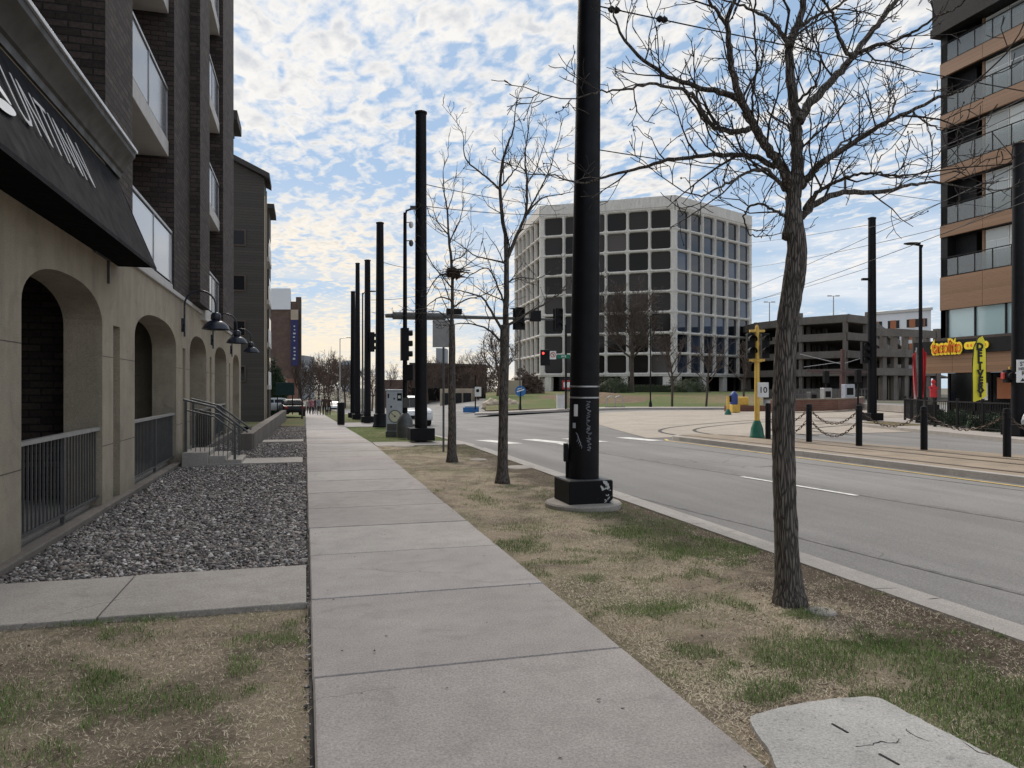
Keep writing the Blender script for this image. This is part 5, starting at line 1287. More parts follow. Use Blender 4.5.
p = G(741, 411, -.1); t = thing('yellow_barrier', 'rounded yellow barrier on a low brick edging', 'barrier', p); m = MB(); m.box((-.55, -.25, .4), (.55, .25, 1.05), .12); part('block', m, 'yellow_paint', t); m = MB(); m.box((-1.2, -.35, -.05), (3.8, .35, .42), .02); part('edging', m, 'red_brick', t)
# ================================================================ hexagonal office block
A = C(675, 131); B_ = C(540, 139); A.z = B_.z = 0
S = 24.6; e0 = (A-B_).normalized()                                # left to right along the front face
cen = A-e0*S/2+Vector((-e0.y, e0.x, 0))*(S*math.sqrt(3)/2)
ZB = 0.9; GF = 3.15; FH = 3.64; NF = 8
off_ = thing('office_building', 'pale precast six sided office block with rows of dark rounded windows', 'building', (cen.x, cen.y, ZB))
V6 = []
for i in range(6):
    a = math.atan2(A.y-cen.y, A.x-cen.x)+i*PI/3; V6.append(Vector((math.cos(a)*S, math.sin(a)*S, 0)))
def rrect(w, h, r, n=4):
    out = []
    for cx_, cy_, a0 in ((w/2-r, h/2-r, 0), (-w/2+r, h/2-r, PI/2), (-w/2+r, -h/2+r, PI), (w/2-r, -h/2+r, 1.5*PI)):
        for i in range(n+1): a = a0+PI/2*i/n; out.append((cx_+r*math.cos(a), cy_+r*math.sin(a)))
    return out
panes = []
SW = 0.55; NB = 6; BW = (S-2*SW)/NB
WW, WH = BW*.90, FH*.885
def face(i):
    """face from V6[i] to V6[i+1]; returned as mesh in root-local coordinates"""
    p, q = V6[i], V6[(i+1) % 6]; e = (q-p).normalized(); n = Vector((e.y, -e.x, 0))
    if n.dot((p+q)/2) < 0: n = -n
    # orient left to right seen from outside: e x z = outward
    if e.cross(Vector((0, 0, 1))).dot(n) < 0: p, q = q, p; e = -e
    m = MB()
    def W(u, z, dep): v = p+e*u-n*dep; return (v.x, v.y, z)
    zt = GF+NF*FH
    # parapet in tall cast panels, plain spandrel at the bottom
    m.quad(W(0, GF-.35, 0), W(S, GF-.35, 0), W(S, GF, 0), W(0, GF, 0)); m.quad(W(0, GF-.35, 2.4), W(S, GF-.35, 2.4), W(S, GF-.35, 0), W(0, GF-.35, 0))
    m.quad(W(0, zt, 0), W(S, zt, 0), W(S, zt+.25, 0), W(0, zt+.25, 0))
    for b in range(NB):
        u0 = SW+BW*b if b else 0; u1 = SW+BW*(b+1) if b < NB-1 else S
        m.quad(W(u0+.02, zt+.25, -.12), W(u1-.02, zt+.25, -.12), W(u1-.02, zt+2.15, -.06), W(u0+.02, zt+2.15, -.06))
        m.quad(W(u0+.02, zt+.25, .1), W(u1-.02, zt+.25, .1), W(u1-.02, zt+.25, -.12), W(u0+.02, zt+.25, -.12))
        m.quad(W(u0+.02, zt+2.15, -.06), W(u1-.02, zt+2.15, -.06), W(u1-.02, zt+2.15, .5), W(u0+.02, zt+2.15, .5))
    m.quad(W(0, zt+.2, .03), W(S, zt+.2, .03), W(S, zt+2.1, .03), W(0, zt+2.1, .03))
    m.quad(W(0, GF, 0), W(SW, GF, 0), W(SW, zt, 0), W(0, zt, 0)); m.quad(W(S-SW, GF, 0), W(S, GF, 0), W(S, zt, 0), W(S-SW, zt, 0))
    o_ = rrect(WW, WH, .42); i_ = rrect(WW*.95, WH*.96, .36); k = len(o_)
    for b in range(NB):
        for f in range(NF):
            cu, cz = SW+BW*(b+.5), GF+FH*(f+.5)
            box = []
            for x, y in o_:
                # project outwards to the cell edge
                cxn = abs(x) > WW/2-.421; cyn = abs(y) > WH/2-.421
                X = math.copysign(BW/2, x) if cxn else x; Y = math.copysign(FH/2, y) if cyn else y
                if cxn and not cyn: Y = y
                box.append((X, Y))
            vs = [W(cu+x, cz+y, .0) for x, y in box]+[W(cu+x, cz+y, .05) for x, y in o_]+[W(cu+x, cz+y, .5) for x, y in i_]
            m.add(vs, [(j, (j+1) % k, k+(j+1) % k, k+j) for j in range(k)]+[(k+j, k+(j+1) % k, 2*k+(j+1) % k, 2*k+j) for j in range(k)])
            # raised ribs on the piers and beams
            panes.append((i, p+e*cu-n*.47+Vector((0, 0, cz)), math.atan2(e.y, e.x)))
    for b in range(1, NB):
        u = SW+BW*b; m.obox(p+e*u+n*.04+Vector((0, 0, GF+NF*FH/2)), e, .09, n, .06, (0, 0, 1), NF*FH/2)
        m.obox(p+e*u-n*.2+Vector((0, 0, 1.2)), e, .01, n, .01, (0, 0, 1), .01)
    for f in range(0, NF+1): m.obox(p+e*S/2+n*.03+Vector((0, 0, GF+FH*f)), e, S/2, n, .045, (0, 0, 1), .07)
    return m
wall = MB()
for i in range(6):
    f = face(i); wall.add(f.v, f.f)
part('precast_wall', wall, 'precast', off_)
ct = MB(); inner = [v*.9 for v in V6]
ct.prism([(v.x, v.y) for v in inner], GF+NF*FH+.02, GF+NF*FH+.3); part('roof', ct, 'roof_dark', off_)
pm_ = MB(); pm_.box((-5, -5, GF+NF*FH+.3), (4, 5, GF+NF*FH+3.0)); pm_.box((-9, -8, GF+NF*FH+.3), (-4.5, -6, GF+NF*FH+2.75)); part('plant_room', pm_, 'roof_dark', off_)
ct = MB(); ct.prism([(v.x*.86, v.y*.86) for v in V6], -1, GF-.36); part('lobby_glass', ct, 'dark_glass', off_)
fl_ = MB(); fl_.prism([(v.x*.975, v.y*.975) for v in V6], GF-.345, GF-.2); part('soffit', fl_, 'precast', off_)
pmesh = MB(); pr_ = rrect(WW*.97, WH*.975, .34); pmesh.add([(x, 0, y) for x, y in pr_], [tuple(range(len(pr_)))])
pmesh.add([(x, .05, y) for x, y in pr_], [tuple(range(len(pr_)-1, -1, -1))])
ia = [i for i in range(6)]
def facing(i):
    mid = (V6[i]+V6[(i+1) % 6])/2+cen; n = ((V6[i]+V6[(i+1) % 6])/2).normalized(); return n.dot((Vector((0, 0, 0))-mid).normalized())
order = sorted(range(6), key=lambda i: -facing(i))
front, second, third = order[:3]
mids = {i: (V6[i]+V6[(i+1) % 6])/2+cen for i in order[:3]}
srt = sorted(order[:3], key=lambda i: mids[i].x-0.27*mids[i].y)
shown = srt[1:]; leftf = srt[0]
w0 = None; meshes = {}
bl = {srt[1]: 'office_glass', srt[2]: 'office_glass_sky'}
rw_ = random.Random(8)
for i, c, rz in panes:
    if i in shown:
        if i not in meshes:
            o = part('window', pmesh, bl[i], off_); meshes[i] = o
        else: o = meshes[i].copy(); COL.objects.link(o); o.parent = off_
        o.location = c; o.rotation_euler = (rw_.gauss(0, .004), 0, rz+rw_.gauss(0, .003))
rest = MB()
for i, c, rz in panes:
    if i not in shown:
        M = Matrix.Translation(c) @ Matrix.Rotation(rz, 4, 'Z'); rest.add([M @ Vector(v) for v in pmesh.v], pmesh.f)
o = part('window_rows', rest, 'office_glass', off_); o['kind'] = 'stuff'
# ground floor columns
cn_ = 0
for i in order[:3]:
    p, q = V6[i], V6[(i+1) % 6]; e = (q-p).normalized()
    for u in (1.2, S*.36, S*.64, S-1.2):
        v = p+e*u; v = v*.972
        m = MB(); m.obox((v.x, v.y, (GF-.36)/2-.4), e, .62, Vector((-e.y, e.x, 0)), .45, (0, 0, 1), (GF-.37)/2+.4); part('column', m, 'precast', off_)
# hedges and shrubs along the front
def bush(name, label, loc, sx, sy, sz, seed, mat='hedge_leaf', n=2600, leaf=.10, group=None):
    r_ = np.random.default_rng(seed); 
    t = thing(name, label, 'bush', loc, group)
    u = r_.standard_normal((n, 3)); u /= np.linalg.norm(u, axis=1)[:, None]; u[:, 2] = np.abs(u[:, 2])*1.0
    rad = .62+.38*r_.random(n)**.5; lump = 1+.22*np.sin(u[:, 0]*5+seed)*np.cos(u[:, 1]*4+u[:, 2]*3)
    c = u*(rad*lump)[:, None]*np.array([sx, sy, sz])
    d1 = r_.standard_normal((n, 3))*leaf; d2 = r_.standard_normal((n, 3))*leaf
    V = np.stack([c, c+d1, c+d2], 1).reshape(-1, 3)
    m = MB(); m.add([tuple(v) for v in V], [(3*k, 3*k+1, 3*k+2) for k in range(n)])
    core = MB(); core.ball((0, 0, 0), 1, 3, (sx*.8, sy*.8, sz*.8), .25)
    m.add(core.v, core.f)
    part('foliage', m, mat, t); s = MB(); s.tube([(0, 0, -.3), (0, 0, sz*.5)], .08, 6); part('stem', s, 'twig', t); return t
bush('evergreen_bush', 'rounded evergreen bush in front of the office block behind the thick black pole', C(613, 104, .95), 3.0, 1.8, 2.3, 1)
bush('evergreen_bush', 'wide rounded evergreen bush by the lobby at the right of the office front', C(688, 108, .95), 3.2, 2.0, 2.2, 2)
bush('evergreen_bush', 'narrow evergreen bush directly beside the edge of the thick black pole', C(602, 98, .8), 1.6, 1.3, 1.1, 3)
m = MB()
hd = thing('clipped_hedge', 'low dark clipped hedge running along the office lobby', 'hedge', C(650, 110, .9))
r_ = np.random.default_rng(3); n = 5000; a_ = r_.uniform(-4.6, 4.6, n); z_ = r_.uniform(0, 1.15, n); y_ = r_.uniform(-.6, .6, n)
pp = np.outer(a_, [CS, -SN, 0])+np.outer(y_, [SN, CS, 0])+np.outer(z_, [0, 0, 1]); V = np.stack([pp, pp+r_.standard_normal((n, 3))*.09, pp+r_.standard_normal((n, 3))*.09], 1).reshape(-1, 3)
m.add([tuple(v) for v in V], [(3*k, 3*k+1, 3*k+2) for k in range(n)]); m.obox((0, 0, .5), (CS, -SN, 0), 4.5, (SN, CS, 0), .5, (0, 0, 1), .52); part('foliage', m, 'hedge_leaf', hd)
bush('bare_shrub', 'purplish bare shrub at the left corner of the office block above the blue sign', C(527, 100, .3), 2.6, 2, 3.4, 6, 'twig_reddish', 1800, .22)
# ================================================================ parking ramp
def deck_building():
    t = thing('parking_ramp', 'grey concrete parking ramp with open decks behind the tram junction', 'parking garage', C(815, 135, 0))
    o = t.location.copy()
    def L(px, d): v = C(px, d, 0)-o; return Vector((v.x, v.y, 0))
    path = [L(738, 150), L(756, 138), L(800, 128), L(848, 122), L(868, 126), L(884, 150), L(900, 190)]
    back = [L(905, 215), L(735, 210)]
    pr = MB(); sl = MB(); col = MB(); dk = MB()
    lv = [(13.6, 1.25), (10.65, 1.2), (7.7, 1.15), (4.75, 1.15)]
    for zt, h in lv:
        for a, b in zip(path[:-1], path[1:]):
            e = (b-a); n = Vector((e.y, -e.x, 0)).normalized(); pr.obox((a+b)/2+Vector((0, 0, zt-h/2)), e, e.length/2, n, .14, (0, 0, 1), h/2)
            k = max(1, int(e.length/5.2))
            for i in range(k): 
                c = a.lerp(b, i/k); pr.obox(c+n*.16+Vector((0, 0, zt-h/2)), e, .32, n, .05, (0, 0, 1), h/2+.04)
        sl.prism([(v.x, v.y) for v in path+back], zt-h-.05, zt-h+.3)
    part('parapet', pr, 'ramp_concrete', t)
    for i, (zt, h) in enumerate(lv): pass
    part('deck', sl, 'ramp_concrete', t)
    for a, b in zip(path[:-1], path[1:]):
        e = (b-a); k = max(1, int(e.length/5.2)); n = Vector((e.y, -e.x, 0)).normalized()
        for i in range(k):
            c = a.lerp(b, i/k)-n*.45; col.obox(c+Vector((0, 0, 6.2)), e, .3, n, .3, (0, 0, 1), 6.4)
            c2 = c-n*9; col.obox(c2+Vector((0, 0, 6.2)), e, .3, n, .3, (0, 0, 1), 6.1)
    for b_ in (path[0], path[2], path[4]): col.obox(b_+Vector((0, 0, 14)), (1, 0, 0), .35, (0, 1, 0), .35, (0, 0, 1), .35)
    part('column', col, 'ramp_concrete', t)
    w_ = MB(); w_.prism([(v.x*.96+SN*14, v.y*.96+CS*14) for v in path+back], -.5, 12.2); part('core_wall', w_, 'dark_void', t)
    bw = MB()
    for a, b in zip(path[:-1], path[1:]):
        e = b-a; n = Vector((e.y, -e.x, 0)).normalized(); bw.obox((a+b)/2+Vector((0, 0, .4)), e, e.length/2, n, .2, (0, 0, 1), .95)
    part('base_wall', bw, 'ramp_concrete', t)
    # open wing to the right, one level lower
    wg = MB(); q = [L(872, 112), L(905, 114), L(937, 118)]; qb = [L(950, 150), L(880, 150)]
    for zt, h in ((10.55, 1.15), (7.5, 1.2), (4.6, 1.1)):
        for a, b in zip(q[:-1], q[1:]):
            e = b-a; n = Vector((e.y, -e.x, 0)).normalized(); wg.obox((a+b)/2+Vector((0, 0, zt-h/2)), e, e.length/2, n, .15, (0, 0, 1), h/2)
        if zt < 10: wg.prism([(v.x, v.y) for v in q+qb], zt-h, zt-h+.3)
    for a, b in zip(q[:-1], q[1:]):
        for i in range(3):
            c = a.lerp(b, (i+.15)/3); wg.obox(c+Vector((SN*.5, CS*.5, 5)), (1, 0, 0), .35, (0, 1, 0), .35, (0, 0, 1), 5.2)
    wg.obox(q[-1]+Vector((0, 0, 5)), (1, 0, 0), .4, (0, 1, 0), .4, (0, 0, 1), 5.9)
    part('open_wing', wg, 'ramp_concrete', t)
    gl = MB(); a, b = L(873, 113.5), L(935, 119); e = b-a; n = Vector((e.y, -e.x, 0)).normalized(); gl.obox((a+b)/2+Vector((SN*1.5, CS*1.5, 1.5)), e, e.length/2, n, .1, (0, 0, 1), 1.7); go = part('shopfront', gl, 'dark_glass', t)
    mu = MB()
    for i in range(14): c = a.lerp(b, i/13)+Vector((SN*1.3, CS*1.3, 1.5)); mu.obox(c, e, .07, n, .08, (0, 0, 1), 1.7)
    part('mullion', mu, 'tan_wall', go)
    return t
deck_building()
for px, d, zb, lb in ((769.5, 150, 12.4, 'double headed lamp on the roof deck of the parking ramp, the left one'), (833.5, 140, 12.4, 'double headed lamp on the roof deck of the parking ramp, the right one')):
    p = C(px, d, zb); t = thing('deck_lamp', lb, 'street lamp', p); m = MB(); m.tube([(0, 0, 0), (0, 0, 6.3)], [.12, .09], 8); part('pole', m, 'rail_light', t, 40)
    m = MB(); m.bar(rdir*-.6+Vector((0, 0, 6.35)), rdir*.6+Vector((0, 0, 6.35)), .09); m.obox(rdir*.75+Vector((0, 0, 6.4)), rdir, .36, cdir, .18, (0, 0, 1), .09); m.obox(rdir*-.75+Vector((0, 0, 6.4)), rdir, .36, cdir, .18, (0, 0, 1), .09); part('lamp_head', m, 'rail_light', t)
# white apartment block behind the ramp
def simple_block(name, label, cat, pxs, d0, d1, zb, zt, mat, nd=None):
    a, b = C(pxs[0], d0, 0), C(pxs[1], d1, 0); t = thing(name, label, cat, (a.x, a.y, zb)); e = b-a; n = Vector(nd or (SN, CS, 0)).normalized()*14
    m = MB(); m.prism([(0, 0), (e.x, e.y), (e.x+n.x, e.y+n.y), (n.x, n.y)], 0, zt-zb); part('wall', m, mat, t); return t, e, n.normalized()
t, e, n = simple_block('apartment_block', 'white apartment block with orange window panels rising behind the parking ramp', 'building', (868, 931), 214, 200, 0, 22.6, 'white_wall', (.45, .9, 0))
Le = e.length; eu = e.normalized()
m = MB(); sd_ = C(931, 200, 0)-C(868, 214, 0); v2 = sd_+n*14
m.obox(sd_/2+Vector((0, 0, 22.7))-n*.1, eu, Le/2+.3, n, .4, (0, 0, 1), .35); part('parapet', m, 'fascia', t)
for z in (19.2, 15.9, 12.6, 9.0):
    for u in (.14, .42, .72, .9):
        c = eu*Le*u-n*.06+Vector((0, 0, z)); f = MB(); f.obox(c, eu, 1.6 if u < .8 else .7, n, .05, (0, 0, 1), 1.1); w_ = part('window', f, 'dark_glass', t)
        f = MB(); f.obox(c-n*.06-eu*.1, eu, .8 if u < .8 else .15, n, .03, (0, 0, 1), 1.15); part('panel', f, 'orange_panel', w_)
e2 = n
for z in (18.5, 16.2, 13.4, 9.6):
    c = sd_+n*6+eu*.06+Vector((0, 0, z)); f = MB(); f.obox(c, n, 2.6, eu, .05, (0, 0, 1), 1.0); part('window', f, 'dark_glass', t)
# ================================================================ corner restaurant building
RX = 37.6; RY = 37.4
rb = thing('corner_building', 'wood clad corner building with glass balconies above a yellow lettered restaurant', 'building', (RX, RY, 0))
Lr = 24
m = MB()
m.box((1.6, -Lr, 4.5), (14, -.02, 26)); m.box((0, -.5, 3.4), (1.65, .0, 26.0)); m.box((.6, -2.0, 2.5), (1.62, -.5, 26)); part('wall', m, 'black_flat', rb)
m = MB(); m.box((-.5, -Lr, 23.1), (14, .3, 23.6)); m.box((-.45, -Lr, 23.6), (14, .2, 30)); part('roof', m, 'black_flat', rb)
bands = [(6.35, 8.35), (10.8, 11.5), (14.1, 15.0), (17.4, 18.25), (20.6, 21.4)]
for i, (z0, z1) in enumerate(bands):
    m = MB(); y = 0.0
    while y > -Lr: m.box((-.06, y-2.98, z0), (.10, y, z1)); y -= 3.0
    part('wood_band', m, 'wood_panel', rb)
    m = MB(); m.box((.101, -Lr, z0-.02), (1.6, -.51, z1-.25)); part('floor_slab', m, 'black_flat', rb)
    if i < 5:
        zt = z1; k = 12
        g_ = MB(); r = MB(); y = -.06
        for j in range(k):
            y1 = y-1.18; g_.box((.0, y1+.04, zt+.08), (.02, y-.04, zt+1.08)); r.bar((.01, y, zt), (.01, y, zt+1.16), .05, .05); y = y1
        r.bar((.01, 0, zt+1.18), (.01, -14.3, zt+1.18), .06, .05); r.bar((.01, 0, zt+.05), (.01, -14.3, zt+.05), .05, .04)
        ro = part('balcony_rail', r, 'black_flat', rb); part('balcony_glass', g_, 'clear_glass', ro)
        nxt = bands[i+1][0] if i < 4 else 23.1
        # back of the balconies
        m = MB(); m.box((.40, -2.72, zt-.2), (1.6, -2.56, nxt)); m.box((1.52, -1.9, zt-.2), (1.6, -1.2, nxt)); part('wood_wall', m, 'wood_panel', rb)
        for (ya, yb) in ((-2.75, -4.25), (-4.3, -5.8), (-5.85, -7.35), (-7.4, -8.9), (-8.95, -10.45)):
            f = MB(); f.box((.45, yb, zt+.0), (.60, ya, nxt-.05)); fo = part('window', f, 'white_paint', rb)
            f = MB(); f.box((.435, yb+.07, zt+.1), (.448, (ya+yb)/2-.03, nxt-.75)); f.box((.435, (ya+yb)/2+.03, zt+.1), (.448, ya-.07, nxt-.75)); f.box((.435, yb+.07, nxt-.68), (.448, ya-.07, nxt-.14)); part('pane', f, 'curtain_glass', fo)
# ribbon windows and restaurant front
m = MB(); m.box((.1, -Lr, 4.62), (.16, -.35, 6.33)); part('ribbon_window', m, 'flat_glass', rb)
m = MB(); y = -.4
while y > -Lr: m.box((.03, y-.05, 4.6), (.12, y+.05, 6.34)); y -= 2.0
m.box((.0, -.36, 4.5), (.3, 0, 6.34)); part('mullion', m, 'black_flat', rb)
m = MB(); m.box((-1.0, -Lr, 3.62), (.2, 1.1, 4.42)); part('sign_fascia', m, 'black_flat', rb)
m = MB(); m.box((-.62, -Lr, 4.424), (.2, -.2, 4.6)); part('ledge', m, 'brown_wall', rb)
m = MB(); y = .6
while y > -Lr: m.box((-.86, y-2.28, 2.5), (.0, y, 3.61)); y -= 2.3
part('wood_canopy', m, 'wood_panel', rb)
m = MB(); m.box((.35, -Lr, 0), (.45, -.2, 2.5)); part('shopfront_glass', m, 'dark_glass', rb)
m = MB(); y = -.3
for k in range(14): m.box((.28, y-.06, 0), (.36, y+.06, 2.5)); y -= 1.1 if k % 2 else 1.8
m.box((.28, -Lr, 0), (.36, -.2, .25)); m.box((.25, -6.6, 0), (.5, -5.2, 2.5)); part('shopfront_frame', m, 'black_flat', rb)
m = MB(); m.box((.2, -7.2, 0), (.6, -6.2, 2.5)); m.box((.2, -14, 0), (.6, -8.0, 2.5)); part('wood_pier', m, 'wood_panel', rb)
m = MB(); m.box((.2, -4.7, 1.0), (.26, -3.7, 2.2), .01); part('window_poster', m, 'orange_panel', rb)
m = MB(); m.box((.2, -3.1, .9), (.24, -2.4, 1.9), .01); part('window_poster', m, 'white_paint', rb)
# sign: red letters on a yellow outlined board
def face_frame(px0, X, z): # origin on the plane x=X, reading left to right
    return onX(px0, X, z)
Xs = RX-1.02
pA, pB = onX(931.5, Xs, 0), onX(963, Xs, 0); sgL = (pA-pB).length; mid = (pA+pB)/2
zc = 4.0
def on_sign(mb, dx=0, lift=0.0, u0=None):
    c = (u0 if u0 is not None else mid).copy(); c.z = zc+dx; c.x = Xs-lift
    return xf(mb, frame(c, (0, -1, 0), (0, 0, 1)))
sroot = thing('restaurant_sign', 'yellow and red shop sign lettering tacolito over the corner restaurant', 'sign', (Xs, mid.y, zc), None)
def world_part(name, mb, mat, root): return mb.build(name, mat, root)
tx = text_mb('tacolito', 1.05, .02, .12, spacing=1.0); w_ = max(v[0] for v in tx.v)-min(v[0] for v in tx.v); s_ = sgL/w_
SC = Matrix.Diagonal((s_, 1.0, 1, 1)); xf(tx, SC); on_sign(tx, 0, .03); world_part('sign_board', tx, 'sign_yellow', sroot)
tx = text_mb('tacolito', 1.05, .012, .0); xf(tx, SC); on_sign(tx, 0, .07); world_part('sign_lettering', tx, 'sign_orange', sroot)
pA2, pB2 = onX(965, Xs, 0), onX(989.5, Xs, 0); m2_ = (pA2+pB2)/2
pil = MB(); L2 = (pA2-pB2).length; pts = rrect(L2, .42, .2); pil.add([(x, y, 0) for x, y in pts]+[(x, y, -.05) for x, y in pts], [tuple(range(len(pts)))]+[(i, (i+1) % len(pts), len(pts)+(i+1) % len(pts), len(pts)+i) for i in range(len(pts))]); on_sign(pil, .02, .08, m2_); world_part('sign_strip', pil, 'sign_yellow', sroot)
ln = MB(); rr = random.Random(3); x = -L2/2+.2
while x < L2/2-.25:
    w_ = rr.uniform(.08, .2); ln.add([(x, -.07, 0), (x+w_, -.07, 0), (x+w_, .08, 0), (x, .08, 0)], [(0, 1, 2, 3)]); x += w_+rr.choice((.05, .05, .14))
on_sign(ln, .02, .095, m2_); world_part('sign_small_print', ln, 'sign_orange', sroot)
# feather flag
p = C(972.5, 29.5, 0); t = thing('feather_flag', 'tall yellow feather flag reading DELIVERY in front of the restaurant patio', 'flag', p, None, -YAW)
m = MB(); m.tube([(0, 0, 0), (0, 0, 2.6), (.05, .0, 3.2), (.22, 0, 3.58), (.34, 0, 3.66)], .018, 6); m.box((-.3, -.3, 0), (.3, .3, .06), .01); part('pole', m, 'black_flat', t, 40)
pr = [(.0, 1.02), (.34, 1.16), (.53, 1.28), (.54, 2.4), (.52, 3.0), (.47, 3.45), (.38, 3.64), (.25, 3.57), (.1, 3.28), (.02, 2.9), (.0, 2.3)]
m = MB(); n = len(pr); fo = lambda x, z: .03*math.sin(z*2.4+x*4)
m.add([(x, fo(x, z)-.004, z) for x, z in pr]+[(x, fo(x, z)+.004, z) for x, z in pr], [tuple(range(n)), tuple(range(2*n-1, n-1, -1))]+[(i, n+i, n+(i+1) % n, (i+1) % n) for i in range(n)]); fl = part('banner', m, 'flag_yellow', t)
for i, ch in enumerate('DELIVERY'):
    tx = text_mb(ch, .36, .003, .022); z = 3.22-.265*i; xf(tx, Matrix.Translation((.275, fo(.2, z)-.05, z)) @ Matrix.Rotation(PI/2, 4, 'X')); part('banner_letter', tx, 'letter_black', fl)
# patio fence, planters, flags, red dress dummy
fa, fb, fc = C(905, 37.5, 0), C(935, 31.0, 0), C(1012, 25.8, 0)
t = thing('patio_fence', 'low black metal fence round the restaurant patio', 'fence', fa)
m = MB(); q = MB()
for a, b in ((fa, fb), (fb, fc)):
    k = int((b-a).length/.16); a = a-fa; b = b-fa
    for i in range(k+1): c = a.lerp(b, i/k); m.bar(c+Vector((0, 0, .1)), c+Vector((0, 0, 1.05)), .018)
    m.bar(a+Vector((0, 0, .12)), b+Vector((0, 0, .12)), .035)
    m.bar(a+Vector((0, 0, 1.06)), b+Vector((0, 0, 1.06)), .05)
    for i in range(int((b-a).length/1.7)+1): c = a.lerp(b, i/(int((b-a).length/1.7)+.01)); q = MB(); q.bar(c, c+Vector((0, 0, 1.2)), .08); part('post', q, 'black_flat', t)
part('fence_panel', m, 'black_flat', t)
for px, d, lb, s_ in ((945, 32.5, 'dark shrub in the patio left of the delivery flag', 1), (988, 28.3, 'dark shrub in the patio right of the delivery flag', 2), (1003, 27.6, 'dark shrub in the patio nearest the stop sign pole', 3), (959, 31, 'small dark shrub in the patio behind the delivery flag', 4)):
    bush('patio_shrub', lb, C(px, d, .05), .7, .45, .6, s_, 'evergreen', 700, .07)
for px, d, h, col_, lb in ((916.5, 39, 3.4, 'red_cloth', 'furled red and white flag on a pole behind the corner street lamp'), (921.5, 39.5, 3.6, 'red_cloth', 'plain red hanging flag right of the corner street lamp')):
    t = thing('hanging_flag', lb, 'flag', C(px, d, 0)); m = MB(); m.bar((0, 0, 0), (0, 0, h+.3), .05); part('pole', m, 'rail_light', t)
    m = MB(); k = 14; vs = []
    for i in range(k+1):
        z = h+.2-2.4*i/k; a = .24*(1-.5*i/k)
        for j in range(7): u = j/6; vs.append(tuple(rdir*(-a*u if 'furled' in lb else a*u)+cdir*(.07*math.sin(u*11+z))+Vector((0, 0, z-.35*u))))
    m.cur = 0; m.add(vs, [(i*7+j, i*7+j+1, (i+1)*7+j+1, (i+1)*7+j) for i in range(k) for j in range(6)])
    if 'furled' in lb: m.mi = [1 if (k_ % 6) in (1, 4) else 0 for k_ in range(len(m.mi))]
    part('cloth', m, None, t, mats=['red_cloth', 'letter_white'])
p = C(933.5, 38.5, .75); t = thing('red_figure', 'small red figure decoration hanging under the restaurant canopy', 'decoration', p); m = MB()
m.lathe([(.05, -.4), (.18, -.35), (.16, -.1), (.17, .05), (.12, .2), (.07, .28), (.06, .3), (.1, .36), (.1, .45), (.06, .52), (.02, .54)], 14, (0, 0, .75)); part('body', m, 'red_cloth', t, 50); m = MB(); m.bar((0, 0, 0.0), (0, 0, .85), .05); m.box((-.2, -.2, -.95), (.2, .2, .0), .02); part('stand', m, 'black_flat', t); m = MB(); m.bar((-.27, 0, .88), (.27, 0, .85), .09); part('arm', m, 'red_cloth', t)
# stop sign plate and signal on the right pole
p = C(1020, 24.6, 2.1); t = thing('stop_here_sign', 'white sign reading STOP HERE ON RED on the tram pole at the right edge', 'road sign', p, None, -YAW)
m = MB(); m.box((-.2, -.14, -.32), (.45, -.12, .42), .003); part('plate', m, 'white_paint', t); m = MB(); m.bar((.0, -.12, 0), (0, .2, 0), .05); part('bracket', m, 'steel', t)
for s_, z, sz in (('STOP', .28, .19), ('HERE ON', .12, .13), ('RED', -.03, .19)):
    tx = text_mb(s_, sz, .002, .004); xf(tx, Matrix.Translation((.13, -.143, z)) @ Matrix.Rotation(PI/2, 4, 'X')); part('lettering', tx, 'letter_black', t)
m = MB(); m.tube(spline([(.3, -.144, -.14), (.12, -.144, -.18), (-.0, -.144, -.25)], 5), .014, 4); m.add([(-.09, -.144, -.29), (.05, -.144, -.28), (-.0, -.144, -.17)], [(0, 1, 2)]); part('arrow', m, 'letter_black', t)
p = C(1006, 25.2, 2.0); t = thing('rail_signal', 'black two lamp tram signal on a yellow bracket beside the stop sign', 'traffic signal', p, None, -YAW)
m = MB(); m.box((-.05, -.12, -.22), (.25, .12, .22), .03); m.lathe([(.13, -.22), (.14, -.12), (.10, -.12)], 14, (.1, 0, 0), 'y'); part('housing', m, 'black_flat', t); m = MB(); m.box((-.12, -.05, -.1), (-.055, .1, .12), .02); part('red_lens', m, 'red_paint', t); m = MB(); m.bar((.1, 0, .27), (.5, 0, .33), .07); part('bracket', m, 'yellow_paint', t)
# ================================================================ station: gantry, brick walls, rails, cabinets
p = C(842, 66, 0); t = thing('station_gantry', 'dark red steel gantry at the tram stop in front of the parking ramp', 'gantry', p)
def L_(px, d, z): return C(px, d, z)-p
m = MB(); m.bar(L_(842.5, 66, 0), L_(842.5, 66, 3.2), .34); m.bar(L_(842.5, 66, 3.2), L_(842.5, 66, 5.0), .26); part('post', m, 'maroon_steel', t); m = MB(); m.bar(L_(781, 62, 0), L_(781, 62, 5.9), .28); part('post', m, 'maroon_steel', t)
m = MB(); m.bar(L_(808, 64, 3.05), L_(868, 67, 3.05), .16); m.bar(L_(812, 64, 2.88), L_(866, 67, 2.88), .08); part('beam', m, 'maroon_steel', t)
m = MB(); m.bar(L_(842, 66, 3.7), L_(800, 64, 4.5), .05); m.bar(L_(842, 66, 3.7), L_(875, 66, 4.6), .05); m.bar(L_(842, 66, 3.9), L_(804, 64, 3.4), .04); part('tie_rod', m, 'rail_light', t)
p = C(820, 60, 0); t = thing('brick_planter_wall', 'low curved brick wall with stone cap at the tram stop', 'low wall', p); m = MB(); cp_ = MB()
pl_ = [C(772, 52, 0)-p, C(800, 53, 0)-p, C(835, 55, 0)-p, C(856, 60, 0)-p, C(862, 68, 0)-p]
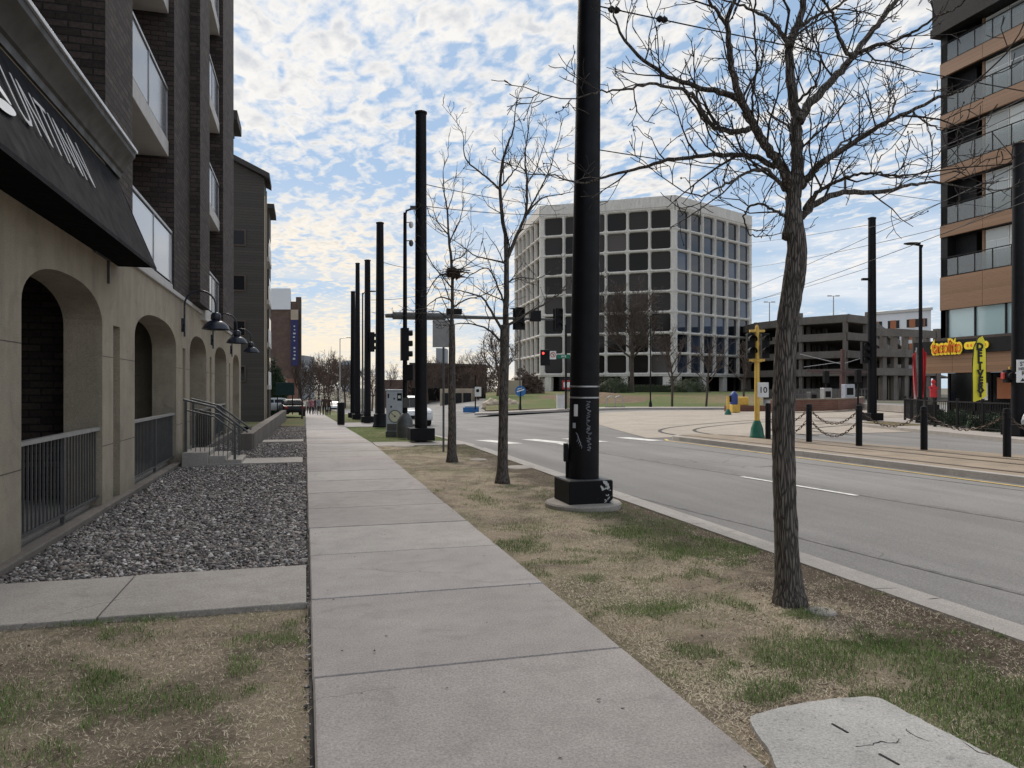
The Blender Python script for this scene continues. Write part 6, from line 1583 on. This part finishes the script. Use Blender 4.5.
for a, b in zip(pl_[:-1], pl_[1:]): m.bar(a+Vector((0, 0, .35)), b+Vector((0, 0, .35)), .35, .8); cp_.bar(a+Vector((0, 0, .79)), b+Vector((0, 0, .79)), .42, .08)
part('wall', m, 'red_brick', t); part('cap', cp_, 'stucco_trim', t)
p = C(900, 62, 0); m = MB(); m.bar(C(862, 60, .18), C(935, 47, .18), .5, .42); o = m.build('kerb_wall', 'footing'); tag(o, 'low pale kerb wall beside the station approach', 'low wall')
for i, (px, d, h, wd, mt, lb) in enumerate(((826, 58, 1.6, .35, 'rail_light', 'pale utility cabinet at the tram stop left of the gantry post'), (848, 60, 1.9, .45, 'cabinet_paint', 'blue grey ticket machine at the tram stop right of the gantry post'), (812, 57, 1.3, .3, 'rail_grey', 'small grey cabinet at the tram stop by the brick wall'))):
    t = thing('station_cabinet', lb, 'cabinet', C(px, d, 0)); m = MB(); m.box((-wd, -.25, 0), (wd, .25, h), .03); part('body', m, mt, t); m = MB(); m.box((-wd*.7, -.26, h*.55), (wd*.7, -.251, h*.85)); part('panel', m, 'black_flat', t)
t = thing('station_railing', 'light metal railing along the tram platform', 'railing', C(790, 70, 0)); o_ = t.location.copy(); m = MB()
a, b = C(785, 70, 0)-o_, C(868, 74, 0)-o_
for i in range(26): c = a.lerp(b, i/25); m.bar(c, c+Vector((0, 0, 1.5)), .06)
for z in (.5, 1.0, 1.5): m.bar(a+Vector((0, 0, z)), b+Vector((0, 0, z)), .06)
part('rail', m, 'rail_grey', t)
for px, d, lb in ((826, 61, 'black post signal with a white plate at the tram stop'), (858, 57, 'black traffic signal on a post at the tram stop, nearer the tram pole')):
    t = thing('platform_signal', lb, 'traffic signal', C(px, d, 0)); m = MB(); m.bar((0, 0, 0), (0, 0, 2.4), .1); part('post', m, 'black_flat', t); m = MB(); m.box((-.22, -.15, 2.0), (.22, .15, 3.0), .03); part('head', m, 'black_flat', t)
p = C(865, 36.0, 4.05); t = thing('hanging_signal', 'black three lamp signal fixed to the tram pole across the road', 'traffic signal', p, None, -YAW); m = MB(); signal_mb(m, (0, 0, -.75), (1, 0, 0), (0, -1, 0), .36, 1.05); part('housing', m, 'black_flat', t); m = MB(); m.bar((.3, 0, -1), (0, 0, -1), .05); m.bar((.3, 0, -.4), (0, 0, -.4), .05); part('bracket', m, 'black_flat', t)
p = C(865.5, 36.2, 6.85); t = thing('pole_lamp', 'small flat lamp arm high on the tram pole across the road', 'lamp', p); m = MB(); m.obox((0, 0, 0), rdir, .17, cdir, .1, (0, 0, 1), .05); m.bar((0, 0, 0), rdir*.35, .05); part('head', m, 'black_flat', t)
# ================================================================ cars
def car(name, label, loc, rz, paint, suv=False, scale=1.0):
    t = thing(name, label, 'car', loc, None, rz); t.scale = (scale,)*3
    L, W, Hh = 4.6, 1.82, (1.68 if suv else 1.45)
    prof = [(-2.28, .34), (-2.3, .62), (-2.2, .88), (-1.5, .98), (-.75, 1.02), (.95, 1.02), (1.75, .98), (2.2, .9), (2.28, .66), (2.25, .36)]
    m = MB(); k = len(prof); vs = []
    for y, ins in ((-W/2, .06), (-W/2-.0, .0), (W/2, 0), (W/2, .06)):
        pass
    secs = [(-W/2+.10, .06), (-W/2, .0), (W/2, .0), (W/2-.10, .06)]
    rows = []
    for yy, drop in ((-W/2+.02, 0), (-W/2+.0, 0), (W/2, 0), (W/2-.02, 0)): rows.append(yy)
    bm = bmesh.new()
    f1 = [bm.verts.new((x, -W/2, z)) for x, z in prof]; f2_ = [bm.verts.new((x, W/2, z)) for x, z in prof]
    bm.faces.new(f1); bm.faces.new(f2_[::-1])
    for i in range(k): bm.faces.new((f1[i], f2_[i], f2_[(i+1) % k], f1[(i+1) % k]))
    bmesh.ops.recalc_face_normals(bm, faces=bm.faces[:]); bmesh.ops.bevel(bm, geom=bm.edges[:], offset=.075, segments=3, affect='EDGES', profile=.55); m.bm(bm); part('body', m, paint, t, 50)
    top = [(-1.0, .98), (-.25, Hh-.03), (.0, Hh), (1.1, Hh), (1.45, Hh-.05), (2.05 if suv else 1.85, .98)]
    bm = bmesh.new(); a = [bm.verts.new((x, -W/2+.08+(z-.98)*.32, z)) for x, z in top]; b = [bm.verts.new((x, W/2-.08-(z-.98)*.32, z)) for x, z in top]; n = len(top)
    bm.faces.new(a); bm.faces.new(b[::-1])
    for i in range(n): bm.faces.new((a[i], b[i], b[(i+1) % n], a[(i+1) % n]))
    bmesh.ops.recalc_face_normals(bm, faces=bm.faces[:]); bmesh.ops.bevel(bm, geom=bm.edges[:], offset=.05, segments=2, affect='EDGES'); m = MB(); m.bm(bm); cab = part('cabin', m, paint, t, 50)
    g_ = MB()
    for s in (-1, 1):
        for x0, x1 in ((-.72, .32), (.40, 1.42)):
            zt = Hh-.13; yb = s*(W/2-.085); yt = s*(W/2-.08-(zt-.98)*.32+.012); o = s*.012
            xa = x0+(.42 if x0 < 0 else 0); xb = x1-(.18 if x1 > 1 else 0)
            g_.add([(x0, yb+o, 1.03), (x1, yb+o, 1.03), (xb, yt+o*.4, zt), (xa, yt+o*.4, zt)], [(0, 1, 2, 3)])
    z0, z1 = 1.04, Hh-.10
    g_.add([(-.965, -.66, z0), (-.965, .66, z0), (-.33, .54, z1), (-.33, -.54, z1)], [(0, 1, 2, 3)]); xr = 2.05 if suv else 1.85
    g_.add([(xr+.005, -.66, z0), (xr+.005, .66, z0), (1.53, .54, z1), (1.53, -.54, z1)], [(3, 2, 1, 0)]); part('window', g_, 'dark_glass', cab)
    for sx in (-1.4, 1.42):
        for sy in (-1, 1):
            w = MB(); w.lathe([(.2, -.11), (.31, -.11), (.335, -.08), (.335, .08), (.31, .11), (.2, .11)], 20, (0, 0, 0), 'y'); wo = part('wheel', w, 'rubber', t, 40, (sx, sy*(W/2-.1), .335))
            w = MB(); w.lathe([(.02, -.118), (.2, -.112), (.21, .112), (.02, .118)], 12, (0, 0, 0), 'y'); part('rim', w, 'rim_alloy', wo, 40)
    for s in (-1, 1):
        h = MB(); h.box((-2.29, s*.62-.18, .66), (-2.22, s*.62+.18, .8), .02); part('headlight', h, 'lens_clear', t)
        h = MB(); h.box((2.22, s*.66-.15, .68), (2.285, s*.66+.15, .86), .02); part('taillight', h, 'lens_red', t)
    h = MB(); h.box((-2.31, -.45, .42), (-2.26, .45, .62), .01); part('grille', h, 'black_flat', t)
    return t
car('parked_car', 'white car parked beyond the ramp wall, partly behind the sided building', C(268, 66, -.72), math.radians(15), 'car_white')
car('parked_car', 'dark car parked beyond the ramp wall, beside the white car', C(292, 64, -.78), math.radians(-84), 'car_dark')
car('driving_car', 'white car driving on the road behind the signal cabinet', C(411, 43.5, H(5.9, 42)-.13), PI/2, 'car_white', True)
car('parked_car', 'silver car at the right edge beside the stop sign pole', C(1104, 24.3, -.10), math.radians(-4), 'car_silver', True)
car('distant_car', 'pale car far down the road beyond the litter bin', C(333, 105, -1.72), PI/2, 'car_white')
t = thing('news_box', 'low blue and white box on the pavement beside the white box sign', 'box', C(471, 72, -.75), None, -YAW)
m = MB(); m.box((-.75, -.3, 0), (.75, .3, .5), .03); part('body', m, 'sign_blue', t); m = MB(); m.box((-.6, -.25, .502), (.8, .25, .7), .04); part('lid', m, 'white_paint', t)
# ================================================================ people walking far down the sidewalk
def person(label, loc, rz, Ht, coat, legs='trousers', stride=.18, hat=None):
    s = Ht/1.75
    J = {'pel': (0, 0, .95), 'wai': (0, 0, 1.12), 'che': (0, .01, 1.36), 'nek': (0, .0, 1.5), 'hd0': (0, -.01, 1.58), 'hd1': (0, -.01, 1.70)}
    vs = [Vector(J[k]) for k in ('pel', 'wai', 'che', 'nek', 'hd0', 'hd1')]; rd = [.155, .14, .165, .062, .095, .085]; ed = [(0, 1), (1, 2), (2, 3), (3, 4), (4, 5)]
    def add(p, r, a): vs.append(Vector(p)); rd.append(r); ed.append((a, len(vs)-1)); return len(vs)-1
    for sd in (-1, 1):
        st_ = stride*sd
        h = add((sd*.1, 0, .88), .105, 0); k = add((sd*.105, -.06*1-.25*st_, .5), .072, h); a = add((sd*.11, .06-st_*.9+(.06 if sd > 0 else 0), .1), .05, k); add((sd*.12, -.08-st_*.9, .045), .045, a)
        sh = add((sd*.2, 0, 1.41), .075, 2); e = add((sd*.26, .04+.1*st_, 1.13), .055, sh); w = add((sd*.25, -.06+.5*st_, .9), .042, e); hn = add((sd*.245, -.10+.5*st_, .80), .04, w)
        for q in range(3): add((sd*.245+(q-1)*.016, -.12+.5*st_, .73), .011, hn)
    me = bpy.data.meshes.new('person'); me.from_pydata([v*s for v in vs], ed, []); o = bpy.data.objects.new('person', me); COL.objects.link(o)
    md = o.modifiers.new('skin', 'SKIN'); 
    sv = me.skin_vertices[0].data
    for i, r in enumerate(rd): sv[i].radius = (r*s, r*s*(.78 if i in (0, 1, 2) else 1))
    sv[0].use_root = True
    o.modifiers.new('sub', 'SUBSURF').levels = 1
    dg = bpy.context.evaluated_depsgraph_get(); dg.update(); nm_ = bpy.data.meshes.new_from_object(o.evaluated_get(dg)); bpy.data.objects.remove(o)
    nm_.materials.clear()
    for q in (coat, legs, 'skin', 'rubber', 'hair'): nm_.materials.append(MATS[q])
    for f in nm_.polygons:
        c = f.center/s; z = c.z
        f.material_index = 3 if z < .09 else (1 if z < .86 and abs(c.x) < .2 else (2 if (z > 1.49 or (z < .86 and abs(c.x) >= .2)) else 0)); f.use_smooth = True
    p = bpy.data.objects.new('person', nm_); COL.objects.link(p); p.location = loc; p.rotation_euler = (0, 0, rz); tag(p, label, 'person', 'people walking far down the sidewalk')
    hm = MB(); hm.ball((0, .012*s, 1.68*s), .108*s, 2, (1, 1.05, .95)); hm.ball((0, .05*s, 1.6*s), .09*s, 2); hm.v = [v for v in hm.v]
    ho = part('hair', hm, 'hair', p, 60); return p
zf = -1.0
for px, d, rz, ht, ct, lb in ((311.5, 74, .2, 1.66, 'coat_pink', 'person in a pink coat walking far down the sidewalk'), (315, 77, -.1, 1.7, 'coat_dark', 'person in dark clothes walking beside the pink coat'), (319, 72, PI, 1.72, 'coat_grey', 'person in a pale grey jacket between the two walking pairs'), (324.5, 69, PI+.1, 1.82, 'coat_brown', 'tall person in a brown jacket walking at the right of the group'), (329, 70, PI-.15, 1.76, 'coat_brown', 'person in brown at the very right of the walking group'), (308.5, 80, .1, 1.6, 'coat_grey', 'person in grey at the left of the walking group')):
    person(lb, C(px, d, H(1.2, d)), rz, ht, ct)
# ================================================================ far buildings on the left
a0, b0_ = 272, 296
t, e, n = simple_block('brick_tower', 'tall dark brick tower with a navy banner far down the street', 'building', (262, 296.5), 150, 150, -2, 18.9, 'tower_brick', (0, 1, 0)); eu = e.normalized(); Le = e.length
m = MB(); c0 = C(262, 150, 0); q = C(281, 149.6, 0)-c0; m.obox(Vector((q.x, q.y, 21.4))-eu*1+n*3, eu, 2.9, n, 2.8, (0, 0, 1), 2.1); part('white_tower', m, 'white_wall', t)
m = MB(); q = C(298.6, 150, 0)-c0; m.obox(Vector((q.x, q.y, 10.6))+n*4, eu, .55, n, 4, (0, 0, 1), 11.2); part('side_wall', m, 'brown_wall', t)
m = MB(); q = C(294.5, 149.4, 0)-c0; m.obox(Vector((q.x, q.y, 12.6)), eu, .75, n, .06, (0, 0, 1), 4.6); bn = part('banner', m, 'banner_navy', t)
rr = random.Random(2)
for k in range(11):
    m = MB(); m.obox(Vector((q.x+rr.uniform(-.1, .1), q.y, 8.7+.72*k))-n*.07, eu, rr.uniform(.12, .26), n, .01, (0, 0, 1), rr.uniform(.1, .2)); part('banner_mark', m, 'rail_light', bn)
m = MB(); m.obox(Vector((q.x, q.y, 18.2)), eu, .75, n, .06, (0, 0, 1), 1.0); part('banner_top', m, 'tan_wall', t)
simple_block('brick_annex', 'low orange brick building at the foot of the dark tower', 'building', (272, 297), 120, 120, -2, 3.2, 'red_brick', (0, 1, 0))
simple_block('distant_block', 'pale distant block right of the dark brick tower', 'building', (298, 304), 260, 262, -3, 13, 'grey_tower')
p = C(285, 62, -.6); t = thing('notice_board', 'dark teal notice board above the parked cars', 'sign', p); m = MB(); m.box((-.75, -.04, 1.6), (.75, .04, 2.65), .01); part('board', m, 'board_teal', t); m = MB(); m.bar((-.6, 0, 0), (-.6, 0, 1.6), .08); m.bar((.6, 0, 0), (.6, 0, 1.6), .08); part('leg', m, 'black_flat', t)
bush('evergreen_tree', 'dark evergreen beside the sided building behind the notice board', C(274.5, 72, -.8), 1.3, 1.3, 4.4, 5, 'evergreen', 2600, .16)
# brown auditorium and sheds across the road
def hall(name, label, px0, px1, d0, d1, zb, zt, mat):
    return simple_block(name, label, 'building', (px0, px1), d0, d1, zb, zt, mat)
t, e, n = hall('brown_hall', 'wide dark brown building behind the bare trees across the road', 412, 484, 120, 128, -1.5, 5.4, 'brown_wall'); eu = e.normalized(); Le = e.length
m = MB(); m.obox(e/2+Vector((0, 0, 6.95))+n*6, eu, Le/2+.4, n, 6.6, (0, 0, 1), .18); part('roof', m, 'roof_dark', t)
m = MB()
for u in frange(.06, .94, .11): m.obox(eu*Le*u-n*.05+Vector((0, 0, 2.1)), eu, .85, n, .05, (0, 0, 1), 1.0)
part('window', m, 'dark_glass', t)
t, e, n = hall('tan_shed', 'low tan wall building in front of the brown hall', 440, 472, 104, 106, -1.2, 1.5, 'tan_wall')
m = MB()
for u in (.2, .55, .85): m.obox(e*u-n*.05+Vector((0, 0, 1.2)), e.normalized(), .6, n, .05, (0, 0, 1), .9)
part('opening', m, 'dark_void', t)
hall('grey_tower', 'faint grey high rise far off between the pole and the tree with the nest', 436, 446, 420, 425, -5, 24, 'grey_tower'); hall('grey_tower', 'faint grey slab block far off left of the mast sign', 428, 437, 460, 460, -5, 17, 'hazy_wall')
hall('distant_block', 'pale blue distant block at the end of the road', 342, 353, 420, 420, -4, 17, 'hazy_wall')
hall('brick_house', 'small tan brick building behind the blue round sign', 506, 522, 96, 97, -.5, 2.6, 'tan_wall')
hall('low_brick_block', 'low brick building seen between the far poles', 384, 408, 128, 126, -1.8, 3.0, 'tower_brick')
# signs across the road
p = C(520.5, 61.5, -.2); t = thing('round_blue_sign', 'round blue sign on a dark post at the far corner', 'road sign', p, None, -YAW); m = MB(); m.bar((0, 0, 0), (0, 0, 1.9), .12); part('post', m, 'black_flat', t); m = MB(); m.lathe([(.02, -.06), (.44, -.06), (.44, -.02), (.02, -.02)], 24, (0, 0, 1.55), 'y'); so_ = part('disc', m, 'sign_blue', t); m = MB(); m.bar((-.3, -.07, 1.5), (.3, -.07, 1.68), .09, .01, (0, 1, 0)); m.bar((-.25, -.07, 1.7), (.1, -.07, 1.8), .06, .01, (0, 1, 0)); part('disc_mark', m, 'letter_white', so_)
p = C(477.5, 70, -.4); t = thing('white_box_sign', 'white boxed sign on a dark post across the road', 'sign', p, None, -YAW); m = MB(); m.bar((-.2, 0, 0), (-.2, 0, 3.2), .12); part('post', m, 'black_flat', t); m = MB(); m.box((-.25, -.1, 1.2), (.35, .1, 2.1), .02); part('panel', m, 'white_paint', t); m = MB(); m.lathe([(.02, -.105), (.16, -.105), (.16, -.101)], 12, (.02, 0, 1.75), 'y'); part('panel_mark', m, 'black_flat', t)
p = C(545, 56, 0); t = thing('far_signal', 'traffic signal showing red at the far corner with street name sign and no turn sign', 'traffic signal', C(560, 57, 0), None, -YAW)
m = MB(); m.bar((.45, 0, 0), (.45, 0, 6.4), .16); part('pole', m, 'black_flat', t); m = MB(); m.bar((.45, 0, 4.1), (-1.2, 0, 3.98), .09); part('arm', m, 'black_flat', t)
m = MB(); m.box((-1.5, -.1, 3.3), (-.75, .1, 4.5), .03); part('housing', m, 'black_flat', t)
m = bpy.data.materials.new('red_lamp'); m.use_nodes = True; b_ = m.node_tree.nodes['Principled BSDF']; b_.inputs['Base Color'].default_value = (.6, .02, .02, 1); b_.inputs['Emission Color'].default_value = (1, .05, .04, 1); b_.inputs['Emission Strength'].default_value = 1.6; MATS['red_lamp'] = m
m = MB(); m.lathe([(.02, -.13), (.085, -.12), (.09, -.1)], 14, (-1.28, 0, 4.24), 'y'); part('red_lamp', m, 'red_lamp', t)
m = MB(); m.box((-.78, -.14, 3.78), (-.3, -.125, 4.4), .004); ns = part('no_turn_sign', m, 'white_paint', t); m = MB()
for i in range(20):
    a0, a1 = 2*PI*i/20, 2*PI*(i+1)/20; m.quad(*[(-.54+r*math.cos(a), -.143, 4.12+r*math.sin(a)) for r, a in ((.15, a0), (.2, a0), (.2, a1), (.15, a1))])
m.bar((-.66, -.143, 4.24), (-.42, -.143, 4.0), .04, .004, (0, 1, 0)); part('sign_ring', m, 'red_paint', ns); m = MB(); m.bar((-.5, -.1455, 4.02), (-.5, -.1455, 4.2), .035, .003, (0, 1, 0)); m.bar((-.5, -.1455, 4.19), (-.62, -.1455, 4.19), .035, .003, (0, 0, 1)); part('sign_arrow', m, 'letter_black', ns)
m = MB(); m.box((-.22, -.12, 3.84), (.75, -.1, 4.14), .004); gs = part('street_name_sign', m, 'sign_green', t); tx = text_mb('AVE', .22, .002, .002); xf(tx, Matrix.Translation((.27, -.123, 3.99)) @ Matrix.Rotation(PI/2, 4, 'X')); part('lettering', tx, 'letter_white', gs)
p = C(567, 40, -.1); t = thing('small_red_sign', 'small red and white sign on a post just left of the thick pole', 'road sign', C(568, 58, -.1), None, -YAW); m = MB(); m.bar((0, 0, 0), (0, 0, 2.0), .08); part('post', m, 'rail_grey', t); m = MB(); m.box((-.45, -.05, 1.6), (.35, -.03, 2.3), .004); pn = part('panel', m, 'red_paint', t); m = MB(); m.box((-.35, -.054, 1.75), (.2, -.0515, 2.15)); part('panel_mark', m, 'letter_white', pn)
p = C(560.5, 60.5, -.05); t = thing('white_post', 'white square marker post on the lawn edge left of the thick pole', 'marker post', p, None, -YAW); m = MB(); m.box((-.3, -.3, 0), (.3, .3, 1.1), .02); part('post', m, 'white_paint', t); m = MB(); m.box((-.33, -.33, 1.102), (.33, .33, 1.16), .01); part('cap', m, 'fascia', t)
for px, lb in ((611, 'left hoop of the grey bicycle rack by the office lawn'), (619, 'right hoop of the grey bicycle rack by the office lawn')):
    t = thing('bicycle_rack', lb, 'bike rack', C(px, 61.8, .03), 'bicycle racks by the office lawn'); m = MB(); 
    m.tube([rdir*-.3, rdir*-.34+Vector((0, 0, .6))]+[rdir*(-.34*math.cos(a))+Vector((0, 0, .6+.3*math.sin(a))) for a in [PI*i/8 for i in range(1, 8)]]+[rdir*.34+Vector((0, 0, .6)), rdir*.3], .04, 6); part('hoop', m, 'rail_light', t, 60); m = MB(); m.obox((0, 0, .01), rdir, .5, cdir, .08, (0, 0, 1), .02); part('foot', m, 'rail_grey', t)
# boulders by the far corner
for px, py, r, lb in ((492, 399, .75, 'pale landscape boulder at the left of the far corner'), (511, 398, .7, 'tan boulder beside the blue round sign post'), (515, 402, .45, 'small tan boulder nearest the blue sign')):
    d = 74; p = C(px, d, -.2); m = MB(); m.ball((0, 0, 0), r, 3, (1.2, .9, .9), .5); t = m.build('boulder', 'tan_wall', None, True); t.location = p; tag(t, lb, 'boulder')
# ================================================================ overhead wires
def wire(p, q, sag, label, r=.010, n=14, mat='black_flat'):
    m = MB(); p, q = Vector(p), Vector(q); m.tube([p.lerp(q, i/n)-Vector((0, 0, 4*sag*(i/n)*(1-i/n))) for i in range(n+1)], r, 4)
    return m, label
wires = [
 (P(598, 6, dm), P(1034, 93, 14), .03, 'span wire from the thick tram pole out over the tram tracks', .011),
 (P(1012, 168, 25), P(868, 228, 36), .2, 'wire between the two tram poles across the road', .012),
 (P(1030, 160, 24), P(747, 290, 62), .15, 'upper trolley wire sloping down to the left behind the largest tree', .014),
 (P(1030, 200, 23), P(747, 303, 60), .15, 'lower trolley wire sloping down to the left behind the largest tree', .014),
 (P(945, 227, 30), P(745, 268, 70), .2, 'thin feeder wire crossing above the parking ramp', .012),
 (P(868, 225, 36.3), P(747, 243, 75), .1, 'upper feeder wire level with the office roof', .012),
 (P(868, 268, 36.3), P(755, 300, 70), .1, 'messenger wire low beside the tram pole across the road', .012),
 (P(424, 184, 22.3), P(560, 206, 40), .12, 'wire running right from the second tram pole over the thin bare trees', .012),
 (P(424, 206, 22.3), P(560, 214, 40), .12, 'lower wire running right from the second tram pole', .012),
 (P(382, 262, 35.7), P(417, 268, 60), .1, 'short wire between the far tram poles', .014),
 (P(371, 300, 42.7), P(417, 296, 80), .1, 'far short wire high beside the mast arm', .016),
 (P(371, 312, 42.7), P(417, 318, 70), .1, 'far short wire under the mast arm', .014),
 (P(600, 150, dm), P(1024, 210, 40), .1, 'long thin wire crossing behind the crown of the largest tree', .008),
 (P(1030, 95, 22), P(940, 135, 40), .1, 'wire crossing in front of the upper restaurant balconies', .014),
 (P(1030, 108, 22), P(900, 162, 42), .1, 'second wire crossing in front of the restaurant balconies', .014),
 (P(1030, 190, 22), P(940, 235, 40), .1, 'wire crossing in front of the lower restaurant balconies', .014)]
for p, q, s_, lb, r in wires:
    m, lb = wire(p, q, s_, lb, r); o = m.build('overhead_wire', 'black_flat'); tag(o, lb, 'wire', 'overhead tram wires')
for px, py, lb in ((614, 9, 'dark insulator on the span wire next to the thick pole'), (662, 18, 'second dark insulator farther along the span wire')):
    tt = (px-598)/436; p = P(px, 6+87*tt+.6, 1/((1-tt)/dm+tt/14)); m = MB(); k = [(.01, -.09), (.035, -.07), (.05, -.03), (.03, 0), (.05, .03), (.035, .07), (.01, .09)]; m.lathe(k, 10, (0, 0, 0), 'x'); o = m.build('insulator', 'black_flat', None, True); o.location = p; tag(o, lb, 'insulator')
# ================================================================ bare trees farther off
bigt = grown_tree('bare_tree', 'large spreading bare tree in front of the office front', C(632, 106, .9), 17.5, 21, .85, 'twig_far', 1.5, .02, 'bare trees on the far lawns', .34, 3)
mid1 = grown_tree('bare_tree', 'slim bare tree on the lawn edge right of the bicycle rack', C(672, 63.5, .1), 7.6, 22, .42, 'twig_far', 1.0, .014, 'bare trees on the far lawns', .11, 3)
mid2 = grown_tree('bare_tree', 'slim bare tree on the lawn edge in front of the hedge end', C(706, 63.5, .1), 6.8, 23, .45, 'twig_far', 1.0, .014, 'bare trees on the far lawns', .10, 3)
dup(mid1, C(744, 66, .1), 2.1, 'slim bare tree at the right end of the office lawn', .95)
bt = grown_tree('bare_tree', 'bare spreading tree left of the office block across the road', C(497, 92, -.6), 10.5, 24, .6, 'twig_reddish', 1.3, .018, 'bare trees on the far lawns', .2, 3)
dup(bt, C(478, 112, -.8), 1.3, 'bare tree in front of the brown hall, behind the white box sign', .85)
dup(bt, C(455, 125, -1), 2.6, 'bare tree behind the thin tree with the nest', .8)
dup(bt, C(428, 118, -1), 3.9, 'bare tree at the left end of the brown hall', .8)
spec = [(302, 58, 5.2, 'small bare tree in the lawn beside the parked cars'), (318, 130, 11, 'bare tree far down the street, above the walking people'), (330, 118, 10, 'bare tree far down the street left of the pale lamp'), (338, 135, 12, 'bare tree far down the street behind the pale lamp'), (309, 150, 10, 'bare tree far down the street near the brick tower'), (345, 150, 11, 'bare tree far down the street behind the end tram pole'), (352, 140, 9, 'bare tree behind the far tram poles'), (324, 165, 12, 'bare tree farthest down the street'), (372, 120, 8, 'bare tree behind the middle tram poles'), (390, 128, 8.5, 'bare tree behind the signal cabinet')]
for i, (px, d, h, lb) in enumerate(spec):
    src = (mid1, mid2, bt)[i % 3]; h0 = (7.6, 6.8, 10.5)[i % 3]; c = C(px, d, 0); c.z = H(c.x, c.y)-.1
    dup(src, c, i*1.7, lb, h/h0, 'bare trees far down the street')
# a belt of bare scrub closing the end of the street
def scrub(name, px0, px1, d, zb, h, n, seed, mat='twig_far'):
    r_ = np.random.default_rng(seed); m = MB(); pts = []
    px = r_.uniform(px0, px1, n); dd = d+r_.uniform(-12, 12, n)
    hh = h*(.55+.45*vnoise(px*.25, dd*0+seed, 1.0, seed))*r_.random(n)**.5
    for a, b, c in zip(px, dd, hh):
        p = C(a, b, zb+c); q = p+Vector((r_.normal(0, .55), r_.normal(0, .3), r_.normal(.4, .6))); m.bar(p, q, .06+.0*d)
    o = m.build(name, mat); o['kind'] = 'stuff'; return o
scrub('distant_woods', 298, 356, 172, -2.2, 10, 2600, 4)
scrub('roadside_brush', 405, 500, 132, -1.5, 7.2, 2600, 5, 'twig_reddish')
